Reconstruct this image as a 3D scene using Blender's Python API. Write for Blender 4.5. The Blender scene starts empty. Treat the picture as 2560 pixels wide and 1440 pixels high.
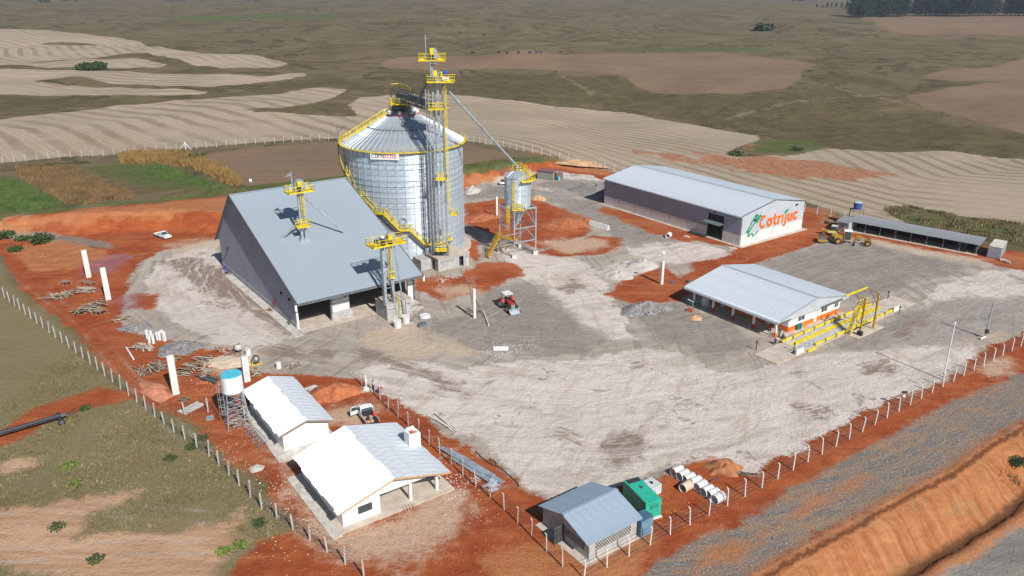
import bpy, math, random
import numpy as np
from mathutils import Matrix, Vector
random.seed(7); RNG=np.random.default_rng(11)
S=bpy.context.scene
COL=S.collection
# ---------------------------------------------------------------- camera, world, sun, exposure
FPX=2010.0; CAMH=55.0; PITCH=math.atan(775/2010.0)
CP,SP=math.cos(PITCH),math.sin(PITCH)
cam=bpy.data.cameras.new('camera'); co=bpy.data.objects.new('camera',cam); COL.objects.link(co)
cam.sensor_width=36; cam.lens=36*FPX/2560; cam.clip_start=1; cam.clip_end=20000
co.location=(0,0,CAMH); co.rotation_euler=(math.pi/2-PITCH,0,0); S.camera=co
SUN_EL=math.radians(40); SUN_AZ=math.radians(-58)     # azimuth measured from +X towards +Y
sdir=Vector((math.cos(SUN_EL)*math.cos(SUN_AZ),math.cos(SUN_EL)*math.sin(SUN_AZ),math.sin(SUN_EL)))
W=bpy.data.worlds.new('World'); S.world=W; W.use_nodes=True
nt=W.node_tree; bg=nt.nodes['Background']; sky=nt.nodes.new('ShaderNodeTexSky'); sky.sky_type='NISHITA'; sky.sun_disc=False
sky.sun_elevation=SUN_EL; sky.sun_rotation=math.pi/2-SUN_AZ; sky.altitude=500; sky.air_density=1.0; sky.dust_density=0.6
nt.links.new(sky.outputs[0],bg.inputs[0]); bg.inputs[1].default_value=0.060
sl=bpy.data.lights.new('sun','SUN'); sl.energy=4.75; sl.angle=math.radians(0.53); sl.color=(1.0,0.955,0.89)
so=bpy.data.objects.new('sun',sl); COL.objects.link(so); so.rotation_euler=(-sdir).to_track_quat('-Z','Y').to_euler()
so.location=(60,-60,120)
S.view_settings.view_transform='Standard'; S.view_settings.look='None'; S.view_settings.gamma=1
S.view_settings.exposure=0.36; S.view_settings.use_curve_mapping=False
S.render.resolution_x=1024; S.render.resolution_y=576
# ---------------------------------------------------------------- picture point -> place
def ray(px,py):
    u=(px-1280)/FPX; v=(py-720)/FPX
    return (u,CP-v*SP,-(SP+v*CP))
def G(px,py,z=0.0):
    r=ray(px,py); t=(z-CAMH)/r[2]; return (r[0]*t,r[1]*t)
def G3(px,py,z=0.0):
    x,y=G(px,py,z); return (x,y,z)
def zat(px,py,x,y):
    r=ray(px,py); return CAMH+r[2]/math.hypot(r[0],r[1])*math.hypot(x,y)
ANG=math.radians(36.2)
def rot(a):
    c,s=math.cos(a),math.sin(a); return lambda x,y:(c*x-s*y,s*x+c*y)
def local(ox,oy,ang,x,y):
    c,s=math.cos(ang),math.sin(ang); x-=ox;y-=oy; return (c*x+s*y,-s*x+c*y)
# ---------------------------------------------------------------- noise for the terrain
_perm=np.random.default_rng(3).permutation(512)
def vnoise(x,y,seed=0):
    xi=np.floor(x).astype(int); yi=np.floor(y).astype(int); xf=x-xi; yf=y-yi
    xf=xf*xf*(3-2*xf); yf=yf*yf*(3-2*yf)
    def h(a,b): return _perm[(_perm[(a+seed*17)%512]+b)%512]/511.0
    return (h(xi,yi)*(1-xf)+h(xi+1,yi)*xf)*(1-yf)+(h(xi,yi+1)*(1-xf)+h(xi+1,yi+1)*xf)*yf
def fbm(x,y,o=4,seed=0):
    t=0;a=.5
    for i in range(o): t=t+a*vnoise(x*2**i+13.7*i,y*2**i+7.1*i,seed+i); a*=.5
    return t
def sstep(a,b,x):
    t=np.clip((x-a)/(b-a),0,1); return t*t*(3-2*t)
def sdist(poly,x,y,lim=30):
    """signed distance to a closed polygon, positive inside"""
    p=np.array(poly,float); out=np.full(x.shape,-float(lim))
    m=(x>p[:,0].min()-lim)&(x<p[:,0].max()+lim)&(y>p[:,1].min()-lim)&(y<p[:,1].max()+lim)
    if not m.any(): return out
    X=x[m];Y=y[m]; d=np.full(X.shape,1e9); ins=np.zeros(X.shape,bool)
    for i in range(len(p)):
        a=p[i];b=p[(i+1)%len(p)]; e=b-a; L=max(e@e,1e-9)
        t=np.clip(((X-a[0])*e[0]+(Y-a[1])*e[1])/L,0,1)
        d=np.minimum(d,(X-a[0]-t*e[0])**2+(Y-a[1]-t*e[1])**2)
        c=((a[1]>Y)!=(b[1]>Y)); 
        if abs(e[1])>1e-9: ins^=c&(X<a[0]+(Y-a[1])/e[1]*e[0])
    d=np.sqrt(d); out[m]=np.clip(np.where(ins,d,-d),-lim,lim); return out
def ldist(line,x,y):
    """distance to an open line, signed by side"""
    p=np.array(line,float); d=np.full(x.shape,1e18); s=np.zeros(x.shape); along=np.zeros(x.shape)
    acc=0
    for i in range(len(p)-1):
        a=p[i];b=p[i+1]; e=b-a; L=max(e@e,1e-9); l=math.sqrt(L)
        t=((x-a[0])*e[0]+(y-a[1])*e[1])/L
        lo=-1e9 if i==0 else 0; hi=1e9 if i==len(p)-2 else 1
        t=np.clip(t,lo,hi); dx=x-a[0]-t*e[0]; dy=y-a[1]-t*e[1]; q=dx*dx+dy*dy
        m=q<d; d=np.where(m,q,d); s=np.where(m,np.sign(e[0]*dy-e[1]*dx),s); along=np.where(m,acc+t*l,along); acc+=l
    return np.sqrt(d)*s,along
FLAT=[G(*p) for p in [(-250,640),(0,600),(200,590),(420,580),(575,590),(700,560),(1165,470),(1260,455),(1345,440),(1400,425),(1500,438),(2030,545),(2100,555),(2600,640),(2900,760),(2560,1010),(2160,1250),(1850,1440),(1500,1600),(600,1600),(250,1300),(-250,1000)]]
CREST=[G(*p) for p in [(2800,960),(2560,1061),(2480,1105),(2391,1171),(2280,1228),(2177,1284),(2050,1350),(1896,1440),(1650,1590)]]
ROUGH=[[G(*p) for p in q] for q in [[(1190,515),(1225,500),(1330,497),(1395,522),(1460,552),(1465,588),(1400,605),(1350,612),(1345,560),(1250,560),(1190,560)],[(1700,372),(1850,385),(1960,395),(2060,405),(2210,438),(2120,450),(1950,440),(1780,405)],[(20,560),(200,530),(575,492),(560,530),(300,545),(100,565)],[(775,975),(830,950),(875,958),(858,998),(790,1008)],[(2560,905),(2355,1010),(2110,1145),(1900,1262),(1720,1350),(1640,1370),(1800,1290),(2100,1120),(2350,990),(2560,890)],[(1730,1175),(1800,1150),(1850,1180),(1880,1200),(1830,1225)],[(20,600),(180,590),(320,640),(200,690),(80,690)]]]
def hgt(x,y):
    x=np.asarray(x,float);y=np.asarray(y,float)
    d=np.hypot(x,y); sd=-sdist(FLAT,x,y,400)
    out=sstep(0,1,sd/1.0)
    # cut bank behind the grain shed and silo: field lies higher
    wl=sstep(45,-5,x)*sstep(120,165,y-0.25*x)
    z=3.8*sstep(.5,6.5,sd+1.5*(fbm(x/3,y/3,3,77)-.45))*wl
    far=sstep(170,420,d)*sstep(4,90,sd)
    z=z+far*(18*(fbm(x/210,y/210,3,5)-.47)+7.0*(fbm(x/55,y/70,3,9)-.45))
    z=z+sstep(700,1600,d)*(34*(fbm(x/900,y/700,3,21)-.45))
    # creek valley
    cr,_=ldist([(-30,900),(-55,560),(-10,420),(70,370),(130,330),(160,290),(330,300)],x,y)
    z=z-sstep(200,300,d)*4.5*np.exp(-(cr/38)**2)
    # road cutting in the front right corner: small scarp, rilled slope, ditch, low ridge, road
    c,al=ldist(CREST,x,y)
    c=c+.9*(fbm(al/3.5,al*0+2,3,51)-.45)*sstep(-3,0,c)
    z=z-.7*sstep(0.0,.7,c)-3.3*sstep(.9,5.0,c)-.5*np.exp(-((c-5.5)/.7)**2)+.4*np.exp(-((c-6.8)/.7)**2)
    z=z+.55*(fbm(al/1.3,c/7,3,52)-.45)*sstep(.5,1.5,c)*sstep(5.6,4.2,c)
    rg=np.full(x.shape,-6.0)
    for p in ROUGH: rg=np.maximum(rg,sdist(p,x,y,6))
    z=z+sstep(0,1.5,rg)*(.9*(fbm(x/3.2,y/3.2,4,53)-.45)+.35*(fbm(x/1.1,y/1.1,2,54)-.45))
    z=z+0.12*(fbm(x/6,y/6,3,31)-.45)*sstep(0,3,sd)
    return z
_h=np.vectorize(lambda a,b:0)
def GT(px,py,far=False):
    """place where the sight line of a picture point meets the terrain"""
    r=np.array(ray(px,py)); t0=(3-CAMH)/r[2]*.85 if not far else 200
    if r[2]>=-0.004: t=np.linspace(200,5200,1500)
    else: t=np.linspace(max(20,t0*.6),min((-25-CAMH)/r[2]*1.3,5500),900)
    X=r[0]*t;Y=r[1]*t;Z=CAMH+r[2]*t; below=Z<hgt(X,Y)
    if not below.any(): k=len(t)-1
    else: k=int(np.argmax(below))
    if k>0:
        a,b=t[k-1],t[k]
        tt=np.linspace(a,b,40); bb=(CAMH+r[2]*tt)<hgt(r[0]*tt,r[1]*tt)
        tk=tt[int(np.argmax(bb))] if bb.any() else b
    else: tk=t[0]
    return (float(r[0]*tk),float(r[1]*tk))
def GZ(px,py):
    x,y=GT(px,py); return (x,y,float(hgt(x,y)))
# ---------------------------------------------------------------- mesh builder
class MB:
    def __init__(s): s.v=[];s.f=[]
    def add(s,vs,fs):
        o=len(s.v); s.v+= [tuple(p) for p in vs]; s.f+=[tuple(i+o for i in f) for f in fs]; return s
    def box(s,x0,x1,y0,y1,z0,z1):
        return s.add([(x0,y0,z0),(x1,y0,z0),(x1,y1,z0),(x0,y1,z0),(x0,y0,z1),(x1,y0,z1),(x1,y1,z1),(x0,y1,z1)],
            [(3,2,1,0),(4,5,6,7),(0,1,5,4),(1,2,6,5),(2,3,7,6),(3,0,4,7)])
    def bar(s,p,q,w,h=None):
        h=h or w; p=Vector(p);q=Vector(q); d=(q-p)
        if d.length<1e-6: return s
        d.normalize(); up=Vector((0,0,1)) if abs(d.z)<.97 else Vector((0,1,0))
        a=d.cross(up).normalized(); b=a.cross(d).normalized(); a=a*w/2; b=b*h/2
        return s.add([p-a-b,p+a-b,p+a+b,p-a+b,q-a-b,q+a-b,q+a+b,q-a+b],
            [(0,1,2,3),(7,6,5,4),(0,4,5,1),(1,5,6,2),(2,6,7,3),(3,7,4,0)])
    def tube(s,p,q,r,r2=None,n=8,cap=True):
        r2=r if r2 is None else r2; p=Vector(p);q=Vector(q); d=(q-p).normalized()
        up=Vector((0,0,1)) if abs(d.z)<.97 else Vector((1,0,0)); a=d.cross(up).normalized(); b=d.cross(a).normalized()
        vs=[]
        for P_,R_ in ((p,r),(q,r2)):
            for i in range(n):
                t=2*math.pi*i/n; vs.append(P_+a*math.cos(t)*R_+b*math.sin(t)*R_)
        fs=[(i,(i+1)%n,n+(i+1)%n,n+i) for i in range(n)]
        if cap: fs+=[tuple(reversed(range(n))),tuple(range(n,2*n))]
        return s.add(vs,fs)
    def path(s,pts,w,round_=False):
        for a,b in zip(pts,pts[1:]):
            s.tube(a,b,w/2,n=6) if round_ else s.bar(a,b,w)
        return s
    def prism(s,pts,a,b,axis='y'):
        """outline in the plane across axis, swept from a to b"""
        n=len(pts); f={'y':lambda u,v,w:(u,w,v),'x':lambda u,v,w:(w,u,v),'z':lambda u,v,w:(u,v,w)}[axis]
        vs=[f(u,v,a) for u,v in pts]+[f(u,v,b) for u,v in pts]
        return s.add(vs,[tuple(range(n)),tuple(reversed(range(n,2*n)))]+[(i,n+i,n+(i+1)%n,(i+1)%n) for i in range(n)])
    def lathe(s,prof,n=24,cx=0,cy=0,a0=0,a1=2*math.pi):
        full=abs(a1-a0-2*math.pi)<1e-6; m=n if full else n+1; vs=[];fs=[]
        for r,z in prof:
            for i in range(m):
                t=a0+(a1-a0)*i/n; vs.append((cx+r*math.cos(t),cy+r*math.sin(t),z))
        for k in range(len(prof)-1):
            for i in range(n):
                j=(i+1)%m if full else i+1
                fs.append((k*m+i,k*m+j,(k+1)*m+j,(k+1)*m+i))
        return s.add(vs,fs)
    def blob(s,c,rx,ry,rz,n=1,j=.15):
        t=(1+5**.5)/2
        vs=[(-1,t,0),(1,t,0),(-1,-t,0),(1,-t,0),(0,-1,t),(0,1,t),(0,-1,-t),(0,1,-t),(t,0,-1),(t,0,1),(-t,0,-1),(-t,0,1)]
        fs=[(0,11,5),(0,5,1),(0,1,7),(0,7,10),(0,10,11),(1,5,9),(5,11,4),(11,10,2),(10,7,6),(7,1,8),(3,9,4),(3,4,2),(3,2,6),(3,6,8),(3,8,9),(4,9,5),(2,4,11),(6,2,10),(8,6,7),(9,8,1)]
        vv=[]
        for p in vs:
            k=1/1.9*(1+random.uniform(-j,j)); vv.append((c[0]+p[0]*k*rx,c[1]+p[1]*k*ry,c[2]+p[2]*k*rz))
        return s.add(vv,fs)
    def mesh(s,name,mat,smooth=False):
        me=bpy.data.meshes.new(name); me.from_pydata(s.v,[],s.f); me.update()
        for m in (mat if isinstance(mat,(list,tuple)) else [mat]): me.materials.append(m)
        if smooth: me.shade_smooth()
        return me
    def build(s,name,mat,parent=None,smooth=False,**k):
        return put(name,s.mesh(name,mat,smooth),parent,**k)
def put(name,me,parent=None,M=None,**k):
    o=bpy.data.objects.new(name,me); COL.objects.link(o)
    if parent is not None: o.parent=parent
    if M is not None: o.matrix_basis=M
    for a,b in k.items(): o[a]=b
    return o
def fixn(o):
    import bmesh
    bm=bmesh.new(); bm.from_mesh(o.data); bmesh.ops.recalc_face_normals(bm,faces=bm.faces); bm.to_mesh(o.data); bm.free(); return o
def thing(name,label,cat,x=0,y=0,z=0,ang=0,group=None):
    o=bpy.data.objects.new(name,None); COL.objects.link(o); o.empty_display_size=.5
    o.location=(x,y,z); o.rotation_euler=(0,0,ang); o['label']=label; o['category']=cat
    if group: o['group']=group
    return o
def tag(o,label,cat,group=None,kind=None):
    o['label']=label; o['category']=cat
    if group:o['group']=group
    if kind:o['kind']=kind
    return o
def clone(t,x,y,z,ang,label=None,scale=None):
    c=t.copy(); COL.objects.link(c); c.location=(x,y,z); c.rotation_euler=(0,0,ang)
    if scale: c.scale=(scale,)*3 if not isinstance(scale,tuple) else scale
    if label: c['label']=label
    for ch in list(t.children):
        d=ch.copy(); COL.objects.link(d); d.parent=c
        for g in list(ch.children):
            e=g.copy(); COL.objects.link(e); e.parent=d
    return c
# ---------------------------------------------------------------- materials
MATS={}
def mat(name,col,rough=.7,metal=0.0,var=.12,scale=1.5,bump=0.0,bscale=20,col2=None,spec=None,stretch=None,aniso=False):
    if name in MATS: return MATS[name]
    m=bpy.data.materials.new(name); m.use_nodes=True; n=m.node_tree; b=n.nodes['Principled BSDF']; L=n.links.new
    b.inputs['Roughness'].default_value=rough; b.inputs['Metallic'].default_value=metal
    if spec is not None: b.inputs['Specular IOR Level'].default_value=spec
    tc=n.nodes.new('ShaderNodeTexCoord'); src=tc.outputs['Object']
    if stretch:
        mp=n.nodes.new('ShaderNodeMapping'); mp.inputs['Scale'].default_value=stretch; L(src,mp.inputs[0]); src=mp.outputs[0]
    nz=n.nodes.new('ShaderNodeTexNoise'); nz.inputs['Scale'].default_value=scale; nz.inputs['Detail'].default_value=5; nz.inputs['Roughness'].default_value=.65; L(src,nz.inputs[0])
    mx=n.nodes.new('ShaderNodeMix'); mx.data_type='RGBA'
    c2=col2 or tuple(c*(1-var*2.2) for c in col); c1=tuple(min(1,c*(1+var*.6)) for c in col)
    mx.inputs[6].default_value=(*c2,1); mx.inputs[7].default_value=(*c1,1)
    mr=n.nodes.new('ShaderNodeMapRange'); mr.inputs[1].default_value=.35; mr.inputs[2].default_value=.65
    L(nz.outputs[0],mr.inputs[0]); L(mr.outputs[0],mx.inputs[0]); L(mx.outputs[2],b.inputs['Base Color'])
    mr2=n.nodes.new('ShaderNodeMapRange'); mr2.inputs[3].default_value=max(.05,rough-.07); mr2.inputs[4].default_value=min(1,rough+.1)
    L(nz.outputs[0],mr2.inputs[0]); L(mr2.outputs[0],b.inputs['Roughness'])
    if bump:
        n2=n.nodes.new('ShaderNodeTexNoise'); n2.inputs['Scale'].default_value=bscale; n2.inputs['Detail'].default_value=4; L(src,n2.inputs[0])
        bp=n.nodes.new('ShaderNodeBump'); bp.inputs['Strength'].default_value=bump; bp.inputs['Distance'].default_value=.05; L(n2.outputs[0],bp.inputs['Height']); L(bp.outputs[0],b.inputs['Normal'])
    MATS[name]=m; return m
M_YEL=mat('yellow_paint',(.76,.58,.02),.5,0,.18,1.6)
M_YELD=mat('dull_yellow_paint',(.50,.30,.02),.5,0,.25,3)
M_ZINC=mat('galvanised_steel',(.44,.49,.54),.40,.45,.14,1.2)
M_ZINCD=mat('dark_galvanised_steel',(.20,.22,.24),.5,.5,.2,2)
M_SILO=mat('silo_steel',(.58,.67,.75),.29,.45,.08,.5,col2=(.40,.47,.53),stretch=(1,1,3))
M_SROOF=mat('silo_roof_steel',(.56,.61,.66),.36,.6,.08,.5)
M_ROOF=mat('bluish_roof_sheet',(.37,.43,.49),.42,.25,.05,.12,stretch=(1,.2,1))
M_ROOFW=mat('pale_roof_sheet',(.62,.68,.735),.34,.5,.04,.2)
M_ROOFN=mat('bright_aluminium_sheet',(.82,.87,.92),.37,.60,.15,1.2,stretch=(5,.25,1))
M_ROOFG=mat('generator_roof_sheet',(.42,.52,.62),.40,.4,.05,.5)
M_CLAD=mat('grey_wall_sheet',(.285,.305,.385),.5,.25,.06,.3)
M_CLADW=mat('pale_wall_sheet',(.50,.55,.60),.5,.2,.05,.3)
M_CONC=mat('pale_concrete',(.52,.49,.45),.9,0,.14,.8,bump=.2)
M_CONCG=mat('grey_render',(.40,.39,.385),.9,0,.12,1.2,bump=.2)
M_CONCW=mat('whitewashed_concrete',(.66,.64,.61),.85,0,.08,1.0)
M_WHITE=mat('white_paint',(.78,.78,.77),.6,0,.04,1.2)
M_SLAB=mat('sandy_concrete_slab',(.50,.43,.36),.9,0,.12,.6,bump=.1)
M_POST=mat('precast_post',(.46,.43,.40),.85,0,.1,3)
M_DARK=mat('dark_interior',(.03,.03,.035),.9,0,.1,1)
M_BLACK=mat('black_rubber',(.025,.025,.027),.8,0,.1,4)
M_ORANGE=mat('orange_paint',(.75,.16,.02),.6,0,.05,1)
M_LOGO_O=mat('orange_lettering',(.85,.15,.01),.5,0,.02,1)
M_LOGO_G=mat('green_emblem_paint',(.01,.26,.15),.5,0,.03,1)
M_RED=mat('red_paint',(.42,.025,.025),.4,0,.1,3)
M_GLASS=mat('window_glass',(.05,.07,.08),.12,0,.1,2,spec=.6)
M_WOOD=mat('weathered_wood',(.30,.23,.17),.9,0,.3,3,col2=(.14,.10,.075),stretch=(1,6,6))
M_WOODN=mat('fresh_sawn_wood',(.50,.33,.18),.85,0,.15,3)
M_BRICK=mat('clay_brick',(.50,.16,.07),.9,0,.2,5)
M_CABLE=mat('dark_cable',(.06,.055,.05),.7)
M_HOSE=mat('tan_hose',(.36,.27,.18),.8)
M_GRASS=mat('dry_grass',(.17,.14,.06),.9,0,.3,.15,col2=(.09,.085,.03))
M_STRAW=mat('straw_grass',(.30,.19,.06),.9,0,.3,.4,col2=(.17,.10,.03))
M_GREEN=mat('green_crop',(.085,.13,.03),.9,0,.3,.3,col2=(.04,.085,.015))
M_LEAF=mat('leaf',(.05,.085,.022),.9,0,.3,.8,col2=(.025,.045,.012))
M_PINE=mat('pine_needles',(.018,.040,.022),.9,0,.3,.2,col2=(.008,.02,.012))
M_TRUNK=mat('bark',(.12,.085,.06),.95,0,.2,2)
M_TEAL=mat('green_generator_paint',(.03,.40,.28),.45,0,.06,1)
M_BLUET=mat('blue_plastic_lid',(.08,.50,.66),.6,0,.15,3)
M_BLUE=mat('blue_plastic',(.03,.09,.30),.5,0,.1,2)
M_SHIRTB=mat('blue_cloth',(.02,.07,.38),.9)
M_SHIRTR=mat('red_cloth',(.65,.04,.05),.9)
M_SHIRTW=mat('white_cloth',(.65,.65,.66),.9)
M_SHIRTD=mat('dark_cloth',(.03,.035,.06),.9)
M_SHIRTG=mat('green_cloth',(.02,.20,.09),.9)
M_SKIN=mat('skin',(.42,.23,.15),.7)
M_HAIR=mat('hair',(.02,.015,.01),.8)
M_CARW=mat('white_car_paint',(.75,.76,.78),.25,0,.03,2)
M_CARD=mat('dark_car_paint',(.03,.03,.035),.3,0,.05,2)
M_STONE=mat('crushed_stone',(.25,.24,.235),.95,0,.35,2.5,col2=(.11,.105,.105),bump=.6,bscale=6)
M_PALEST=mat('pale_stone_dust',(.44,.415,.39),.95,0,.12,1,bump=.4,bscale=5)
M_EARTH=mat('red_earth_heap',(.42,.135,.055),.95,0,.2,1,bump=.5,bscale=4)
M_SAND=mat('sand_heap',(.50,.32,.19),.95,0,.15,1,bump=.4,bscale=5)
M_PIPE=mat('concrete_pipe',(.66,.66,.65),.8,0,.08,2)
# ---------------------------------------------------------------- ground: areas laid out on the terrain
def PX(*pts): return [GT(px,py) for px,py in pts]
def PF(*pts): return [G(px,py) for px,py in pts]
STUB_A=PX((-300,330),(0,300),(300,262),(560,243),(700,235),(760,222),(800,218),(872,224),(790,257),(700,270),(600,272),(640,280),(900,292),(870,262),(900,243),(1000,236),(1130,236),(1400,268),(1560,280),(1690,305),(1800,325),(1890,338),(1905,350),(1850,378),(1960,392),(2057,371),(2351,376),(2560,399),(2800,410),(2800,640),(2560,585),(2300,560),(2110,540),(2000,500),(1700,450),(1530,430),(1420,402),(1300,375),(1160,352),(850,345),(600,360),(300,385),(0,408),(-300,440))
STUB_B=PX((-200,60),(0,72),(211,84),(352,105),(411,120),(457,127),(633,137),(724,160),(686,169),(563,171),(492,165),(422,144),(369,132),(299,135),(141,151),(35,162),(-200,166))
STUB_C=PX((46,162),(225,147),(334,145),(418,162),(404,169),(334,170),(197,166),(105,170))
STUB_D=PX((-200,172),(0,172),(176,174),(316,178),(527,185),(668,192),(700,186),(724,182),(756,183),(770,188),(721,199),(668,204),(605,211),(527,218),(422,216),(299,211),(246,202),(218,193),(176,191),(134,197),(84,204),(176,214),(316,220),(457,223),(531,230),(492,237),(352,239),(0,235),(-200,236))
HOLES=[PX((81,109),(170,105),(270,114),(170,114)),PX((1815,382),(1905,345),(2050,350),(2080,368),(2000,384),(1900,392),(1840,392)),PX((2206,521),(2261,514),(2397,539),(2560,560),(2700,580),(2700,640),(2560,618),(2400,580),(2260,555))]
PINK=[PX((948,158),(1010,141),(1200,138),(1400,137),(1600,133),(1800,130),(1890,140),(1960,148),(2010,153),(2040,160),(2030,172),(2005,178),(2000,200),(1960,222),(1850,235),(1700,237),(1640,233),(1590,215),(1560,190),(1500,180),(1400,177),(1200,172),(1080,175),(960,168)),
 PX((2300,190),(2400,170),(2700,140),(2700,203),(2400,203),(2330,198)),PX((2260,240),(2350,225),(2700,190),(2700,370),(2560,335),(2480,315),(2400,290),(2300,265)),
 PX((2140,43),(2700,30),(2700,90),(2300,88),(2200,70)),PX((480,392),(600,372),(850,352),(1158,360),(1290,392),(1155,415),(860,440),(620,466),(560,440),(500,410))]
GREEN=[PX((-200,430),(0,440),(60,450),(160,505),(160,522),(60,545),(-200,560)),PX((200,418),(330,408),(600,470),(545,482),(380,470),(260,440)),PX((1155,412),(1290,394),(1390,401),(1370,412),(1250,425),(1155,440)),PX((150,518),(400,498),(580,474),(620,465),(860,440),(860,450),(585,486),(300,516),(100,538)),
PX((1500,120),(1800,118),(1950,130),(1800,128)),PX((1850,378),(1900,352),(2040,352),(2060,372),(1950,385)),PX((420,45),(700,35),(950,40),(800,46),(560,52)),PX((2200,535),(2350,545),(2560,575),(2560,590),(2300,560))]
RED=[PX((-300,560),(0,553),(200,522),(400,505),(585,486),(860,455),(1160,438),(1250,428),(1385,403),(1420,402),(1530,432),(1700,455),(2005,512),(2060,530),(2110,552),(2300,590),(2560,632),(2800,680),(2800,900),(2560,1061),(2480,1105),(2391,1171),(2280,1228),(2177,1284),(2050,1350),(1896,1440),(1650,1590),(700,1590),(560,1440),(600,1390),(640,1350),(770,1335),(700,1262),(640,1190),(560,1150),(500,1062),(430,1040),(360,1005),(290,940),(220,875),(190,830),(100,765),(60,730),(0,640),(-300,560)),
 
 PF((-100,1120),(0,1076),(92,1018),(153,1000),(250,965),(360,985),(300,1003),(140,1045),(60,1095),(-100,1160)),PF((740,1330),(650,1350),(590,1400),(560,1500),(1000,1500))]
GREY=[PF((565,590),(480,612),(400,628),(340,660),(310,740),(300,800),(345,835),(430,850),(520,870),(600,885),(640,930),(720,930),(800,940),(900,950),(960,985),(1060,1035),(1100,1085),(1200,1130),(1270,1185),(1375,1272),(1480,1240),(1560,1215),(1640,1200),(1660,1260),(1700,1240),(1690,1185),(1720,1150),(1800,1150),(1850,1180),(1880,1197),(1960,1140),(2060,1090),(2200,1010),(2350,950),(2440,890),(2500,855),(2700,780),(2700,700),(2500,665),(2440,648),(2300,625),(2170,598),(2060,600),(1960,635),(1880,660),(1830,690),(1760,690),(1700,640),(1850,630),(1830,618),(1700,595),(1600,560),(1505,505),(1512,450),(1400,428),(1290,440),(1165,470),(1100,640),(740,830)),
 ]
PALE=[PF((545,605),(470,625),(400,655),(360,700),(380,760),(430,800),(520,850),(640,880),(740,840),(560,690)),
 PF((1300,635),(1420,640),(1480,662),(1520,720),(1560,790),(1585,845),(1490,850),(1420,790),(1350,730),(1290,690)),
 PF((880,930),(980,900),(1060,905),(1150,925),(1200,905),(1450,900),(1620,870),(1700,880),(1800,930),(1900,920),(2000,890),(2140,880),(2300,800),(2330,720),(2400,690),(2700,650),(2700,740),(2440,850),(2440,890),(2350,950),(2200,1010),(2060,1090),(1960,1140),(1880,1195),(1800,1150),(1720,1150),(1640,1190),(1480,1235),(1380,1262),(1270,1170),(1200,1100),(1100,1060),(1060,1030),(960,985)),
 PF((1490,680),(1560,650),(1640,655),(1652,680),(1560,703),(1510,697)),PX((1395,432),(1480,438),(1508,450),(1500,462),(1390,447)),PF((1335,472),(1380,466),(1440,480),(1460,502),(1340,492)),PF((1560,600),(1760,610),(1850,640),(1690,660),(1580,640)),PF((1230,620),(1290,625),(1420,660),(1300,690))]
DARK=[PF((1060,800),(1180,785),(1225,720),(1330,700),(1385,735),(1450,800),(1520,850),(1450,885),(1300,895),(1180,870),(1100,830)),
 PF((1900,655),(2030,612),(2160,602),(2300,640),(2440,668),(2300,700),(2200,740),(2120,745),(2000,705)),
 PF((2080,870),(2230,790),(2400,745),(2600,740),(2600,800),(2440,862),(2300,870),(2200,885)),
 PF((1165,480),(1260,462),(1400,480),(1500,510),(1600,570),(1680,600),(1580,620),(1480,560),(1400,510),(1300,490),(1165,500)),PX((1340,460),(1400,445),(1510,455),(1505,500),(1400,490)),PF((1540,750),(1700,760),(1800,800),(1900,850),(1800,890),(1640,850))]
BROWN=[PF((400,655),(480,645),(560,670),(620,720),(700,785),(715,830),(640,800),(560,745),(470,705)),PF((880,868),(950,868),(1000,900),(1060,930),(1155,962),(1150,982),(1100,970),(1000,925),(900,892)),PF((1490,1100),(1560,1090),(1620,1110),(1610,1140),(1540,1160),(1490,1140)),PF((1990,1020),(2060,1010),(2100,1030),(2030,1050)),PF((2140,910),(2230,900),(2240,930),(2160,950)),PF((640,870),(720,860),(860,880),(800,900),(700,900)),PF((2240,820),(2330,780),(2340,790),(2260,840)),PF((1390,720),(1440,700),(1470,715),(1420,740)),PF((1330,1270),(1400,1240),(1420,1262),(1360,1300))]
RED2=[PF((1160,512),(1240,497),(1330,492),(1400,520),(1472,550),(1472,590),(1400,612),(1345,625),(1290,600),(1200,575),(1160,562)),PF((1345,632),(1400,610),(1480,588),(1545,595),(1562,613),(1500,637),(1400,645)),PF((1035,695),(1150,690),(1200,655),(1290,655),(1305,690),(1200,730),(1100,752),(1040,725)),PF((1165,600),(1185,600),(1200,650),(1180,665)),
 PF((1500,512),(1745,592),(1720,603),(1640,588),(1500,527)),PF((2010,576),(2072,574),(2050,602),(1960,634),(1880,658),(1820,685),(1735,702),(1740,735),(1690,752),(1640,762),(1560,756),(1515,735),(1560,700),(1660,662),(1700,692),(1850,622)),PF((760,970),(830,945),(880,955),(860,1000),(790,1010)),PF((1400,1240),(1470,1225),(1500,1300),(1380,1290)),PF((1620,1200),(1700,1180),(1790,1145),(1850,1180),(1880,1200),(1700,1300),(1650,1280)),PF((330,735),(400,740),(380,770),(330,770)),PF((2330,600),(2620,665),(2600,690),(2420,640))]
TAN=[PF((1350,607),(1440,592),(1500,600),(1530,615),(1420,634)),PF((520,908),(580,885),(645,888),(640,915),(560,935)),PF((420,612),(560,590),(560,610),(440,640)),PF((930,835),(1000,805),(1080,850),(1180,882),(1000,895),(900,860)),PF((760,1050),(900,1000),(960,1010),(900,1060)),PF((2180,600),(2460,648),(2400,652),(2200,615)),PF((2400,860),(2500,830),(2480,850)),PF((2450,910),(2520,895),(2540,935),(2480,945)),PF((640,1040),(700,1100),(820,1330),(860,1340),(1150,1225),(1200,1300),(1000,1420),(800,1380)),PF((1100,720),(1180,700),(1190,730),(1110,745))]
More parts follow.
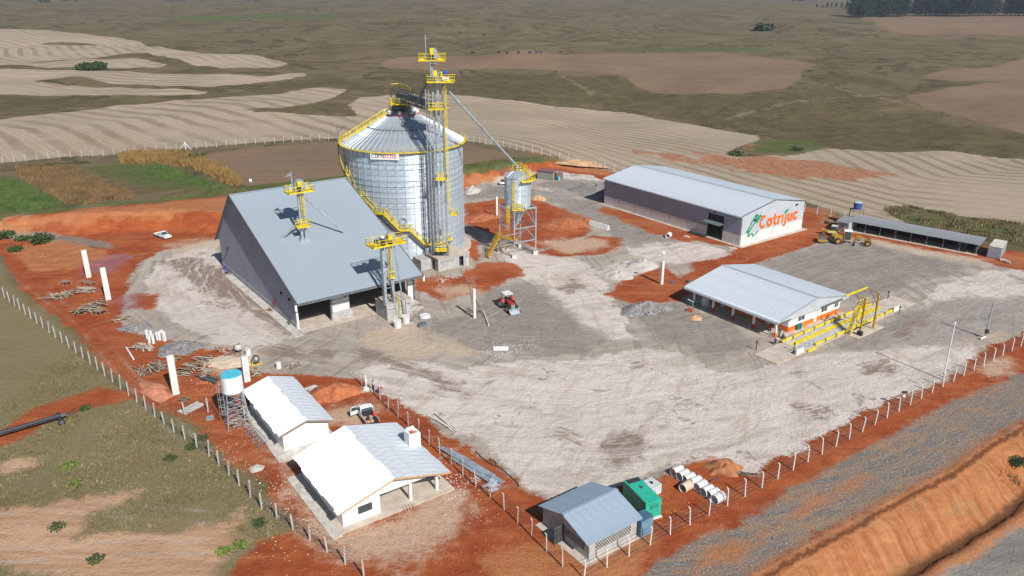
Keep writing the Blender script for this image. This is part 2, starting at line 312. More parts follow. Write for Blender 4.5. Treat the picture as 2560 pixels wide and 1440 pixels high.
ROCK=[PF((1640,1400),(1700,1372),(1800,1330),(1960,1240),(2060,1180),(2150,1130),(2290,1050),(2390,1000),(2560,930),(2800,840),(2800,960),(2560,1056),(2480,1100),(2391,1165),(2177,1278),(2050,1344),(1900,1432),(1650,1580),(1500,1580)),PX((-200,560),(0,570),(150,580),(260,605),(300,625),(200,615),(0,592),(-200,580))]
ROAD=[PX((2800,1080),(2560,1235),(2483,1335),(2400,1400),(2345,1440),(2230,1560),(3000,1560))]
ORANGE=[PX((2800,975),(2560,1075),(2391,1185),(2177,1298),(1910,1440),(1760,1540),(2150,1540),(2270,1440),(2360,1367),(2483,1290),(2560,1200),(2800,1040)),
 PF((-200,1290),(0,1275),(153,1250),(275,1241),(330,1237),(305,1263),(229,1287),(199,1339),(367,1330),(458,1327),(580,1305),(608,1269),(612,1293),(576,1330),(611,1345),(635,1354),(580,1397),(458,1500),(250,1500),(183,1440),(0,1397),(-200,1390)),
 PX((-200,575),(0,556),(200,526),(400,508),(585,490),(585,530),(400,540),(200,555),(0,590),(-200,600)),PX((1165,445),(1250,432),(1270,455),(1165,470)),PF((0,1165),(30,1150),(90,1147),(90,1165),(0,1185)),PF((1700,1430),(1800,1370),(1930,1310),(2030,1250),(2160,1190),(2130,1215),(2000,1292),(1900,1345),(1780,1425)),PX((1390,405),(1440,408),(1530,432),(1520,440),(1400,420)),PF((1180,1400),(1400,1340),(1640,1350),(1600,1440),(1300,1500)),PF((20,620),(150,600),(300,640),(200,670),(80,680)),PF((1900,900),(1880,905),(1890,910))]
VIO=[PF((190,690),(230,655),(300,628),(335,642),(270,682)),PF((285,745),(340,732),(350,762),(310,782))]
TRACKS=[PF(*l) for l in [[(640,880),(760,900),(900,925),(1150,985),(1500,1010),(1900,940),(2150,850),(2560,705)],[(700,860),(900,870),(1100,870),(1300,900),(1600,910),(1900,880),(2300,760)],[(1100,1080),(1400,1070),(1800,1010),(2100,920),(2400,800)],[(1400,1180),(1700,1120),(2000,1040),(2250,940),(2560,790)],[(1240,690),(1400,760),(1560,860),(1800,1000)],[(1420,640),(1600,780),(1650,900),(1560,1010),(1300,1060)],[(560,640),(500,700),(560,800),(700,870),(820,910)],[(1180,480),(1400,500),(1560,600),(1480,680),(1300,740),(1100,850)],[(350,640),(450,620),(560,600)],[(1300,1200),(1500,1180),(1600,1100),(1500,1040),(1250,1040),(1150,1100)],[(1690,1400),(1900,1290),(2200,1130),(2560,960)],[(1720,1440),(1950,1320),(2240,1160),(2560,1010)],[(60,700),(200,800),(330,950),(460,1090)],[(-40,600),(150,560),(400,545),(580,560)],[(0,1300),(250,1275),(460,1290)],[(0,1390),(300,1370),(560,1370)]]]
GUIDE=[(STUB_A,PX((-150,285),(77,295),(176,309),(278,352),(330,380)),10.5,lambda x,y:x<-28),(STUB_A,PX((900,270),(1160,285),(1400,305),(1700,365),(1850,400)),5.6,lambda x,y:(x>=-28)&(x<105)),(STUB_A,PX((2050,380),(2150,440),(2250,470),(2560,500)),7.0,lambda x,y:x>=105),(STUB_B,STUB_B[1:8],9,None),(STUB_C,STUB_C[0:4],9,None),(STUB_D,STUB_D[1:6],9,None)]
def ribbon(pts,w):
    L=[];R=[]
    for i,(x,y) in enumerate(pts):
        a=pts[max(0,i-1)];c=pts[min(len(pts)-1,i+1)]; dx,dy=c[0]-a[0],c[1]-a[1]; l=math.hypot(dx,dy) or 1
        L.append((x-dy/l*w/2,y+dx/l*w/2)); R.append((x+dy/l*w/2,y-dx/l*w/2))
    return L+R[::-1]
SCAR=[PX((1690,368),(1780,382),(1840,393),(1900,385),(1960,395),(2060,402),(2220,436),(2130,452),(1950,443),(1850,428),(1770,408)),PX((1850,368),(1925,345),(1915,352),(1860,375)),PX((1560,372),(1700,385),(1780,410),(1700,410)),PX((1310,380),(1400,402),(1540,425),(1530,432),(1400,408)),PX((2000,520),(2090,530),(2110,560),(2050,560))]
SCRUB=[PX((1560,195),(1640,238),(1850,242),(2000,228),(2040,185),(2120,205),(2250,275),(2480,325),(2700,350),(2700,405),(2351,374),(2050,365),(1900,335),(1700,300),(1560,276),(1400,263),(1110,230),(1000,230),(960,200),(1080,182),(1400,188)),PX((-200,245),(200,246),(500,244),(600,236),(560,241),(300,259),(100,276),(-200,292)),PX((590,273),(700,268),(800,258),(870,262),(900,275),(905,290),(760,284)),PX((770,190),(850,185),(960,215),(1000,235),(900,240),(830,215),(700,222),(720,205)),PX((780,100),(830,105),(870,180),(830,185)),PX((2206,521),(2397,539),(2700,575),(2700,640),(2560,618),(2400,580),(2260,555)),PX((299,137),(369,133),(440,155),(563,172),(480,178),(424,170),(360,147)),PX((2060,180),(2200,195),(2300,230),(2560,215),(2560,225),(2300,250),(2150,215))]
PATHS=[ribbon(PX(*l),w) for l,w in [([(840,108),(950,100),(1050,92),(1200,88),(1400,82),(1560,88),(1900,95),(2200,92),(2560,94)],5),([(1100,128),(1250,122),(1450,110),(1600,98),(1900,97)],5),([(900,92),(1000,86),(1150,78)],4),([(1400,190),(1480,235),(1560,240)],2.5),([(2000,200),(2200,245),(2400,290)],2.5),([(1800,300),(1950,262),(2150,240),(2300,236)],3),([(0,395),(300,374),(600,352),(850,338)],3.5),([(640,90),(760,96),(880,110)],4),([(1900,60),(2120,62)],5)]]
def axis(lo,f0,f1,hi,step,g):
    a=list(np.arange(f0,f1,step)); s=step;v=a[-1]
    while v<hi: s*=g; v+=s; a.append(v)
    s=step;v=a[0];b=[]
    while v>lo: s*=g; v-=s; b.append(v)
    return np.array(b[::-1]+a)
gx=axis(-4200,-104,112,4200,.55,1.028); gy=axis(-60,56,205,5600,.55,1.018)
X,Y=np.meshgrid(gx,gy); ny,nx=X.shape; Xf=X.ravel();Yf=Y.ravel()
Zf=hgt(Xf,Yf)
def mx(polys,lim=12):
    o=np.full(Xf.shape,-float(lim))
    for p in polys: o=np.maximum(o,sdist(p,Xf,Yf,lim))
    return o
stub=mx([STUB_A,STUB_B,STUB_C,STUB_D])
for h in HOLES: stub=np.minimum(stub,-sdist(h,Xf,Yf,12))
ch={}
ch['m1']=np.stack([stub,mx(PINK),mx(GREEN)],1)
ch['m2']=np.stack([mx(RED),mx(GREY),mx(PALE)],1)
ch['m3']=np.stack([mx(DARK),mx(BROWN),mx(RED2)],1)
cc,ca=ldist(CREST,Xf,Yf); nearc=(np.hypot(Xf,Yf)<260)
ch['m4']=np.stack([mx(TAN),np.minimum(mx(ROCK),np.where(nearc,-cc-.5,12)),np.where(nearc,np.clip(cc-7.9,-12,12),-12)],1)
trk=np.full(Xf.shape,-3.0)
near=(np.abs(Xf)<120)&(Yf<230)
for l in TRACKS:
    d,_=ldist(l,Xf[near],Yf[near]); p=np.array(l)
    inb=(Xf[near]>p[:,0].min()-3)&(Xf[near]<p[:,0].max()+3)&(Yf[near]>p[:,1].min()-3)&(Yf[near]<p[:,1].max()+3)
    t=np.where(inb,.45-np.abs(np.abs(d)-1.0),-3); trk[near]=np.maximum(trk[near],t)
ch['m6']=np.stack([mx(SCRUB,20),mx(PATHS,6),mx(SCAR,12)],1)
fd,fa=ldist(PF((520,560),(430,640),(400,720),(460,810),(640,880),(900,935),(1150,985),(1500,1010),(1900,940),(2150,850),(2400,745),(2700,680)),Xf,Yf)
fd2,fa2=ldist(PF((1100,420),(1330,560),(1420,660),(1500,780),(1540,900),(1400,1100)),Xf,Yf)
LEFTF=PF((-400,600),(0,640),(60,730),(190,830),(290,940),(500,1062),(700,1262),(790,1345),(900,1500),(900,1800),(-400,1800))
ch['flow']=np.stack([fa,fd,sdist(LEFTF,Xf,Yf,12)],1); ch['flow2']=np.stack([fa2,fd2,np.zeros(Xf.shape)],1)
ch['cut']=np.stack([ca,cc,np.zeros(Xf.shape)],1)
ch['m5']=np.stack([np.maximum(mx(ORANGE),np.where(nearc,np.minimum(cc+.2,9.5-cc),-12)),mx(VIO),trk],1)
st=np.zeros(Xf.shape)
for poly,gd,sp,cond in GUIDE:
    m=(sdist(poly,Xf,Yf,14)>-10)
    if cond is not None: m&=cond(Xf,Yf)
    d,_=ldist(gd,Xf[m],Yf[m]); st[m]=d/sp
# one seamless terrain, cut into plain areas along the grid
idx=np.arange(nx*ny).reshape(ny,nx)
quads=np.stack([idx[:-1,:-1],idx[:-1,1:],idx[1:,1:],idx[1:,:-1]],-1).reshape(-1,4)
fm={k:v[quads].mean(1) for k,v in ch.items()}
cls=np.zeros(len(quads),int)
cls[fm['m1'][:,0]>0]=1; cls[fm['m1'][:,1]>0]=2; cls[fm['m1'][:,2]>0]=3; cls[fm['m2'][:,0]>0]=4
cls[(fm['m2'][:,1]>0)|(fm['m2'][:,2]>0)]=5; cls[fm['m3'][:,2]>0]=4; cls[fm['m4'][:,1]>0]=6; cls[(fm['m5'][:,0]>0)&(cls<4)]=4; cls[fm['m4'][:,2]>0]=7
def ground_material():
    m=bpy.data.materials.new('terrain_surface'); m.use_nodes=True; n=m.node_tree; b=n.nodes['Principled BSDF']; L=n.links.new
    b.inputs['Roughness'].default_value=.95; b.inputs['Specular IOR Level'].default_value=.15
    N=n.nodes.new
    pos=N('ShaderNodeNewGeometry').outputs['Position']
    def noise(scale,detail=4,rough=.6,vec=None,dist=0):
        t=N('ShaderNodeTexNoise'); t.inputs['Scale'].default_value=scale; t.inputs['Detail'].default_value=detail; t.inputs['Roughness'].default_value=rough; t.inputs['Distortion'].default_value=dist; L(vec or pos,t.inputs[0]); return t.outputs[0]
    def mapping(rz,sx,sy):
        q=N('ShaderNodeMapping'); q.inputs['Rotation'].default_value=(0,0,rz); q.inputs['Scale'].default_value=(sx,sy,1); L(pos,q.inputs[0]); return q.outputs[0]
    def math_(op,a,b_=None,c=None):
        q=N('ShaderNodeMath'); q.operation=op
        for i,v in enumerate((a,b_,c)):
            if v is None: continue
            if isinstance(v,(int,float)): q.inputs[i].default_value=v
            else: L(v,q.inputs[i])
        return q.outputs[0]
    def rng(v,a,b_,c=0,d=1,smooth=False):
        q=N('ShaderNodeMapRange'); q.inputs[1].default_value=a;q.inputs[2].default_value=b_;q.inputs[3].default_value=c;q.inputs[4].default_value=d
        if smooth: q.interpolation_type='SMOOTHSTEP'
        L(v,q.inputs[0]); return q.outputs[0]
    def mixc(f,a,b_):
        q=N('ShaderNodeMix'); q.data_type='RGBA'
        if isinstance(f,(int,float)): q.inputs[0].default_value=f
        else: L(f,q.inputs[0])
        for i,v in ((6,a),(7,b_)):
            if isinstance(v,tuple): q.inputs[i].default_value=(*v,1)
            else: L(v,q.inputs[i])
        return q.outputs[2]
    def attr(name):
        a=N('ShaderNodeAttribute'); a.attribute_name=name; s=N('ShaderNodeSeparateXYZ'); L(a.outputs['Vector'],s.inputs[0]); return s.outputs
    nXL=noise(.006,3); nL=noise(.03,4); nM=noise(.16,5,.65); nF=noise(.9,5,.7); nX=noise(4.5,4,.7)
    stA=noise(1,6,.65,mapping(-.62,.035,.30),.6); stB=noise(1,6,.7,mapping(-.35,.10,.8),.8); stC=noise(1,5,.7,mapping(1.0,.08,.7),.8)
    vx=N('ShaderNodeTexVoronoi'); vx.inputs['Scale'].default_value=2.2; L(pos,vx.inputs[0])
    e1=math_('ADD',math_('MULTIPLY',math_('SUBTRACT',nM,.5),15.0),math_('ADD',math_('MULTIPLY',math_('SUBTRACT',nF,.5),7.0),math_('MULTIPLY',math_('SUBTRACT',nX,.5),3.0)))
    def fac(mask,k,w,op=1.0):
        v=math_('ADD',mask,math_('MULTIPLY',e1,k)); return rng(v,-w,w,0,op,True)
    m1=attr('m1');m2=attr('m2');m3=attr('m3');m4=attr('m4');m5=attr('m5');m6=attr('m6')
    def fl(name,sx,sy):
        a=N('ShaderNodeAttribute'); a.attribute_name=name; q=N('ShaderNodeMapping'); q.inputs['Scale'].default_value=(sx,sy,1); L(a.outputs['Vector'],q.inputs[0]); return q.outputs[0]
    fA=noise(1,8,.70,fl('flow',.045,.26),1.3); fB=noise(1,7,.74,fl('flow',.16,1.05),1.1); fC=noise(1,6,.70,fl('flow2',.05,.6),.9); nZ=noise(11,3,.7); pt=noise(.22,8,.72,None,.8)
    # grassland
    nH=noise(1,5,.6,mapping(.05,.0035,.013),.3); nS=noise(1,5,.68,mapping(.25,.022,.085),.6)
    g=mixc(rng(nL,.35,.65),(.155,.117,.058),(.190,.138,.075))
    g=mixc(rng(nH,.44,.60,0,.8),g,(.205,.155,.105)); g=mixc(rng(nXL,.50,.62,0,.7),g,(.120,.110,.045)); g=mixc(rng(nS,.46,.64,0,.75),g,(.115,.088,.048)); g=mixc(rng(noise(.05,5,.7),.54,.68,0,.65),g,(.24,.195,.115))
    g=mixc(rng(nM,.42,.66,0,.75),g,(.20,.165,.095)); g=mixc(rng(nF,.42,.66,0,.75),g,(.078,.065,.024)); g=mixc(rng(nX,.48,.70,0,.6),g,(.245,.200,.120))
    g=mixc(rng(noise(.09,4),.58,.68,0,.7),g,(.095,.110,.030))
    lf=attr('flow')[2]; far_=rng(lf,2,-4,0,.50,True); g=mixc(far_,g,mixc(rng(nS,.40,.60),(.082,.064,.031),(.165,.124,.070)))
    gN=noise(.0085,7,.62,None,1.6); gu=rng(math_('ABSOLUTE',math_('SUBTRACT',gN,.5)),.004,.030,.75,0,True); g=mixc(math_('MULTIPLY',gu,rng(lf,2,-8,0,1)),g,(.048,.042,.018))
    gN2=noise(.022,6,.65,None,1.0); gu2=rng(math_('ABSOLUTE',math_('SUBTRACT',gN2,.47)),.002,.022,.55,0,True); g=mixc(math_('MULTIPLY',gu2,rng(lf,2,-8,0,1)),g,(.065,.052,.024))
    g=mixc(rng(lf,0,2,0,.35),g,mixc(rng(nF,.4,.6),(.20,.17,.075),(.34,.285,.155)))
    sb=mixc(rng(nM,.38,.62),(.045,.038,.017),(.100,.078,.036)); sb=mixc(rng(nF,.45,.7,0,.6),sb,(.18,.15,.08))
    g=mixc(rng(math_('ADD',m6[0],math_('MULTIPLY',math_('SUBTRACT',nL,.5),60)),-9,12,0,.72,True),g,sb)
    g=mixc(rng(math_('ADD',m6[1],math_('MULTIPLY',math_('SUBTRACT',nM,.5),8)),-1,1,0,.40,True),g,(.27,.22,.145))
    # stubble
    s=mixc(rng(nF,.3,.7),(.37,.300,.225),(.44,.365,.285)); s=mixc(rng(nX,.42,.7,0,.35),s,(.26,.20,.14)); s=mixc(rng(nL,.45,.7,0,.5),s,(.33,.265,.185)); s=mixc(rng(nS,.5,.66,0,.4),s,(.27,.22,.15))
    sa=N('ShaderNodeAttribute'); sa.attribute_name='stripe'
    ph=math_('ADD',sa.outputs['Fac'],math_('MULTIPLY',math_('SUBTRACT',nM,.5),.30)); ph=math_('ADD',ph,math_('ADD',math_('MULTIPLY',math_('SUBTRACT',nL,.5),.5),math_('MULTIPLY',math_('SUBTRACT',nF,.5),.15)))
    tri=math_('ABSOLUTE',math_('SUBTRACT',math_('FRACT',ph),.5)); big=math_('MULTIPLY',rng(tri,.13,.24,.75,0,True),rng(noise(.018,3),.38,.56,.15,1))
    fine=math_('ABSOLUTE',math_('SUBTRACT',math_('FRACT',math_('MULTIPLY',ph,5.0)),.5)); s=mixc(rng(fine,.15,.4,.22,0),s,(.22,.165,.11))
    s=mixc(big,s,(.215,.165,.110))
    c=mixc(fac(m1[0],.40,.5),g,s)
    p=mixc(rng(nL,.35,.65),(.185,.120,.078),(.225,.150,.100)); p=mixc(rng(nF,.45,.7,0,.5),p,(.15,.10,.06)); p=mixc(rng(noise(1,5,.7,mapping(.15,.02,.35),.4),.45,.65,0,.6),p,(.25,.18,.125))
    p=mixc(rng(nX,.5,.7,0,.5),p,(.10,.07,.04)); p=mixc(rng(pt,.5,.6,0,.45),p,(.17,.115,.07)); p=mixc(rng(nM,.55,.66,0,.5),p,(.16,.13,.06))
    c=mixc(fac(m1[1],.42,.8),c,p)
    gr=mixc(rng(nF,.35,.65),(.050,.075,.020),(.105,.140,.040)); gr=mixc(rng(nM,.48,.62,0,.8),gr,(.15,.125,.055)); gr=mixc(rng(nZ,.5,.7,0,.5),gr,(.04,.05,.015))
    c=mixc(fac(m1[2],.5,2.0,.88),c,gr)
    r=mixc(rng(nM,.38,.62),(.275,.056,.017),(.385,.110,.036)); r=mixc(rng(pt,.54,.64,0,.45),r,(.45,.17,.07)); r=mixc(rng(nZ,.48,.7,0,.5),r,(.17,.04,.017)); r=mixc(rng(stB,.45,.7,0,.8),r,(.225,.050,.020)); r=mixc(rng(nX,.55,.75,0,.6),r,(.15,.035,.015)); r=mixc(rng(stC,.56,.70,0,.45),r,(.48,.22,.11)); r=mixc(rng(nL,.54,.68,0,.5),r,(.38,.165,.08))
    c=mixc(fac(m2[0],.28,.5),c,r)
    oc=mixc(rng(stC,.35,.65),(.335,.120,.045),(.435,.190,.085)); oc=mixc(rng(nF,.5,.7,0,.6),oc,(.27,.095,.038)); oc=mixc(rng(noise(.25,5),.56,.66,0,.55),oc,(.26,.17,.07))
    oc=mixc(rng(attr('flow')[2],-.5,1.0,0,.75),oc,mixc(rng(stC,.4,.6),(.42,.26,.165),(.55,.39,.275)))
    c=mixc(fac(m5[0],.42,1.0,.92),c,oc)
    c=mixc(math_('MULTIPLY',rng(math_('ADD',m6[2],math_('ADD',math_('MULTIPLY',math_('SUBTRACT',noise(.07,8,.75,None,1.2),.5),38),-1)),-1.2,1.2,0,1,True),.85),c,mixc(rng(nF,.4,.6),(.27,.085,.035),(.38,.19,.105)))
    y=mixc(rng(fA,.42,.58),(.325,.280,.238),(.44,.382,.328)); y=mixc(rng(pt,.50,.60,0,.6),y,(.42,.375,.335)); y=mixc(rng(fC,.52,.60,0,.6),y,(.20,.178,.162)); y=mixc(rng(fB,.54,.62,0,.5),y,(.38,.30,.215)); y=mixc(rng(nM,.52,.66,0,.5),y,(.31,.235,.17)); y=mixc(rng(nZ,.5,.72,0,.45),y,(.17,.15,.14))
    c=mixc(fac(m2[1],.34,.45),c,y)
    w=mixc(rng(fA,.42,.56),(.44,.380,.330),(.60,.535,.495)); w=mixc(rng(fB,.52,.62,0,.42),w,(.40,.335,.27)); w=mixc(rng(pt,.46,.56,0,.65),w,(.64,.575,.535)); w=mixc(rng(fC,.55,.62,0,.5),w,(.43,.36,.28)); w=mixc(rng(nL,.50,.60,0,.4),w,(.54,.475,.45))
    w=mixc(math_('MULTIPLY',rng(noise(.13,8,.75,None,.6),.585,.615,0,.85),rng(fB,.42,.50)),w,(.235,.185,.150)); w=mixc(rng(nZ,.52,.74,0,.4),w,(.30,.265,.24)); w=mixc(rng(nX,.60,.72,0,.5),w,(.29,.245,.21))
    c=mixc(fac(m2[2],.42,.35,.95),c,w)
    d=mixc(rng(fB,.42,.60),(.18,.165,.155),(.285,.256,.232)); d=mixc(rng(pt,.52,.60,0,.5),d,(.33,.29,.255)); d=mixc(rng(nZ,.5,.72,0,.4),d,(.11,.10,.095)); d=mixc(rng(nM,.5,.7,0,.6),d,(.21,.165,.13))
    c=mixc(fac(m3[0],.50,1.2,.74),c,d)
    bn=mixc(rng(nF,.3,.7),(.17,.12,.095),(.25,.19,.155))
    c=mixc(math_('MULTIPLY',fac(m3[1],.75,1.0,.9),rng(fB,.40,.50,.15,1)),c,bn)
    c=mixc(math_('MULTIPLY',rng(m5[2],0,.4,0,.5),rng(nM,.40,.58)),c,mixc(rng(nM,.4,.6),(.24,.20,.175),(.42,.385,.35)))
    c=mixc(fac(m3[2],.45,.7),c,r)
    tn=mixc(rng(nF,.3,.7),(.45,.335,.24),(.56,.45,.34))
    c=mixc(fac(m4[0],.65,1.8,.72),c,tn)
    c=mixc(fac(m5[1],.5,1.5,.6),c,(.25,.13,.16))
    # crushed rock bed
    rk=mixc(rng(nX,.40,.62),(.10,.093,.090),(.30,.28,.265)); rk=mixc(rng(nZ,.44,.64,0,.7),rk,(.085,.078,.075)); rk=mixc(rng(fB,.46,.56,0,.8),rk,(.30,.195,.125)); rk=mixc(rng(nM,.50,.62,0,.65),rk,(.235,.175,.125)); rk=mixc(rng(pt,.54,.62,0,.5),rk,(.36,.20,.10))
    c=mixc(fac(m4[1],.30,.5),c,mixc(fac(m5[0],.4,1.0,.8),rk,oc))
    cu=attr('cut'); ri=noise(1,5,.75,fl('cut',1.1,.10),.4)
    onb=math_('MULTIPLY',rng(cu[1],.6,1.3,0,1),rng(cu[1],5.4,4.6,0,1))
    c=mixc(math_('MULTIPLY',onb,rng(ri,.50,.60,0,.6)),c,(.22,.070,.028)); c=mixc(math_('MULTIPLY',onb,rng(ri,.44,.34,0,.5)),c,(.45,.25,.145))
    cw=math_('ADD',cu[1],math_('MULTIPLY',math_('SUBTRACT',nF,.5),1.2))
    c=mixc(rng(math_('ABSOLUTE',math_('SUBTRACT',cw,.30)),.08,.38,.85,0),c,(.085,.026,.012)); c=mixc(rng(math_('ABSOLUTE',math_('ADD',cw,.7)),.2,1.0,.35,0),c,(.25,.11,.055))  # dark crest line: shade of the small ledge painted into the soil colour
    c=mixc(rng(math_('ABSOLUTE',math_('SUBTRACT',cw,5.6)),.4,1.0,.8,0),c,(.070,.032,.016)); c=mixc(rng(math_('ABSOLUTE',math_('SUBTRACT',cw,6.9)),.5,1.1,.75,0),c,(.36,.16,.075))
    rd=mixc(rng(stA,.35,.65),(.17,.16,.15),(.26,.24,.215)); rd=mixc(rng(nX,.5,.75,0,.4),rd,(.12,.11,.105))
    c=mixc(fac(m4[2],.30,.6),c,rd)
    hs=N('ShaderNodeHueSaturation'); hs.inputs['Value'].default_value=GV; hs.inputs['Saturation'].default_value=1.0; L(c,hs.inputs['Color']); L(hs.outputs[0],b.inputs['Base Color'])
    h=math_('ADD',math_('MULTIPLY',nF,1.0),math_('MULTIPLY',nX,.45)); h=math_('ADD',h,math_('MULTIPLY',fB,.25)); h=math_('ADD',h,math_('MULTIPLY',nZ,.15))
    bp=N('ShaderNodeBump'); bp.inputs['Strength'].default_value=.8; bp.inputs['Distance'].default_value=.35; L(h,bp.inputs['Height']); L(bp.outputs[0],b.inputs['Normal'])
    return m
GV=1.0
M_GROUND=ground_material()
nrm=None
NAMES=['grassland','stubble_field','ploughed_field','crop_strip','red_earth_ground','gravel_yard','gravel_track','road']
for k,nm in enumerate(NAMES):
    q=quads[cls==k]
    if len(q)==0: continue
    used,inv=np.unique(q,return_inverse=True); inv=inv.reshape(-1,4)
    me=bpy.data.meshes.new(nm); me.vertices.add(len(used)); me.vertices.foreach_set('co',np.stack([Xf[used],Yf[used],Zf[used]],1).astype(np.float32).ravel())
    me.loops.add(inv.size); me.loops.foreach_set('vertex_index',inv.ravel().astype(np.int32)); me.polygons.add(len(inv))
    me.polygons.foreach_set('loop_start',np.arange(0,inv.size,4,dtype=np.int32)); me.polygons.foreach_set('loop_total',np.full(len(inv),4,dtype=np.int32))
    me.update(calc_edges=True)
    for a,v in ch.items():
        at=me.attributes.new(a,'FLOAT_VECTOR','POINT'); at.data.foreach_set('vector',v[used].astype(np.float32).ravel())
    at=me.attributes.new('stripe','FLOAT','POINT'); at.data.foreach_set('value',st[used].astype(np.float32))
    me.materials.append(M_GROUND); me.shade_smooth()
    o=bpy.data.objects.new(nm,me); COL.objects.link(o); o['kind']='structure'
# ---------------------------------------------------------------- shared builders
_cm={}
def corr(w,L,pitch,amp,m,seg=6,flat=False,curve=0.0):
    """one corrugated sheet: width along x, length along y, profile in z; curve>0 bends the last metre down"""
    k=(round(w,3),round(L,2),pitch,amp,m.name,seg,flat,curve)
    if k in _cm: return _cm[k]
    nseg=max(1,round(w/pitch)); xs=[];zs=[]
    if flat:
        for i in range(nseg):
            a=i*w/nseg; p=w/nseg
            xs+= [a,a+p*.55,a+p*.68,a+p*.87]; zs+=[0,0,amp,amp]
        xs.append(w); zs.append(0)
    else:
        n=nseg*seg
        for i in range(n+1): xs.append(w*i/n); zs.append(amp*.5*(1-math.cos(2*math.pi*i/seg)))
    rows=[(0,0),(L,0)]
    if curve: rows=[(-curve*.95,-curve*1.0),(-curve*.9,-curve*.62),(-curve*.68,-curve*.30),(-curve*.36,-curve*.08),(0,0),(L,0)]
    vs=[(x,yy,z+zz) for yy,zz in rows for x,z in zip(xs,zs)]; n=len(xs)
    fs=[(j*n+i,j*n+i+1,(j+1)*n+i+1,(j+1)*n+i) for j in range(len(rows)-1) for i in range(n-1)]
    b=MB(); b.add(vs,fs); me=b.mesh('sheet',m,not flat); _cm[k]=me; return me
def basis(o,u,v):
    u=Vector(u).normalized(); v=Vector(v).normalized(); n=u.cross(v)
    return Matrix(((u.x,v.x,n.x,o[0]),(u.y,v.y,n.y,o[1]),(u.z,v.z,n.z,o[2]),(0,0,0,1)))
def sheets(parent,name,m,o,u,v,W_,L,w=1.0,pitch=.25,amp=.035,flat=False,curve=0.0,jit=0.0):
    """row of sheets starting at o, side by side along u, running along v"""
    n=max(1,round(W_/w)); w=W_/n; u=Vector(u).normalized(); v=Vector(v).normalized()
    me=corr(w,L,pitch,amp,m,6,flat,curve)
    nn=u.cross(v)
    for i in range(n):
        j=random.uniform(-jit,jit) if jit else 0
        p=Vector(o)+u*(w*i)+v*j+nn*(.006*(i%2))
        put(name,me,parent,basis(p,u,v))
def wallsheets(parent,name,m,o,u,W_,zb,zt,w=1.0,pitch=.25,amp=.04,out=1):
    """upright sheets whose top follows zt(s); o=(x,y), u=(ux,uy)"""
    n=max(1,round(W_/w)); w=W_/n; k=max(2,round(w/pitch)); nx_,ny_=u[1]*out,-u[0]*out
    for i in range(n):
        b=MB(); pts=[]
        for q in range(k):
            s=i*w+q*w/k; p=w/k; pts+=[(s,0),(s+p*.5,0),(s+p*.65,amp),(s+p*.88,amp)]
        pts.append((i*w+w,0)); vs=[]
        for s,a in pts: vs.append((o[0]+u[0]*s+nx_*a,o[1]+u[1]*s+ny_*a,zb(s) if callable(zb) else zb))
        for s,a in pts: vs.append((o[0]+u[0]*s+nx_*a,o[1]+u[1]*s+ny_*a,zt(s) if callable(zt) else zt))
        n2=len(pts); b.add(vs,[(j,j+1,n2+j+1,n2+j) for j in range(n2-1)]); b.build(name,m,parent)
def railing(mb,pts,h=1.1,step=1.3,r=.05,toe=True,mid=True):
    for a,b in zip(pts,pts[1:]):
        a=Vector(a);b=Vector(b); n=max(1,round((b-a).length/step)); up=Vector((0,0,h))
        mb.bar(a+up,b+up,r*1.3)
        if mid: mb.bar(a+up*.52,b+up*.52,r)
        if toe: mb.bar(a+Vector((0,0,.08)),b+Vector((0,0,.08)),.03,.18)
        for i in range(n+1): p=a+(b-a)*(i/n); mb.bar(p,p+up,r*1.2)
    return mb
def platform(parent,x0,x1,y0,y1,z,h=1.1,gap=None,m=None):
    m=m or M_YEL
    MB().box(x0,x1,y0,y1,z-.11,z).build('platform_deck',m,parent)
    b=MB(); railing(b,[(x0,y0,z),(x1,y0,z),(x1,y1,z),(x0,y1,z),(x0,y0,z)],h,1.3,.06); b.build('railing',m,parent)
def ladder(parent,x,y,z0,z1,dx=.0,dy=-1,cage=True,m=None):
    m=m or M_YEL; b=MB(); sx,sy=-dy,dx
    for s in (-.22,.22): b.bar((x+sx*s,y+sy*s,z0),(x+sx*s,y+sy*s,z1),.05)
    z=z0+.3
    while z<z1: b.bar((x-sx*.22,y-sy*.22,z),(x+sx*.22,y+sy*.22,z),.035); z+=.45
    b.build('ladder',m,parent)
    if cage:
        b=MB(); z=z0+2.0
        while z<z1:
            pts=[(x+sx*.36*math.cos(t)+dx*.7*math.sin(t),y+sy*.36*math.cos(t)+dy*.7*math.sin(t),z) for t in [0,.63,1.26,1.88,2.5,3.14]]
            b.path(pts,.05); z+=1.1
        for t in (.63,1.26,1.88,2.5): b.bar((x+sx*.36*math.cos(t)+dx*.7*math.sin(t),y+sy*.36*math.cos(t)+dy*.7*math.sin(t),z0+2),(x+sx*.36*math.cos(t)+dx*.7*math.sin(t),y+sy*.36*math.cos(t)+dy*.7*math.sin(t),z-1.1),.04)
        b.build('safety_cage',m,parent)
def strokes(lines,w,d,n=8):
    """flat rounded strokes in the x-z plane facing -y, thickness d"""
    b=MB()
    for li,ln in enumerate(lines):
        ln=[Vector((p[0],0,p[1])) for p in ln]; off=-.0012*li
        for a,c in zip(ln,ln[1:]):
            t=(c-a)
            if t.length<1e-6: continue
            t.normalize(); nn=Vector((-t.z,0,t.x))*w/2
            q=[a-nn,c-nn,c+nn,a+nn]; b.prism([(p.x,p.z) for p in q],off,-d+off,'y')
        for p in ln:
            b.prism([(p.x+w/2*math.cos(2*math.pi*i/n),p.z+w/2*math.sin(2*math.pi*i/n)) for i in range(n)],off+.0006,-d+off-.0006,'y')
    return b
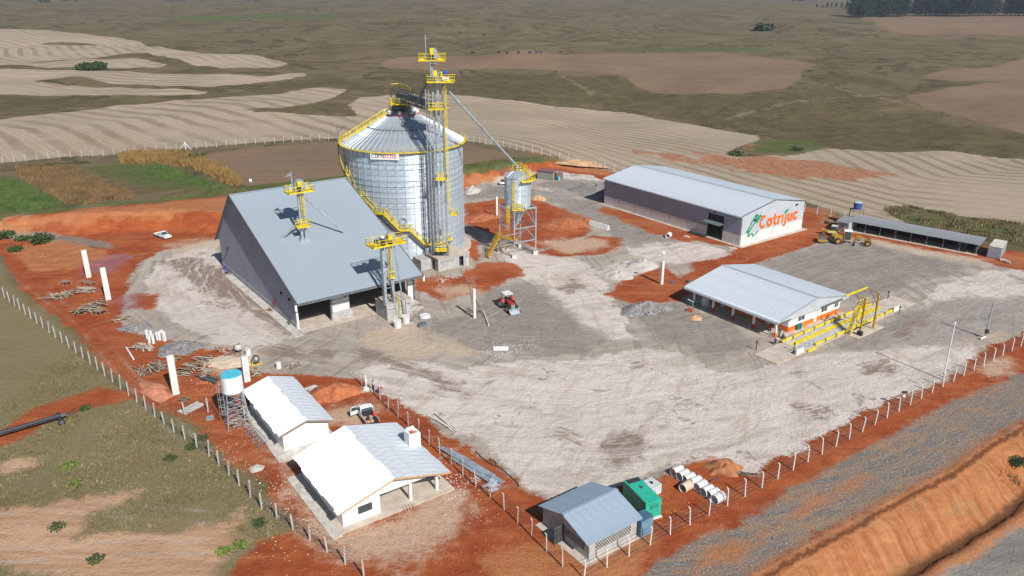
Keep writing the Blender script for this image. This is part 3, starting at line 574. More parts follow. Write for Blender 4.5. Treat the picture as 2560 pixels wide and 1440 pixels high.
def arc(cx,cz,rx,rz,a0,a1,n=10): return [(cx+rx*math.cos(math.radians(a0+(a1-a0)*i/n)),cz+rz*math.sin(math.radians(a0+(a1-a0)*i/n))) for i in range(n+1)]
# ================================================================ logo warehouse
ox,oy=G(1848.8,615.5)
T=thing('warehouse','long grey metal warehouse with the orange and green logo on its gable','warehouse',ox,oy,0,ANG)
Wd,Ln,EH,RH=22.2,44.0,6.85,8.75; LW=2.35
MB().box(-.9,Wd+.9,-1.2,Ln+1.0,-.25,.06).build('floor_slab',M_SLAB,T)
# low concrete wall panels between columns
def lowpanels(axis_,s0,s1,n,skip=()):
    st_=(s1-s0)/n
    for i in range(n):
        a=s0+i*st_+.05;c=s0+(i+1)*st_-.05
        if i in skip: continue
        b=MB()
        if axis_=='y0': b.box(a,c,-.10,.12,.06,LW)
        elif axis_=='x0': b.box(-.10,.12,a,c,.06,LW)
        elif axis_=='y1': b.box(a,c,Ln-.12,Ln+.1,.06,LW)
        else: b.box(Wd-.12,Wd+.1,a,c,.06,LW)
        b.build('concrete_panel',M_CONCW,T)
lowpanels('y0',0,Wd,4)
DS0,DS1=4.9,9.3      # doorway along the left side
st6=(Ln-DS1-.2)/6
for a,c in [(0,DS0)]+[(DS1+.2+i*st6,DS1+.2+(i+1)*st6-.1) for i in range(6)]: MB().box(-.10,.12,a+.05,c,.06,LW).build('concrete_panel',M_CONCW,T)
lowpanels('y1',0,Wd,4); lowpanels('x1',0,Ln,8)
roofz=lambda s: EH+(RH-EH)*(1-abs(s-Wd/2)/(Wd/2))
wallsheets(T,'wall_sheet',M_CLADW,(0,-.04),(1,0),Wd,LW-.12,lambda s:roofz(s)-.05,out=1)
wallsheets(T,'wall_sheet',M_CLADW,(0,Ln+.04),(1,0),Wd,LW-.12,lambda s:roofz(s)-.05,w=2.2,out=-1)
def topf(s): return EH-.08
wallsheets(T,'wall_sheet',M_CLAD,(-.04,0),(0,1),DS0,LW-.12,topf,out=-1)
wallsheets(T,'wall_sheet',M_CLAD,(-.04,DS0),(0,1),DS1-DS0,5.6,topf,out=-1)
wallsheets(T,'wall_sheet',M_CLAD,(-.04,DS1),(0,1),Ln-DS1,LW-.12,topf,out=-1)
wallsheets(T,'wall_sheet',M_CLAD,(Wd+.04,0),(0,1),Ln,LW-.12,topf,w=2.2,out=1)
b=MB()
for s in (0,Wd):
    for k in range(9): b.box(s+.0 if s==0 else s-.2,s+.2 if s==0 else s+.0,Ln/8*k-.12 if k else 0,Ln/8*k+.12,.06,EH-.1)
b.build('steel_column',M_DARK,T)
sl_=math.hypot(Wd/2+.25,(RH-EH)*(Wd/2+.25)/(Wd/2)); dz=(RH-EH)/(Wd/2)
sheets(T,'roof_sheet',M_ROOFW,(-.25,Ln+.35,EH-.25*dz+.03),(0,-1,0),(1,0,dz),Ln+.5,sl_,1.0,.25,.085,curve=.35)
sheets(T,'roof_sheet',M_ROOFW,(Wd+.25,-.15,EH-.25*dz+.03),(0,1,0),(-1,0,dz),Ln+.5,sl_,1.0,.25,.085)
b=MB(); b.bar((Wd/2,-.2,RH+.1),(Wd/2,Ln+.4,RH+.1),.5,.08); b.build('ridge_cap',M_ROOFW,T)
b=MB()
for sg in (0,1):
    x0=-.2 if sg==0 else Wd+.2
    b.bar((x0,-.13,EH-.06),(Wd/2,-.13,RH+.06),.06,.22)
b.build('verge_trim',M_ZINCD,T)
# doorway: reveal, open bay behind, canopy
b=MB(); b.box(.0,.08,DS0-.15,DS0,.06,5.6); b.box(.0,.08,DS1,DS1+.15,.06,5.6); b.box(0,.08,DS0-.15,DS1+.15,5.6,5.75); b.build('door_frame',M_ZINCD,T)
MB().box(.3,.4,DS0,DS1,3.6,5.6).build('rolled_door',M_DARK,T)
b=MB(); b.add([(-.05,DS0-.4,4.0),(-.05,DS1+.3,4.0),(-1.9,DS1+.3,3.75),(-1.9,DS0-.4,3.75),(-.05,DS0-.4,4.08),(-.05,DS1+.3,4.08),(-1.9,DS1+.3,3.83),(-1.9,DS0-.4,3.83)],[(0,1,2,3),(7,6,5,4),(0,4,5,1),(1,5,6,2),(2,6,7,3),(3,7,4,0)]); b.build('door_canopy',mat('dark_green_grey_sheet',(.13,.17,.17),.5),T)
for x,y in ((-.12,7.6),(-.12,40)): MB().box(x-.2,x,y-.2,y+.2,6.0,6.3).build('floodlight',M_BLACK,T)
for x in (4.2,19.0): MB().box(x-.3,x+.3,-.4,-.1,5.2+ (1.1 if x>10 else 0),5.5+(1.1 if x>10 else 0)).build('floodlight',M_BLACK,T)
b=MB(); b.path([(-.35,Ln+.3,EH-.30),(-.35,-.2,EH-.30)],.12); b.build('gutter',M_ZINC,T)
# lettering and emblem on the gable (drawn upright, slightly rising to the right like the roof line is not)
def sc(lines,x,z,s,kx=1.0): return [[(x+px*s*kx,z+pz*s) for px,pz in l] for l in lines]
LET={'C':[arc(.5,.62,.42,.55,55,305,12)],'o':[arc(.4,.4,.30,.33,0,360,14)],'t':[[(.28,1.05),(.28,.3),(.36,.1),(.55,.08)],[(.05,.72),(.52,.72)]],
 'r':[[(.12,.72),(.12,.06)],[(.12,.5),(.22,.66),(.42,.72)]],'i':[[(.12,.72),(.12,.06)]],'j':[[(.3,.72),(.3,-.12),(.18,-.3),(.0,-.3)]],
 'u':[[(.1,.72),(.1,.25),(.2,.1),(.38,.07),(.52,.16),(.58,.3)],[(.58,.72),(.58,.06)]],'c':[arc(.42,.4,.31,.33,52,308,10)]}
x=6.1; z0=2.95; s=2.32
for ch_,adv in [('C',1.12),('o',.92),('t',.76),('r',.66),('i',.34),('j',.62),('u',.82),('c',.8)]:
    l=strokes(sc(LET[ch_],x,z0,s),.58,.03); o=l.build('letter',M_LOGO_O,T); o.location=(0,-.13,0); o['label']='orange letter '+ch_; x+=adv*s*.99
jx=6.1+(1.12+.92+.76+.66+.34)*s*.99+.25*s
lf=MB(); lf.prism([(jx-.75,z0+1.95),(jx-.5,z0+2.55),(jx+.2,z0+2.95),(jx+.75,z0+2.95),(jx+.6,z0+2.5),(jx+.1,z0+2.1),(jx-.4,z0+2.0)],0,-.03,'y'); o=lf.build('leaf_emblem',M_LOGO_G,T); o.location=(0,-.13,0)
em=strokes([[(p[0]-1.4,p[1]) for p in l_] for l_ in [[(8.4,4.9),(7.5,6.1),(6.6,4.6),(6.1,5.0)],[(6.8,6.0),(5.9,6.45),(3.2,2.85),(4.1,3.0),(3.7,1.9)],[(7.0,5.9),(4.2,3.1)],[(4.0,1.85),(5.2,2.3),(5.6,1.55),(7.2,2.5)],[(3.9,2.9),(4.0,1.85)],[(5.9,6.45),(6.6,4.6)]]],.36,.03)
o=em.build('mountain_emblem',M_LOGO_G,T); o.location=(0,-.13,0)
# ================================================================ grain shed
P0=(-34.9,121.9)
D=thing('grain_shed','big grey shed with steep sloping roof next to the round silo','shed',-36.0,123.4,0,ANG)
SW,SL=22.0,38.9      # along the ridge (x), depth (y)
XR=22.6
prof=lambda s: (5.44+(s+2.4)*(17.41-5.44)/(27.33+2.4)) if s<=27.33 else max(4.6,17.41-(s-27.33)*(17.41-5.44)/(40.4-27.33))
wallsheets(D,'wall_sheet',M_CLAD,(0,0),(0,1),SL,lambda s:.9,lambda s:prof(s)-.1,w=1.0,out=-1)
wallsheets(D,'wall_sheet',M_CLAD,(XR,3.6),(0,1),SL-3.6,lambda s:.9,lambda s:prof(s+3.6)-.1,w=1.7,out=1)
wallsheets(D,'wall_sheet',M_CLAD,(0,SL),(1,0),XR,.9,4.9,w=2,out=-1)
b=MB(); b.box(-.12,.1,0,SL,0,.95); b.box(XR-.1,XR+.12,3.6,SL,0,.95); b.box(.1,XR-.1,SL-.1,SL+.12,0,.95); b.build('concrete_plinth',M_CONCG,D)
dzf=(17.41-5.44)/(29.73); Lf=math.hypot(29.73+.1,dzf*29.8)
sheets(D,'roof_sheet',M_ROOF,(-.45,-2.4,5.44),(1,0,0),(0,1,dzf),XR+.9,Lf,1.0,.25,.03,flat=True)
dzb=(17.41-5.44)/13.07; Lb=math.hypot(13.07,11.97)
sheets(D,'roof_sheet',M_ROOF,(XR+.45,40.4,5.44),(-1,0,0),(0,-1,dzb),XR+.9,Lb,1.0,.25,.03,flat=True)
b=MB(); b.bar((-.5,27.33,17.5),(XR+.5,27.33,17.5),.5,.1); b.build('ridge_cap',M_ROOF,D)
b=MB()
for x in (-.5,XR+.48):
    b.bar((x,-2.5,5.38),(x,27.33,17.45),.1,.3); b.bar((x,27.33,17.45),(x,40.4,5.4),.1,.3)
b.build('verge_trim',M_ZINCD,D)
b=MB(); b.bar((-.5,-2.6,5.3),(XR+.5,-2.6,5.3),.3,.3); b.build('gutter',M_ZINCD,D)
# open front: recess with dark interior, panels and posts
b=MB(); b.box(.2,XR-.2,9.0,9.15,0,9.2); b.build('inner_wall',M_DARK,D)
MB().box(.1,XR-.1,-2.0,9.0,-.1,.05).build('floor_slab',M_SLAB,D)
MB().box(-1.6,-.12,-3.0,33,-.1,.14).build('side_kerb_slab',M_CONC,D)
wallsheets(D,'front_wall_sheet',M_CLADW,(6.4,.3),(1,0),3.4,2.4,6.2,w=.85,out=1)
MB().box(6.4,9.8,.32,.52,1.2,2.4).build('front_wall_panel',M_CONCW,D)
MB().box(6.2,10.0,-.3,.3,0.05,1.3).build('front_plinth_panel',M_CONCG,D)
b=MB(); b.bar((8.0,-.02,2.3),(9.5,-.02,2.3),.05,.35); 
for x in (0.1,6.2,16.2,XR-.3): MB().box(x-.12,x+.22,-.2,.1,0.05,prof(0)-.2).build('steel_post',M_ZINCD if x>1 else M_CONCW,D)
MB().box(-.9,-.6,-2.45,-2.2,4.2,5.2).build('downpipe_stub',M_WHITE,D)
MB().box(XR+.5,XR+.8,-2.45,-2.2,4.2,5.2).build('downpipe_stub',M_WHITE,D)
b=MB()
for x in (0.1,XR-.1,6.2,16.2): b.bar((x,-2.2,5.1),(x,9.0,9.6),.14,.25)
for y in (-1,2,5,8): b.bar((0,y,prof(y)-.2),(XR,y,prof(y)-.2),.1,.12)
b.build('roof_beam',M_ZINCD,D)
for y,z in ((2.0,4.6),(5.6,4.6),(33.5,5.2)): MB().box(-.35,-.05,y-.18,y+.18,z,z+.35).build('floodlight',M_BLACK,D)
for x in (8.1,12.5): MB().box(x-.18,x+.18,-2.0,-1.7,4.6,4.9).build('floodlight',M_BLACK,D)
MB().box(-.16,-.05,9.2,9.9,1.2,2.4).build('fire_cabinet',M_RED,D)
# splayed tall column at the right side of the shed
# ================================================================ main silo
CX,CY,SR,SE,SA=-22.9,168.5,12.4,23.3,30.5
Q=thing('grain_silo','huge round steel silo with conical roof and yellow spiral stair','silo',CX,CY,0,0)
NC=46; NK=6; H0=.5; ch_=(SE-H0)/NK
pb=MB(); seg=4
seg=3; nr=int(ch_/.21)*6
for k in range(nr+1):
    z=ch_*k/nr; q=SR+.019*math.sin(2*math.pi*k/6)
    for i in range(seg+1):
        t=2*math.pi/NC*(i/seg-.5); pb.v.append((q*math.cos(t),q*math.sin(t),z))
pb.f=[(k*(seg+1)+i,k*(seg+1)+i+1,(k+1)*(seg+1)+i+1,(k+1)*(seg+1)+i) for k in range(nr) for i in range(seg)]
pm=pb.mesh('wall_panel',M_SILO,True)
for i in range(NC):
    for k in range(NK):
        M=Matrix.Translation((0,0,H0+k*ch_))@Matrix.Rotation(2*math.pi*i/NC,4,'Z')@Matrix.Diagonal((1+random.uniform(-.0006,.0006),1,1,1)); put('wall_panel',pm,Q,M)
sm=MB().box(SR-.02,SR+.09,-.04,.04,H0,SE-.05).mesh('stiffener',M_ZINC)
for i in range(NC): put('stiffener',sm,Q,Matrix.Rotation(2*math.pi*(i+.5)/NC,4,'Z'))
rm=MB().lathe([(SR+.02,0),(SR+.09,.0),(SR+.09,.09),(SR+.02,.09)],72).mesh('wind_ring',M_ZINC,False)
z=SE-1.5
for k in range(11): put('wind_ring',rm,Q,Matrix.Translation((0,0,z))); z-=1.12
b=MB(); b.lathe([(SR-.1,.5),(SR+1.5,.5),(SR+1.5,-.2)],64); b.build('ring_foundation',M_SLAB,Q)
NR=60; ro=SR+.35; slp=(SA-SE)/SR
def roofpanel(r0,r1):
    b=MB(); n=2; a0=-math.pi/NR;a1=math.pi/NR
    def pt(r,a,dz): return (r*math.cos(a),r*math.sin(a),SE+(SR-r)*slp+.12+dz)
    rs=[r0,r1]; cols=[(a0,.0),(a1-.018*(SR/ max(r1,4))*.5,.0),(a1-.012*(SR/max(r1,4))*.5,.16),(a1,.16),(a1+.0002,.0)]
    for r in rs:
        for a,dz in cols: b.v.append(pt(r,a,dz))
    b.f=[(i+5,i+6,i+1,i) for i in range(4)]; return b.mesh('roof_panel',M_SROOF)
p1=roofpanel(ro,7.2); p2=roofpanel(7.3,1.6)
for i in range(NR):
    put('roof_panel',p1,Q,Matrix.Rotation(2*math.pi*i/NR,4,'Z')); put('roof_panel',p2,Q,Matrix.Translation((0,0,.05))@Matrix.Rotation(2*math.pi*i/NR,4,'Z'))
b=MB(); b.lathe([(7.32,SE+(SR-7.32)*slp+.15),(7.32,SE+(SR-7.32)*slp+.27),(7.15,SE+(SR-7.15)*slp+.27)],60); b.build('roof_seam',M_ZINCD,Q)
b=MB(); b.lathe([(2.2,SA-.55),(1.7,SA+.1),(.9,SA+.3),(.9,SA+1.6),(0,SA+1.6)],24); b.build('roof_cap',M_ZINCD,Q)
for i in range(9):
    t=math.radians(-175+i*43); r=3.3; z=SE+(SR-r)*slp+.2; cx_,cy_=r*math.cos(t),r*math.sin(t)
    v=MB(); v.tube((cx_,cy_,z-.1),(cx_,cy_,z+.3),.42,n=12); o=v.build('roof_vent',M_RED,Q)
    v=MB(); v.tube((cx_,cy_,z+.3),(cx_,cy_,z+.75),.36,.34,n=12); v.tube((cx_,cy_,z+.75),(cx_,cy_,z+1.0),.40,.1,n=12); v.build('vent_cap',M_WHITE,o)
MB().box(5.6,6.2,-7.6,-6.9,SE+(SR-9.2)*slp+.2,SE+(SR-9.2)*slp+.45).build('roof_hatch',M_ROOF,Q)
b=MB(); b.box(-2.0,2.0,-2.4,2.4,SA+.32,SA+.48); b.build('top_platform',M_YEL,Q)
b=MB(); railing(b,[(-2.0,-2.4,SA+.48),(2.0,-2.4,SA+.48)],1.1,1.0,.06); railing(b,[(-2.0,2.4,SA+.48),(-2.0,-2.4,SA+.48)],1.1,1.0,.06); railing(b,[(2.0,2.4,SA+.48),(2.0,-.5,SA+.48)],1.1,1.0,.06); b.build('railing',M_YEL,Q)
# eave walkway
b=MB(); b.lathe([(SR+.15,SE-.05),(SR+.85,SE-.05),(SR+.85,SE-.19),(SR+.15,SE-.19)],72); b.build('eave_walkway',M_YEL,Q)
b=MB(); b.lathe([(SR+.83,SE+.92),(SR+.86,SE+.92),(SR+.86,SE+.95),(SR+.83,SE+.95)],72); b.lathe([(SR+.83,SE+.45),(SR+.85,SE+.45),(SR+.85,SE+.47),(SR+.83,SE+.47)],72)
for i in range(44): t=2*math.pi*i/44; b.bar(((SR+.84)*math.cos(t),(SR+.84)*math.sin(t),SE-.1),((SR+.84)*math.cos(t),(SR+.84)*math.sin(t),SE+.95),.05)
b.build('eave_railing',M_YEL,Q)
# stair up the roof (left side)
def flight(parent,a,c,width,side,m=M_YEL,treads=True,rail=(True,True)):
    a=Vector(a);c=Vector(c); side=Vector(side).normalized(); L_=(c-a).length
    b=MB()
    for s_ in (0,width): b.bar(a+side*s_,c+side*s_,.07,.28)
    b.build('stair_stringer',m,parent)
    n=max(2,int(abs(c.z-a.z)/.21)); b=MB()
    for i in range(n): p=a+(c-a)*((i+.5)/n); b.bar(p+side*.04,p+side*(width-.04),.26,.04)
    b.build('stair_treads',M_ZINC if m is M_YEL else m,parent)
    b=MB()
    for on,s_ in zip(rail,(0,width)):
        if on: railing(b,[a+side*s_,c+side*s_],1.0,1.6,.06,toe=False)
    b.build('stair_railing',m,parent)
tA=math.radians(190)
ra=lambda r,dz=0:(r*math.cos(tA),r*math.sin(tA),SE+(SR-r)*slp+.3+dz)
flight(Q,ra(SR-.2),ra(2.2),.8,(-math.sin(tA),math.cos(tA),0))
# spiral stair with landings round the wall, found from where it stands against the wall
def cyl(px,py,r):
    u=ray(px,py); A_=u[0]**2+u[1]**2; B_=-2*(u[0]*CX+u[1]*CY); C_=CX*CX+CY*CY-r*r; dd=B_*B_-4*A_*C_
    t=(-B_-math.sqrt(max(0,dd)))/(2*A_); x,y=u[0]*t,u[1]*t; return math.atan2(y-CY,x-CX),CAMH+u[2]*t
ST=[cyl(*p,SR+.95) for p in [(1130,601),(1064,606),(1025,574),(1000,575),(959,532),(938,533),(898,489),(886,487),(866,440),(862,434),(851,400)]]
ri,rr=SR+.2,SR+1.05
def cp(a,z,r): return (r*math.cos(a),r*math.sin(a),z)
pairs=list(zip(ST,ST[1:]))
for i,((a0,z0_),(a1,z1_)) in enumerate(pairs):
    if i%2==0:   # landing
        z_=(z0_+z1_)/2; ns=max(1,int(abs(a1-a0)/.06)); b=MB()
        for k in range(ns):
            q0=a0+(a1-a0)*k/ns;q1=a0+(a1-a0)*(k+1)/ns
            b.add([cp(q0,z_,ri),cp(q1,z_,ri),cp(q1,z_,rr),cp(q0,z_,rr),cp(q0,z_-.3,ri),cp(q1,z_-.3,ri),cp(q1,z_-.3,rr),cp(q0,z_-.3,rr)],[(0,1,2,3),(7,6,5,4),(3,2,6,7),(0,4,5,1),(0,3,7,4),(1,5,6,2)])
        b.build('stair_landing',M_YEL,Q)
        b=MB(); railing(b,[cp(a0+(a1-a0)*k/ns,z_,rr) for k in range(ns+1)],1.05,1.2,.06); b.build('landing_railing',M_YEL,Q)
        b=MB()
        for q in (a0,a1): b.bar(cp(q,z_-.3,rr),cp(q,z_-1.5,ri-.1),.08)
        b.build('landing_bracket',M_ZINCD,Q)
    else:
        za=pairs[i-1][0][1]*.5+pairs[i-1][1][1]*.5 if False else (ST[i-1][1]+ST[i][1])/2
        zb=(ST[i+1][1]+ST[min(i+2,len(ST)-1)][1])/2
        ns=max(1,int(abs(a1-a0)/.09))
        bs,bt,br,bu=MB(),MB(),MB(),MB()
        for k in range(ns):
            q0=a0+(a1-a0)*k/ns;q1=a0+(a1-a0)*(k+1)/ns; y0=za+(zb-za)*k/ns;y1=za+(zb-za)*(k+1)/ns
            bs.bar(cp(q0,y0-.1,rr),cp(q1,y1-.1,rr),.08,.36); bs.bar(cp(q0,y0-.1,ri),cp(q1,y1-.1,ri),.06,.3)
            bu.bar(cp(q0,y0-.75,rr-.2),cp(q1,y1-.75,rr-.2),.06,.5)
            nt_=max(1,int(abs(y1-y0)/.22))
            for j in range(nt_): f=(j+.5)/nt_; bt.bar(cp(q0+(q1-q0)*f,y0+(y1-y0)*f,ri),cp(q0+(q1-q0)*f,y0+(y1-y0)*f,rr),.25,.04)
        railing(br,[cp(a0+(a1-a0)*k/ns,za+(zb-za)*k/ns,rr) for k in range(ns+1)],1.0,1.3,.06,toe=False)
        railing(br,[cp(a0+(a1-a0)*k/ns,za+(zb-za)*k/ns,ri+.05) for k in range(ns+1)],1.0,1.6,.05,toe=False,mid=False)
        bs.build('stair_stringer',M_YEL,Q); bt.build('stair_treads',M_ZINC,Q); br.build('stair_railing',M_YEL,Q); bu.build('stair_support',M_ZINCD,Q)
# last climb up the left side to the eave
a_,z_=ST[-1]; 
def helix(a0,z0_,a1,z1_):
    ns=8; bs,bt,br=MB(),MB(),MB()
    for k in range(ns):
        q0=a0+(a1-a0)*k/ns;q1=a0+(a1-a0)*(k+1)/ns; y0=z0_+(z1_-z0_)*k/ns;y1=z0_+(z1_-z0_)*(k+1)/ns
        bs.bar(cp(q0,y0-.1,rr),cp(q1,y1-.1,rr),.08,.36)
        for j in range(3): f=(j+.5)/3; bt.bar(cp(q0+(q1-q0)*f,y0+(y1-y0)*f,ri),cp(q0+(q1-q0)*f,y0+(y1-y0)*f,rr),.25,.04)
    railing(br,[cp(a0+(a1-a0)*k/ns,z0_+(z1_-z0_)*k/ns,rr) for k in range(ns+1)],1.0,1.3,.06,toe=False)
    bs.build('stair_stringer',M_YEL,Q); bt.build('stair_treads',M_ZINC,Q); br.build('stair_railing',M_YEL,Q)
helix(a_,z_,math.radians(-188),SE-.1)
# cable hoist bracket on the left eave
b=MB(); b.bar(cp(math.radians(195),SE,SR+.9),cp(math.radians(195),SE+3.2,SR+.9),.12); b.bar(cp(math.radians(195),SE+3.2,SR+.9),cp(math.radians(200),SE+3.6,SR-.9+.0),.1); b.bar(cp(math.radians(195),SE+2,SR+.9),cp(math.radians(200),SE+3.4,SR-.1),.07); b.build('hoist_arm',M_ZINCD,Q)
b=MB(); b.lathe([(.55,0),(.8,0),(.8,.25),(.55,.25)],20); o=b.build('manhole_ring',M_ZINC,Q); a_,z_=cyl(1009,553,SR+.1); o.location=cp(a_,z_,SR+.05); o.rotation_euler=(0,math.pi/2,a_)
# maker's sign
a_,z_=cyl(962,391,SR+.3)
sg=bpy.data.objects.new('sign_board',MB().box(-2.9,2.9,-.06,.0,-.62,.62).mesh('sign_board',M_WHITE)); COL.objects.link(sg); sg.parent=Q; sg.location=cp(a_,z_,SR+.35); sg.rotation_euler=(0,0,a_+math.pi/2)
SQ={'C':[[(.8,.9),(.15,.9),(.0,.75),(.0,.15),(.15,0),(.8,0)]],'O':[[(.15,.9),(.7,.9),(.85,.75),(.85,.15),(.7,0),(.15,0),(0,.15),(0,.75),(.15,.9)]],'N':[[(0,0),(0,.9),(.7,.9),(.85,.75),(.85,0)]],
 'S':[[(.8,.9),(.15,.9),(0,.75),(0,.6),(.1,.48),(.75,.44),(.85,.3),(.85,.15),(.7,0),(.02,0)]],'I':[[(0,0),(0,.9)]],'L':[[(0,.9),(0,.15),(.15,0),(.75,0)]]}
x=-2.6; M_SG1=mat('dark_sign_letter',(.06,.03,.06)); M_SG2=mat('red_sign_letter',(.55,.02,.08))
for c_,ad in zip('CONSILOS',[.8,.8,.8,.8,.27,.7,.8,.8]):
    l=strokes(sc(SQ[c_],x,-.27,.62,.9),.13,.02,6); o=l.build('letter',M_SG1 if x<-.35 else M_SG2,sg); o.location=(0,-.07,0); o['label']='letter '+c_; x+=ad*.62*.9+.24
# ================================================================ pit house and elevator tower
ax,ay=G(1096,680)
H=thing('pit_house','grey block pit house with flat roof at the foot of the silo','pump house',ax,ay,0,ANG)
PW,PD=7.4,4.6
b=MB(); b.box(0,5.0,0,.2,0,2.63); b.box(6.05,PW,0,.2,0,2.63); b.box(5.0,6.05,0,.2,2.25,2.63); b.build('front_wall',M_CONCG,H)
b=MB(); b.box(0,.2,.2,1.3,0,2.63); b.box(0,.2,2.2,PD,0,2.63); b.box(0,.2,1.3,2.2,2.2,2.63); b.box(PW-.2,PW,.2,PD,0,2.63); b.box(0.2,PW-.2,PD-.2,PD,0,2.63); b.build('side_wall',M_CONCG,H)
MB().box(-.15,PW+.15,-.15,PD+.2,2.63,2.8).build('roof_slab',M_SLAB,H)
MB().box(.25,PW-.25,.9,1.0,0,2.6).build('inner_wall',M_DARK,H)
for x0,x1 in ((.4,3.9),(6.4,7.0)):
    for z in (1.75,2.05): MB().box(x0,x1,-.012,.1,z,z+.07).build('vent_slot',M_DARK,H)
b=MB(); b.box(-2.4,0,2.6,6.0,0,2.1); b.build('side_annex',M_CONCG,H)
b=MB(); railing(b,[(4.6,PD-.3,2.8),(4.6,PD-1.4,2.8),(6.0,PD-.3,2.8)],1.0,.8,.05,toe=False); b.build('railing',M_YEL,H)
T0=(-13.9,153.95)
E_=thing('elevator_tower','tallest galvanised bucket elevator tower with yellow platforms standing beside the silo','grain elevator',T0[0],T0[1],2.8,0)
def head(parent,x,y,z,s=1.0,a=0):
    b=MB(); pr=[(-.85*s,0),(.85*s,0),(.85*s,1.0*s),(.45*s,1.75*s),(-.45*s,1.75*s),(-.85*s,1.0*s)]
    b.prism(pr,-.35*s,.35*s,'y'); b.v=[(x+vx_,y+vy_,z+vz_) for vx_,vy_,vz_ in b.v]
    b.build('elevator_head',M_ZINC,parent)
def leg(parent,x,y,z0,z1,w=.5,d=.36):
    b=MB(); b.box(x-w/2,x+w/2,y-d/2,y+d/2,z0,z1); z=z0+1
    while z<z1: b.box(x-w/2-.05,x+w/2+.05,y-d/2-.05,y+d/2+.05,z,z+.08); z+=2.0
    b.build('elevator_leg',M_ZINC,parent)
zB=0
leg(E_,-.95,.35,0,38.2,.42,.34); leg(E_,-.95,1.35,0,38.2,.42,.34)
leg(E_,.0,0,0,34.2,.42,.34); leg(E_,.85,0,0,34.2,.42,.34)
head(E_,-.75,.6,38.2,1.1); head(E_,.45,0,34.2,1.0)
platform(E_,-3.4,1.6,-.9,1.8,38.0); platform(E_,-1.9,3.2,-1.7,1.2,34.2)
MB().box(-1.2,-.5,-.6,-.1,39.2,40.2).build('drive_guard',M_YEL,E_); MB().box(-1.15,-.55,-.6,-.1,38.1,39.2).build('gear_motor',M_BLACK,E_)
b=MB(); b.bar((-1.9,-.8,38),(-1.9,-.8,42.6),.14); b.bar((-1.9,-.8,41.9),(-1.2,-.8,41.9),.07); b.build('lightning_mast',M_ZINC,E_)
b=MB(); b.bar((-1.1,-1.6,34.2),(-1.1,-1.6,38.4),.12); b.bar((-1.1,-1.6,37.6),(.2,-1.6,37.6),.07); b.build('camera_mast',M_ZINC,E_)
MB().box(1.0,2.2,-1.1,-.3,34.5,35.0).build('motor_base',M_WHITE,E_); b=MB(); b.tube((1.1,-.7,35.9),(2.1,-.7,35.9),.32,n=12); b.build('electric_motor',mat('blue_motor',(.02,.09,.35),.4),E_)
MB().box(.7,1.0,-.9,-.5,35.0,36.0).build('drive_guard',M_YEL,E_); MB().box(-.6,0,-1.2,-.9,35.2,36.3).build('drive_guard',M_YEL,E_)
platform(E_,-1.9,1.2,-1.4,-.3,29.2); platform(E_,-.9,1.2,-1.6,-.4,15.8); platform(E_,1.7,3.1,-1.0,.3,8.6); platform(E_,-1.4,1.0,-1.8,-.4,1.4)
ladder(E_,1.35,-.35,16,34); ladder(E_,1.55,-.35,8.8,16.2); 
b=MB()
for z in range(3,34,4): b.bar((-1.5,-.25,z),(1.3,-.25,z),.07); b.bar((-1.5,.25,z),(1.3,.25,z),.07)
b.build('cross_ties',M_ZINC,E_)
b=MB()
lx=[(-2.35,-.3),(-1.75,-.3),(-2.35,.4),(-1.75,.4)]
for p in lx: b.bar((*p,0),(*p,33),.09)
for z in np.arange(0,33,1.3):
    for i,j in ((0,1),(2,3),(0,2),(1,3)):
        z2=z+1.3; b.bar((*lx[i],z),(*lx[j],z2),.05); b.bar((*lx[i],z),(*lx[j],z),.05)
b.build('lattice_mast',M_ZINC,E_)
for x,y in ((-.95,.8),(.4,0)): MB().box(x-.7,x+.7,y-.5,y+.5,0,1.2).build('elevator_boot',M_ZINCD,E_)
b=MB(); b.tube((.9,0,33.6),(1.2,.2,31.9),.28,n=10); b.build('spout',M_ZINCD,E_)
b=MB(); b.tube((-2.0,.6,33.8),(-4.5,3.2,29.6),.28,n=10); b.build('spout',M_ZINCD,E_)
# downpipe
HC=(1.18,163.9)
K=thing('discharge_pipe','long sloping grey pipe from the elevator tower to the small silo','pipe',T0[0]+1.0,T0[1],36.3,0)
pa=Vector((0,0,0)); pb_=Vector((HC[0]-T0[0]-1.0,HC[1]-T0[1],18.6-36.3)); b=MB(); b.tube(pa,pb_,.24,n=10); b.build('pipe',M_ZINC,K)
b=MB()
for f in np.linspace(.08,.95,9): p=pa+(pb_-pa)*f; b.tube(p-(pb_-pa).normalized()*.06,p+(pb_-pa).normalized()*.06,.33,n=10)
b.build('pipe_flanges',M_ZINC,K)
# catwalk bridge over the silo
bx,by=T0[0]-1.2,T0[1]+1.0; end=Vector((CX-bx,CY-by,0)); L_=end.length+3.0
BR=thing('conveyor_bridge','dark lattice conveyor bridge from the tower to the silo top','conveyor',bx,by,31.6,math.atan2(end.y,end.x))
b=MB(); w=1.0
for y in (-w,w):
    for z in (0,1.9): b.bar((0,y,z),(L_,y,z),.14)
    k=0.0
    while k<L_-.1:
        b.bar((k,y,0),(k+1.3,y,1.9),.07); b.bar((k+1.3,y,1.9),(min(L_,k+2.6),y,0),.07); b.bar((k,y,0),(k,y,2.9),.07); k+=2.6
    b.bar((0,y,2.9),(L_,y,2.9),.07)
b.build('bridge_truss',M_ZINCD,BR)
b=MB(); k=0
while k<L_: b.bar((k,-w-.9,0),(k,w+.9,0),.1); k+=1.6
b.build('bridge_cross_beam',M_ZINCD,BR)
MB().box(.5,L_-1.5,-.45,.45,.5,1.35).build('conveyor_casing',M_ZINCD,BR); MB().box(0,L_,.5,w,.05,.1).build('walkway_grating',M_ZINCD,BR)
b=MB()
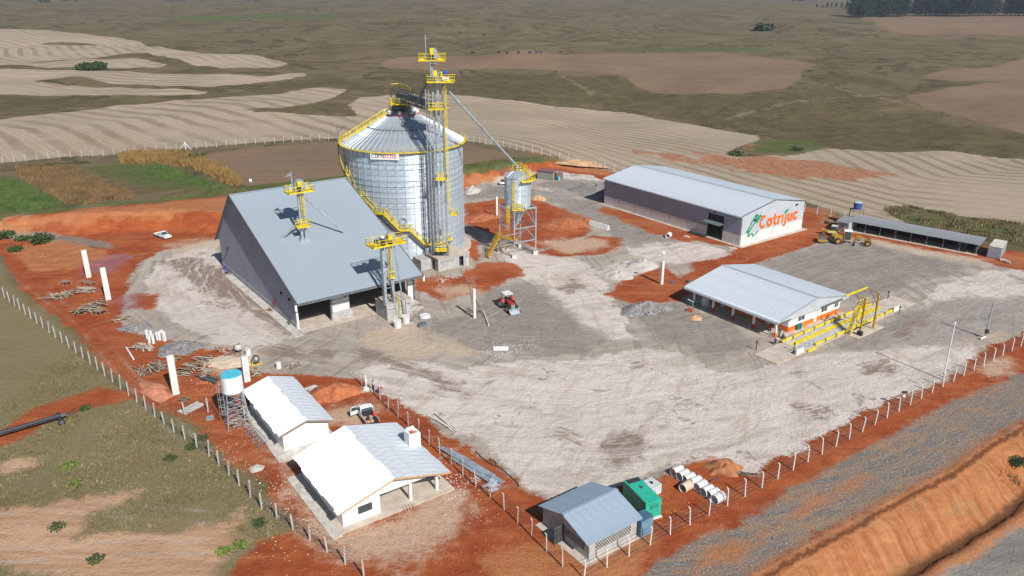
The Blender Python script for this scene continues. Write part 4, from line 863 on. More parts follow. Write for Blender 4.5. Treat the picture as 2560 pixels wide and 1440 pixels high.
for k in range(5): b.bar((L_-1-k*1.2,-w,1.9),(L_-1-k*1.2,-w,2.9),.12); 
b.bar((L_-4.5,-w,2.9),(L_,-w,2.9),.12); b.bar((L_,-w,2.9),(L_,w,2.9),.12); b.build('railing',M_YEL,BR)
b=MB(); b.bar((L_*.62,0,0),(L_*.62-1,0,-2.0),.3); b.tube((end.length,0,.5),(end.length,0,-.6),.3); b.build('feed_spout',M_ZINCD,BR)
b=MB(); b.bar((3.6,0,1.9),(3.6,0,5.0),.08); b.bar((3.6,0,5.0),(4.8,0,4.8),.07); b.bar((3.6,0,5.0),(1.6,0,2.4),.06); b.build('lifting_davit',M_ZINCD,BR)
# ================================================================ small hopper silo on legs
HA=math.radians(-46)
U=thing('hopper_silo','small round steel hopper silo raised on four legs','silo',HC[0],HC[1],0,0)
PP=[(-2.58,164.17),(.51,160.2),(5.04,162.83),(1.9,167.6)]; PP=[(p[0]-HC[0],p[1]-HC[1]) for p in PP]; PT=10.4
b=MB()
for p in PP: b=MB().bar((*p,.3),(*p,PT),.26); b.build('steel_leg',M_ZINC,U)
b=MB()
for i in range(4):
    a=PP[i];c=PP[(i+1)%4]
    b.bar((*a,PT-.1),(*c,PT-.1),.28,.35)
    for z in (3.3,6.3): b.bar((*a,z),(*c,z),.14,.2)
    mid=((a[0]+c[0])/2,(a[1]+c[1])/2)
    b.bar((*a,3.3),(*mid,6.3),.10); b.bar((*c,3.3),(*mid,6.3),.10); b.bar((*a,6.3),(*mid,PT-.2),.10); b.bar((*c,6.3),(*mid,PT-.2),.10); b.bar((*a,6.3),((a[0]*.75+c[0]*.25),(a[1]*.75+c[1]*.25),PT-.2),.08); b.bar((*c,6.3),((c[0]*.75+a[0]*.25),(c[1]*.75+a[1]*.25),PT-.2),.08)
b.build('leg_bracing',M_ZINC,U)
for p in PP: MB().box(p[0]-.45,p[0]+.45,p[1]-.35,p[1]+.35,0,.65).build('concrete_footing',M_CONCW,U)
HR=2.68
def shell(a0,a1):
    b=MB(); b.lathe([(HR+.018*math.sin(2*math.pi*k/6),PT+(16.7-PT)*k/180) for k in range(181)],3,a0=a0,a1=a1); return b
for i in range(10): o=shell(2*math.pi*i/10,2*math.pi*(i+1)/10).build('wall_panel',M_SILO,U,smooth=True)
b=MB()
for i in range(10): t=2*math.pi*i/10; b.bar((HR*1.01*math.cos(t),HR*1.01*math.sin(t),PT),(HR*1.01*math.cos(t),HR*1.01*math.sin(t),16.7),.09)
b.build('stiffeners',M_ZINC,U)
b=MB(); b.lathe([(HR+.15,16.65),(HR+.12,16.75),(.7,18.2),(.7,18.7),(0,18.7)],20); b.build('cone_roof',M_SROOF,U)
b=MB()
for i in range(20): t=2*math.pi*i/20; b.bar(((HR+.1)*math.cos(t),(HR+.1)*math.sin(t),16.78),(.75*math.cos(t),.75*math.sin(t),18.25),.07)
b.build('roof_ribs',M_SROOF,U)
b=MB(); b.lathe([(HR,PT),(.35,7.3),(.35,6.4)],20); b.build('hopper_cone',M_ZINC,U,smooth=True)
b=MB(); b.lathe([(1.15,18.05),(1.15,18.2),(0,18.2)],14); b.build('top_platform_deck',M_YEL,U)
b=MB(); railing(b,[(1.2*math.cos(t),1.2*math.sin(t),18.15) for t in np.linspace(-2.6,2.6,9)],1.1,1,.06); b.build('railing',M_YEL,U)
b=MB(); b.lathe([(HR+.1,16.3),(HR+1.1,16.3),(HR+1.1,16.1),(HR+.1,16.1)],8,a0=-1.35,a1=.35); b.build('eave_platform',M_YEL,U)
b=MB(); railing(b,[((HR+1.1)*math.cos(t),(HR+1.1)*math.sin(t),16.3) for t in np.linspace(-1.35,.35,7)],1.1,1,.06); b.build('railing',M_YEL,U)
flight(U,(2.4,-1.7,16.5),(1.1,-.4,18.1),.6,(.7,.7,0))
t=-1.85; ladder(U,(HR+.25)*math.cos(t),(HR+.25)*math.sin(t),PT,16.5,math.cos(t),math.sin(t))
platform(U,-1.2,1.4,-4.0,-2.9,PT)
ladder(U,-2.0,-3.4,5.9,PT+1,0,-1)
flight(U,(-6.6,-3.6,.2),(-4.3,-1.8,4.1),.8,(.62,-.78,0),M_YELD)
b=MB(); b.bar((-4.2,-1.9,4.1),(-.4,-4.1,4.1),.9,.14); b.build('walkway_deck',M_YELD,U); b=MB(); railing(b,[(-4.0,-1.5,4.1),(-.2,-3.7,4.1)],1.1,1.2,.05); railing(b,[(-4.4,-2.3,4.1),(-.6,-4.5,4.1)],1.1,1.2,.05); b.build('railing',M_YELD,U)
b=MB(); b.bar((-2.6,-2.8,0),(-2.6,-2.8,4.1),.1); b.bar((-4.2,-1.9,0),(-4.2,-1.9,4.1),.1); b.build('walkway_post',M_YELD,U)
# low concrete walls running to the footings
def wall_between(p,q,h,w,name,label,cat='wall',m=None,group=None):
    x,y=p; o=MB().bar((0,0,h/2),(q[0]-x,q[1]-y,h/2),w,h).build(name,m or M_CONC); o.location=(x,y,0); return tag(o,label,cat,group)
wall_between((HC[0]+PP[0][0],HC[1]+PP[0][1]),(HC[0]+PP[1][0],HC[1]+PP[1][1]),.45,.3,'low_wall','low concrete wall joining the left two footings of the hopper silo')
wall_between((HC[0]+PP[3][0],HC[1]+PP[3][1]),(HC[0]+PP[2][0],HC[1]+PP[2][1]),.45,.3,'low_wall','low concrete wall joining the right two footings of the hopper silo')
# ================================================================ elevator on the shed roof
V=thing('roof_elevator','galvanised elevator with yellow platforms rising through the shed roof','grain elevator',-37.3,137.67,11.0,ANG)
leg(V,-.28,0,0,9.3,.42,.36); leg(V,.42,0,0,9.3,.42,.36); head(V,.07,0,9.2,1.15)
platform(V,-2.3,2.3,-1.2,1.1,9.1); platform(V,-1.5,1.0,-1.3,-.2,2.9)
MB().box(-.6,.2,-1.0,-.5,10.1,11.0).build('drive_guard',M_YEL,V); MB().box(-.5,.1,-1.0,-.5,9.15,10.1).build('gear_motor',M_BLACK,V)
b=MB(); b.bar((-1.6,-1.1,9.1),(-1.6,-1.1,13.0),.15); b.build('mast',M_ZINC,V)
b=MB(); b.add([(-1.6,-1.1,12.9),(-1.6,-1.1,12.2),(-2.8,-.9,12.2)],[(0,1,2)]); b.add([(-1.6,-1.08,12.9),(-2.8,-.88,12.2),(-1.6,-1.08,12.2)],[(0,1,2)]); b.build('pennant',mat('faded_pennant',(.22,.22,.27)),V)
ladder(V,.1,-.45,3,9.1); MB().box(-.9,.9,-.7,.7,-.2,.55).build('roof_flashing',M_ZINC,V)
b=MB(); b.tube((.7,0,8.0),(7.4,-.6,.45),.18,n=8); b.build('spout_pipe',M_ZINC,V)
b=MB(); b.tube((-.5,-.1,4.0),(-3.6,1.1,.75),.18,n=8); b.tube((-3.6,1.1,.8),(-3.0,.6,.3),.18,n=8); b.build('spout_pipe',M_ZINC,V)
# ================================================================ front elevator and its pit boxes
fx,fy=G(969,803)
for k,(x0,x1,yy) in enumerate([(0,2.1,0.0),(2.35,3.7,.25),(3.95,5.2,.5)]):
    o=thing('pit_box',['block pit box nearest the shed door','middle block pit box under the elevator legs','right block pit box by the tall column'][k],'concrete box',fx,fy,0,ANG,'pit boxes under the front elevator')
    MB().box(x0,x1,yy,yy+4.2,0,2.75).build('box_wall',M_CONCG,o); MB().box(x0-.06,x1+.06,yy-.06,yy+4.26,2.75,2.92).build('box_lid',M_SLAB,o)
    MB().box(x0+.2,x1-.3,yy-.012,yy+.1,2.0,2.08).build('vent_slot',M_DARK,o)
FE=thing('front_elevator','twin galvanised elevator legs with a wide yellow platform before the shed','grain elevator',-21.0,127.4,2.92,ANG)
leg(FE,-.6,.3,0,10.8,.42,.8); leg(FE,.9,.3,0,10.8,.42,.8); b=MB()
for z in range(1,11,2): b.bar((-.6,-.1,z),(.9,-.1,z),.08)
b.build('cross_ties',M_ZINC,FE)
platform(FE,-2.9,3.3,-1.2,1.4,10.8); head(FE,-.6,.3,10.8,.7); head(FE,1.2,.5,10.8,1.0)
MB().box(.2,.9,-.7,-.1,11.3,12.4).build('drive_guard',M_YEL,FE); MB().box(.3,.9,-.7,-.2,10.85,11.4).build('gear_motor',M_BLACK,FE); MB().box(-1.1,-.5,-.8,-.3,10.85,12.0).build('gear_motor',M_BLACK,FE)
b=MB(); b.blob((-.8,-.5,12.2),.3,.3,.3,j=0); b.build('motor_cap',M_WHITE,FE)
for q in (-2.6,-2.2): MB().box(q-.1,q+.1,-1.3,-1.1,11.7,12.3).build('floodlight',M_BLACK,FE)
platform(FE,-.1,.9,-1.0,-.1,5.0)
ladder(FE,.25,-.3,5,10.8); ladder(FE,1.7,-.2,-2.6,1.2,cage=False); 
for k,(px,py) in enumerate([(992,786.6),(1012,783.6)]):
    gx_,gy_=G(px,py,.8); lx_,ly_=local(-21.0,127.4,ANG,gx_,gy_); b=MB(); b.tube(((-.2,1.35)[k],-.3,10.4),(lx_,ly_,.8-2.92),.12,n=8); b.build('spout_pipe',M_ZINC,FE)
for k,(px,py) in enumerate([(994,818),(1015,806)]):
    x,y=G(px,py); b=MB(); b.tube((0,0,0),(0,0,1.25),.62,.72,n=10,cap=True); o=b.build('bulk_bag',M_SHIRTW); o.location=(x,y,0); tag(o,['full white bulk bag standing in front below the left spout pipe','white bulk bag set behind below the right spout pipe'][k],'bulk bag','bulk bags at the front elevator')
# tall column right of shed
def column(px,py,h,lab,w=.85,d=.5,ang=ANG,z=0,group='tall precast concrete columns',lean=0):
    x,y=G(px,py) if not isinstance(py,str) else px
    b=MB(); b.box(-w/2,w/2,-d/2,d/2,0,h); o=b.build('concrete_column',M_CONCW); o.location=(x,y,z); o.rotation_euler=(0,lean,ang); o['part_note']='' ; del o['part_note']
    tag(o,lab,'column',group); return o
column(1026,752,4.3,'white slab column under the right end of the shed eave',1.0,.4)
column(222,693,5.6,'white column farthest left standing behind the wood piles',.9,.5)
column(271,749,6.2,'white column between the lumber pile and the yard',.9,.5)
column(440,985,6.0,'white column beside the pile of long poles',.9,.5)
column(618,953,4.0,'white column just behind the water tank',.9,.5)
column(1186,795,5.4,'slim white column standing alone in mid yard beside the hose',.45,.35)
column(1242,540,4.9,'white column on the red earth behind the hopper silo',.5,.3)
column(1653,710,4.6,'white column with a round lamp on red earth before the warehouse',.6,.5)
# ================================================================ office with porch
ox,oy=G(1937.5,846)
O=thing('office_building','white office with orange band, pale metal roof and a porch','office building',ox,oy,0,ANG)
OW,OL,OE,OR=18.6,18.6,3.2,5.0; PO=3.6
MB().box(-.3,OW+.1,-.6,OL+.4,-.1,.10).build('porch_slab',M_SLAB,O)
wx0,wx1,wy0,wy1=PO,17.9,.2,OL
def wallrun(p,q,holes,h,name='wall',th=.2,z0=.1,base=1.0,ps=O,mw=None):
    """wall with rectangular openings: white above, orange band below"""
    mw=mw or M_WHITE; (x0,y0),(x1,y1)=p,q; L_=math.hypot(x1-x0,y1-y0); ux,uy=(x1-x0)/L_,(y1-y0)/L_
    def seg(s0,s1,za,zb,m,nm,t=th):
        if s1-s0<.01 or zb-za<.01: return
        b=MB(); b.bar((x0+ux*s0,y0+uy*s0,(za+zb)/2),(x0+ux*s1,y0+uy*s1,(za+zb)/2),t,zb-za); b.build(nm,m,ps)
    cuts=sorted(holes); s=0
    for a,c,za,zb in cuts+[(L_,L_,0,0)]:
        seg(s,a,z0+base,h,mw,name)
        if base: seg(s,a,z0,z0+base,M_ORANGE,'orange_band',th+.02)
        if a<L_:
            seg(a,c,zb,h,mw,name)
            if za>z0+base: seg(a,c,z0+base,za,mw,name)
            if base and za>z0: seg(a,c,z0,min(za,z0+base),M_ORANGE,'orange_band',th+.02)
            b=MB(); mx_=(a+c)/2
            gl=MB(); gl.bar((x0+ux*a,y0+uy*a,(za+zb)/2),(x0+ux*c,y0+uy*c,(za+zb)/2),.04,zb-za); w_=gl.build('window' if za>.5 else 'door',M_GLASS if za>.5 else M_WHITE,ps)
            for s_ in (a+.03,mx_,c-.03): b.bar((x0+ux*s_,y0+uy*s_,za),(x0+ux*s_,y0+uy*s_,zb),.07)
            for z_ in (za+.03,zb-.03): b.bar((x0+ux*a,y0+uy*a,z_),(x0+ux*c,y0+uy*c,z_),.07)
            b.build('window_frame',M_WHITE if za>.5 else M_ZINC,w_)
        s=c
wallrun((wx0,wy0),(wx1,wy0),[(2.4,4.3,1.3,2.5),(7.0,7.9,.1,2.2),(8.9,10.7,1.3,2.5),(12.7,14.0,1.3,2.5)],3.3,base=.9)
wallrun((wx0,wy1),(wx0,wy0),[(1.2,2.8,1.3,2.2),(4.2,5.1,.1,2.2),(7.6,10.2,1.5,2.1),(11.0,13.0,1.5,2.1),(14.0,14.9,.1,2.2),(15.6,17.2,1.5,2.1)],3.3,base=.9)
wallrun((wx1,wy0),(wx1,wy1),[],3.3,base=.9); wallrun((wx1,wy1),(wx0,wy1),[],3.3,base=.9)
for k in range(5):
    y=.2+k*4.35; MB().box(.0,.3,y-.15,y+.15,1.0,3.1).build('porch_post',M_WHITE,O); MB().box(-.02,.32,y-.17,y+.17,.1,1.0).build('post_base_band',M_LOGO_O if k==0 else M_RED,O)
b=MB(); b.box(-.05,.35,-.1,OL,3.1,3.35); b.box(0.35,PO,-.0,.25,3.1,3.35); b.build('porch_beam',M_WHITE,O)
dz=(OR-OE)/(9.3)
x0=-.45;x1=OW+.35; xm=(x0+x1)/2; hw=xm-x0; dz=1.85/hw; sl_=math.hypot(hw,1.85)
gz=lambda s: OE+.2+(1.85)*(1-abs(s-hw)/hw)
wallsheets(O,'gable_sheet',M_CLADW,(x0+.1,-.85),(1,0),x1-x0-.2,lambda s:2.95 if s>3 else 3.2,lambda s:gz(s+.1)-.05,w=1.2,out=1)
wallsheets(O,'gable_sheet',M_CLADW,(x0+.1,OL+.6),(1,0),x1-x0-.2,3.1,lambda s:gz(s+.1)-.05,w=2.4,out=-1)
sheets(O,'roof_sheet',M_ROOFW,(x0,OL+.8,OE+.2),(0,-1,0),(1,0,dz),OL+1.75,sl_,1.0,.333,.12,curve=.55)
sheets(O,'roof_sheet',M_ROOFW,(x1,-.95,OE+.2),(0,1,0),(-1,0,dz),OL+1.75,sl_,1.0,.333,.12)
b=MB(); b.bar((xm,-.95,OE+2.12),(xm,OL+.8,OE+2.12),.5,.07); b.build('ridge_cap',M_ROOFW,O)
b=MB(); b.bar((x0,-.93,OE+.2),(xm,-.93,OE+2.06),.05,.2); b.bar((x1,-.93,OE+.2),(xm,-.93,OE+2.06),.05,.2); b.build('verge_trim',M_ZINC,O)
for k,(c_,dx) in enumerate([(M_SHIRTG,0),(M_SHIRTG,.45),(M_SHIRTB,.9),(M_YEL,1.3),(M_ORANGE,1.7)]):
    b=MB(); b.tube((0,0,0),(0,0,.95),.2,.24,n=10); o=b.build('waste_bin',c_); X_,Y_=rot(ANG)(5.6+dx,-.15); o.location=(ox+X_,oy+Y_,.1); tag(o,['dark green recycling bin at the left end of the row by the office wall','green recycling bin second from the left by the office wall','blue recycling bin in the middle of the row by the office wall','yellow recycling bin by the office wall','orange recycling bin at the right end of the row by the office wall'][k],'bin','recycling bins by the office wall')
b=MB(); b.tube((0,0,0),(0,0,1.5),.75,n=14); b.tube((0,0,1.5),(0,0,1.7),.75,.3,n=14); o=b.build('water_barrel',M_SHIRTW); X_,Y_=rot(ANG)(1.6,16.2); o.location=(ox+X_,oy+Y_,.1); tag(o,'large white water barrel under the far end of the office porch','barrel')
# ================================================================ weighbridge and sampling gantry
wx,wy=G(1960,862); wa=math.radians(37.3)
WB=thing('weighbridge','concrete truck weighbridge with yellow kerb rails before the office','weighbridge',wx,wy,0,wa)
MB().box(-7,34,-3.75,.62,-.1,.12).build('concrete_ramp',M_SLAB,WB)
MB().box(0,26.6,-3.2,.2,.12,.20).build('weighing_deck',mat('bridge_deck',(.46,.44,.42),.85),WB)
MB().box(.4,26.8,-1.45,-.55,.20,.225).build('centre_marking',M_YEL,WB)
for y,n0 in ((.42,0.0),(-3.42,3.3)):
    x=n0
    while x<25.5:
        MB().box(x,x+2.5,y-.14,y+.14,.30,.60).build('kerb_rail',M_YEL,WB); MB().box(x+2.54,x+2.96,y-.13,y+.13,.12,.58).build('rail_bracket',M_ZINCD,WB); x+=3.0
MB().box(-2.0,-.1,-3.62,-3.4,0.12,.95).build('end_wall',M_CONCW,WB); MB().box(26.8,28.6,-3.62,-3.4,0.12,.9).build('end_wall',M_CONCW,WB)
b=MB(); railing(b,[(-2.0,-3.3,.3),(3.0,-3.3,.3)],1.0,1.2,.04,toe=False); b.build('hand_rail',M_ZINC,WB); MB().box(.5,3.0,-4.1,-3.8,.05,.35).build('low_kerb',M_YEL,WB)
gx0,gy0=G(2149,838); gx1,gy1=G(2183,823)
SG=thing('sampling_gantry','yellow truck sampling gantry with stair straddling the weighbridge','gantry',gx0,gy0,0,wa)
hh=6.55
cW=math.hypot(gx1-gx0,gy1-gy0)
MB().box(-1.8,6.2,-.75,1.85,-.05,.12).build('gantry_base_slab',M_SLAB,SG)
for x in (0,cW): MB().box(x-.13,x+.13,-.13,.13,.12,hh).build('gantry_post',M_YELD,SG)
b=MB()
for x in (0,cW): b.bar((x,0,hh-.1),(x,2.3,hh+.1),.09,.11); b.bar((x,0,hh-2.2),(x,1.6,hh),.08)
b.build('gantry_arm',M_YELD,SG)
MB().box(-2.2,cW+.3,2.2,2.42,hh+.1,hh+.32).build('gantry_rail',M_YEL,SG)
b=MB(); b.bar((-.1,.3,hh-.9),(2.4,.9,hh-.75),.13); b.build('swing_boom',M_YEL,SG)
platform(SG,1.5,3.0,.9,2.0,3.9)
flight(SG,(-1.5,.8,.12),(1.5,1.1,3.9),.75,(0,1,0),M_YEL)
b=MB()
for x in (2.0,3.0):
    for y in (.9,1.9): b.bar((x,y,.12),(x,y,3.9),.08)
for z in (1.0,2.0,3.0): b.bar((2.0,.9,z),(3.0,.9,z+.7),.05); b.bar((3.0,.9,z),(3.0,1.9,z+.7),.05)
b.build('stair_tower_frame',M_YEL,SG)
MB().box(-.5,.1,-.5,.3,.12,.8).build('pump_unit',M_BLACK,SG)
# ================================================================ near houses
def gable_house(name,label,cat,ox,oy,ang,w,l,eh,rh,ridge_at,roofm,over,holes_near,wallm=None,pitch=.255,amp=.105,roofm2=None,porch=None,verge=None):
    """origin = ground point under the near left roof corner; ridge along local y"""
    t=thing(name,label,cat,ox,oy,0,ang)
    wallm=wallm or M_WHITE; o1=over
    zr=lambda s: eh+(rh-eh)*(s/ridge_at if s<=ridge_at else (w-s)/(w-ridge_at))
    dz=(rh-eh)/ridge_at; s1=math.hypot(ridge_at,rh-eh); dz2=(rh-eh)/(w-ridge_at); s2=math.hypot(w-ridge_at,rh-eh)
    sheets(t,'roof_sheet',roofm,(0,l,eh),(0,-1,0),(1,0,dz),l,s1+.08,1.02,pitch,amp,jit=.10)
    sheets(t,'roof_sheet',roofm2 or roofm,(w,0,eh),(0,1,0),(-1,0,dz2),l,s2,1.02,pitch,amp,jit=.05)
    b=MB(); b.bar((0,.02,eh-.12),(ridge_at,.02,rh-.12),.06,.22); b.bar((w,.02,eh-.12),(ridge_at,.02,rh-.12),.06,.22); b.build('verge_board',verge or M_WOODN,t)
    return t,zr
def gwall(t,zr,x0,x1,y,th=.2,m=None,name='gable_wall',holes=()):
    """wall across the gable, with openings (s0,s1,z0,z1)"""
    m=m or M_WHITE; xs=sorted(set([x0,x1]+[h[0] for h in holes]+[h[1] for h in holes])); rid=[x for x in [t.get('_r',0)] if x]
    for a,c in zip(xs,xs[1:]):
        hs=[h for h in holes if h[0]<=a+1e-6 and h[1]>=c-1e-6]; ms=(a+c)/2
        def pc(zb,flat=None):
            pts=[(a,zb),(c,zb)]
            if flat is not None: pts+=[(c,flat),(a,flat)]
            else:
                n=6; pts+=[(c+(a-c)*i/n,zr(c+(a-c)*i/n)-.12) for i in range(n+1)]
            MB().prism(pts,y,y+th,'y').build(name,m,t)
        if hs:
            h=hs[0]
            if h[2]>.05: pc(0,h[2])
            pc(h[3])
        else: pc(0)
A1=math.radians(35)
hx,hy=-18.2,69.9
H1,z1=gable_house('near_house','larger unfinished white house in front with wide white metal roof and a chimney block','house',hx,hy,A1,13.7,13.3,2.6,4.5,6.7,M_ROOFN,.5,None,roofm2=M_ROOFN)
MB().box(.2,14.2,.0,13.2,-.1,.12).build('floor_slab',M_SLAB,H1); MB().box(-.9,.2,-.3,13.2,-.1,.10).build('side_path',M_CONC,H1)
gwall(H1,z1,.9,5.2,.9,holes=[(2.6,4.3,.9,1.95)])
MB().box(2.62,4.28,1.0,1.06,.92,1.93).build('window_pane',M_GLASS,H1)
gwall(H1,lambda s:z1(s),5.2,12.6,.92,holes=[(5.2,12.6,0,2.45)],name='porch_gable')
b=MB(); b.box(.8,1.0,.9,12.6,.12,2.72); b.build('side_wall',M_WHITE,H1)
b=MB(); b.box(5.2,12.5,3.8,4.0,.12,2.9); b.build('inner_wall',M_WHITE,H1); MB().box(6.2,7.2,3.74,3.82,.12,2.3).build('doorway',M_DARK,H1); MB().box(9.3,11,3.74,3.82,1.0,2.2).build('window_opening',M_DARK,H1)
MB().box(5.1,5.3,1.1,3.8,.12,2.8).build('side_wall',M_WHITE,H1)
for x in (8.9,12.3): MB().box(x,x+.3,1.0,1.3,.12,2.6).build('porch_post',M_WHITE,H1)
MB().box(12.3,12.5,4,12.6,.12,2.75).build('side_wall',M_WHITE,H1); b=MB(); b.box(.9,12.5,12.4,12.6,.12,2.6); b.build('rear_wall',M_WHITE,H1)
lx_,ly_=local(hx,hy,A1,*G(1034,1108,3.2)); 
b=MB(); b.box(lx_-.8,lx_-.55,ly_-.5,ly_+.8,2.7,4.9); b.box(lx_+.45,lx_+.7,ly_-.5,ly_+.8,2.7,4.7); b.box(lx_-.55,lx_+.45,ly_-.5,ly_-.25,2.7,4.7); b.box(lx_-.55,lx_+.45,ly_+.55,ly_+.8,2.7,5.1); b.box(lx_-.55,lx_+.45,ly_-.25,ly_+.55,2.7,4.3); b.build('chimney_block',M_WHITE,H1)
MB().box(lx_-.3,lx_+.2,ly_-.24,ly_+.5,4.3,4.75).build('chimney_flue',M_BRICK,H1)
for k in range(4): x=7.5+k*.35; MB().bar((x,-.6,.12),(x+.2,-.1,.7),.05).build('trestle_leg',M_WOOD,H1)
h2x,h2y=-28.6,85.2; A2=math.radians(34.5)
H2,z2=gable_house('small_house','smaller unfinished white house with white metal roof beside the blue topped water tank','house',h2x,h2y,A2,7.2,14.4,2.6,3.7,3.7,M_ROOFN,.4,None,verge=M_WOOD)
gwall(H2,z2,.7,6.6,.5); MB().box(.7,.9,.7,13.8,0,2.7).build('side_wall',M_WHITE,H2); MB().box(6.4,6.6,.7,13.8,0,2.7).build('side_wall',M_WHITE,H2); MB().box(.9,6.4,13.6,13.8,0,2.7).build('rear_wall',M_WHITE,H2)
MB().box(-.7,7.4,-1.6,14.2,-.1,.1).build('floor_slab',M_CONC,H2)
# ================================================================ generator house and its machines
gx_,gy_=7.75,65.9; AG=math.radians(36)
N_=thing('generator_house','small grey block building with blue grey roof in the front fence corner','outbuilding',gx_,gy_,0,AG)
GL,GD,GE,GR=6.6,7.5,2.35,3.55
gzz=lambda s: GE+(GR-GE)*(1-abs(s-GD/2)/(GD/2))
def prismx(parent,name,m,x,th=.18,z0=0): 
    pts=[(0,z0),(GD,z0)]+[(GD-GD*i/8,gzz(GD-GD*i/8)-.08) for i in range(9)]
    return MB().prism(pts,x,x+th,'x').build(name,m,parent)
prismx(N_,'gable_wall',M_CONCG,0); prismx(N_,'gable_wall',M_CONCG,GL-.18)
MB().box(.18,GL-.18,0,.18,0,GE-.05).build('front_wall',M_CONCG,N_); MB().box(.18,GL-.18,GD-.18,GD,0,GE-.05).build('rear_wall',M_CONCG,N_)
cm=MB().box(-.14,.14,-.02,.02,-.055,.055).mesh('breeze_hole',M_DARK); cm=MB().box(-.085,.085,-.015,.03,-.075,.075).mesh('breeze_hole',M_DARK)
for r_ in range(6):
    for c_ in range(16): put('breeze_hole',cm,N_,Matrix.Translation((.9+c_*.31+(.15 if r_%2 else 0),0,.95+r_*.2)))
for r_ in range(5):
    for c_ in range(10): put('breeze_hole',cm,N_,Matrix.Translation((0,.8+c_*.31,.95+r_*.2))@Matrix.Rotation(-math.pi/2,4,'Z'))
MB().box(-.9,GL+1.9,-.55,GD+.2,-.1,.08).build('floor_slab',M_SLAB,N_)
dzg=(GR-GE)/(GD/2); sg_=math.hypot(GD/2+.35,dzg*(GD/2+.35))
sheets(N_,'roof_sheet',M_ROOFG,(-.45,-.35,GE-.35*dzg),(1,0,0),(0,1,dzg),GL+1.0,sg_,1.0,.25,.04,flat=True)
sheets(N_,'roof_sheet',M_ROOFG,(GL+.55,GD+.35,GE-.35*dzg),(-1,0,0),(0,-1,dzg),GL+1.0,sg_,1.0,.25,.04,flat=True)
b=MB(); b.bar((-.45,GD/2,GR+.05),(GL+.55,GD/2,GR+.05),.4,.06); b.build('ridge_cap',M_ROOFG,N_)
b=MB(); b.box(-1.3,-.05,GD-3.6,GD-3.5,0,2.1); o=b.build('louvred_door',M_ZINCD,N_)
for k in range(9): MB().box(-1.25,-.1,GD-3.66,GD-3.6,.2+k*.21,.29+k*.21).build('louvre_slat',M_BLACK,N_)
def at(px,py,z=0): x,y=G(px,py,z); return x,y
x,y=at(1604,1330); o=thing('transformer_cabinet','dark blue steel cabinet standing at the right end of the grey block building','cabinet',x,y,.08,AG)
MB().box(-.9,.9,-.7,.7,0,2.05).build('cabinet_body',mat('blue_grey_steel',(.06,.13,.20),.5),o)
for k in range(11): MB().box(-.85,.85,-.75,-.7,.15+k*.17,.26+k*.17).build('louvre_slat',mat('pale_blue_steel',(.16,.27,.38),.5),o)
x,y=at(1606,1268); o=thing('generator_set','bright green enclosed generator set behind the grey block building','generator',x,y,0,AG-math.radians(12))
MB().box(-1.3,1.0,-2.4,2.6,0,.15).build('skid_base',M_CONCW,o); MB().box(-1.1,.9,-2.2,2.4,.15,2.3).build('enclosure',M_TEAL,o)
MB().box(-.9,.7,1.6,2.3,2.3,2.36).build('air_outlet',M_DARK,o); MB().box(-.5,.5,-2.24,-2.2,1.3,1.9).build('control_panel_door',mat('dark_teal',(.02,.24,.18)),o)
for z in (.5,.9,2.0): MB().box(-1.0,.8,-2.24,-2.2,z,z+.05).build('louvre_slat',mat('dark_teal',(.02,.24,.18)),o)
b=MB(); b.tube((.0,.3,2.3),(.0,.3,2.7),.1); b.build('exhaust_pipe',M_ZINCD,o)
x,y=at(1627,1232); o=thing('liquid_container','white caged liquid container behind the green generator','tank',x,y,0,AG)
MB().box(-.8,.8,-.8,.8,.12,1.35).build('tank_body',M_SHIRTW,o); b=MB()
for k in range(6):
    s=-.82+k*.328
    for e in (-.83,.83): b.bar((s,e,.12),(s,e,1.4),.03); b.bar((e,s,.12),(e,s,1.4),.03)
    b.bar((s,-.83,1.38),(s,.83,1.38),.03)
for z in (.5,.95,1.38):
    for e in (-.84,.84): b.bar((-.84,e,z),(.84,e,z),.03); b.bar((e,-.84,z),(e,.84,z),.03)
b.build('cage',M_ZINC,o); b=MB(); b.tube((0,0,1.35),(0,0,1.45),.2,n=12); b.build('cap',M_BLACK,o)
# concrete pipes
def ringpipe(r,l,th,m):
    b=MB(); n=20; vs=[]; 
    for xx,rr_ in ((-l/2,r),(l/2-.15,r),(l/2-.12,r+.05),(l/2,r+.05),(l/2,r-th),(-l/2,r-th)):
        for i in range(n): t=2*math.pi*i/n; vs.append((xx,rr_*math.cos(t),r+rr_*math.sin(t)))
    fs=[(k*n+i,k*n+(i+1)%n,((k+1)%6)*n+(i+1)%n,((k+1)%6)*n+i) for k in range(6) for i in range(n)]
    b.add(vs,fs); return b.mesh('concrete_pipe',m,False)
rp=ringpipe(.56,1.35,.08,M_PIPE); rp2=ringpipe(.56,1.35,.08,mat('sandy_pipe',(.56,.47,.36),.85))
nth=['first','second','third','fourth','fifth','sixth','seventh','last']
for k,(px,py) in enumerate([(1692,1183),(1707,1193),(1721,1201),(1737,1209),(1751,1220),(1767,1232),(1781,1240),(1794,1250)]):
    x,y=G(px,py+5); o=put('concrete_pipe',rp); o.location=(x,y,0); o.rotation_euler=(0,0,math.radians(33+random.uniform(-4,4)))
    tag(o,nth[k]+' pale concrete pipe from the far end of the row','pipe','row of concrete pipes')
x,y=G(1714,1226); o=put('concrete_pipe',rp2); o.location=(x,y,0); o.rotation_euler=(0,0,math.radians(42)); tag(o,'single sandy coloured concrete pipe lying in front of the row','pipe')
x,y=G(1671,594); o=put('concrete_pipe',rp); o.location=(x,y,0); o.rotation_euler=(0,0,math.radians(60)); tag(o,'single short concrete pipe lying near the warehouse doorway','pipe')
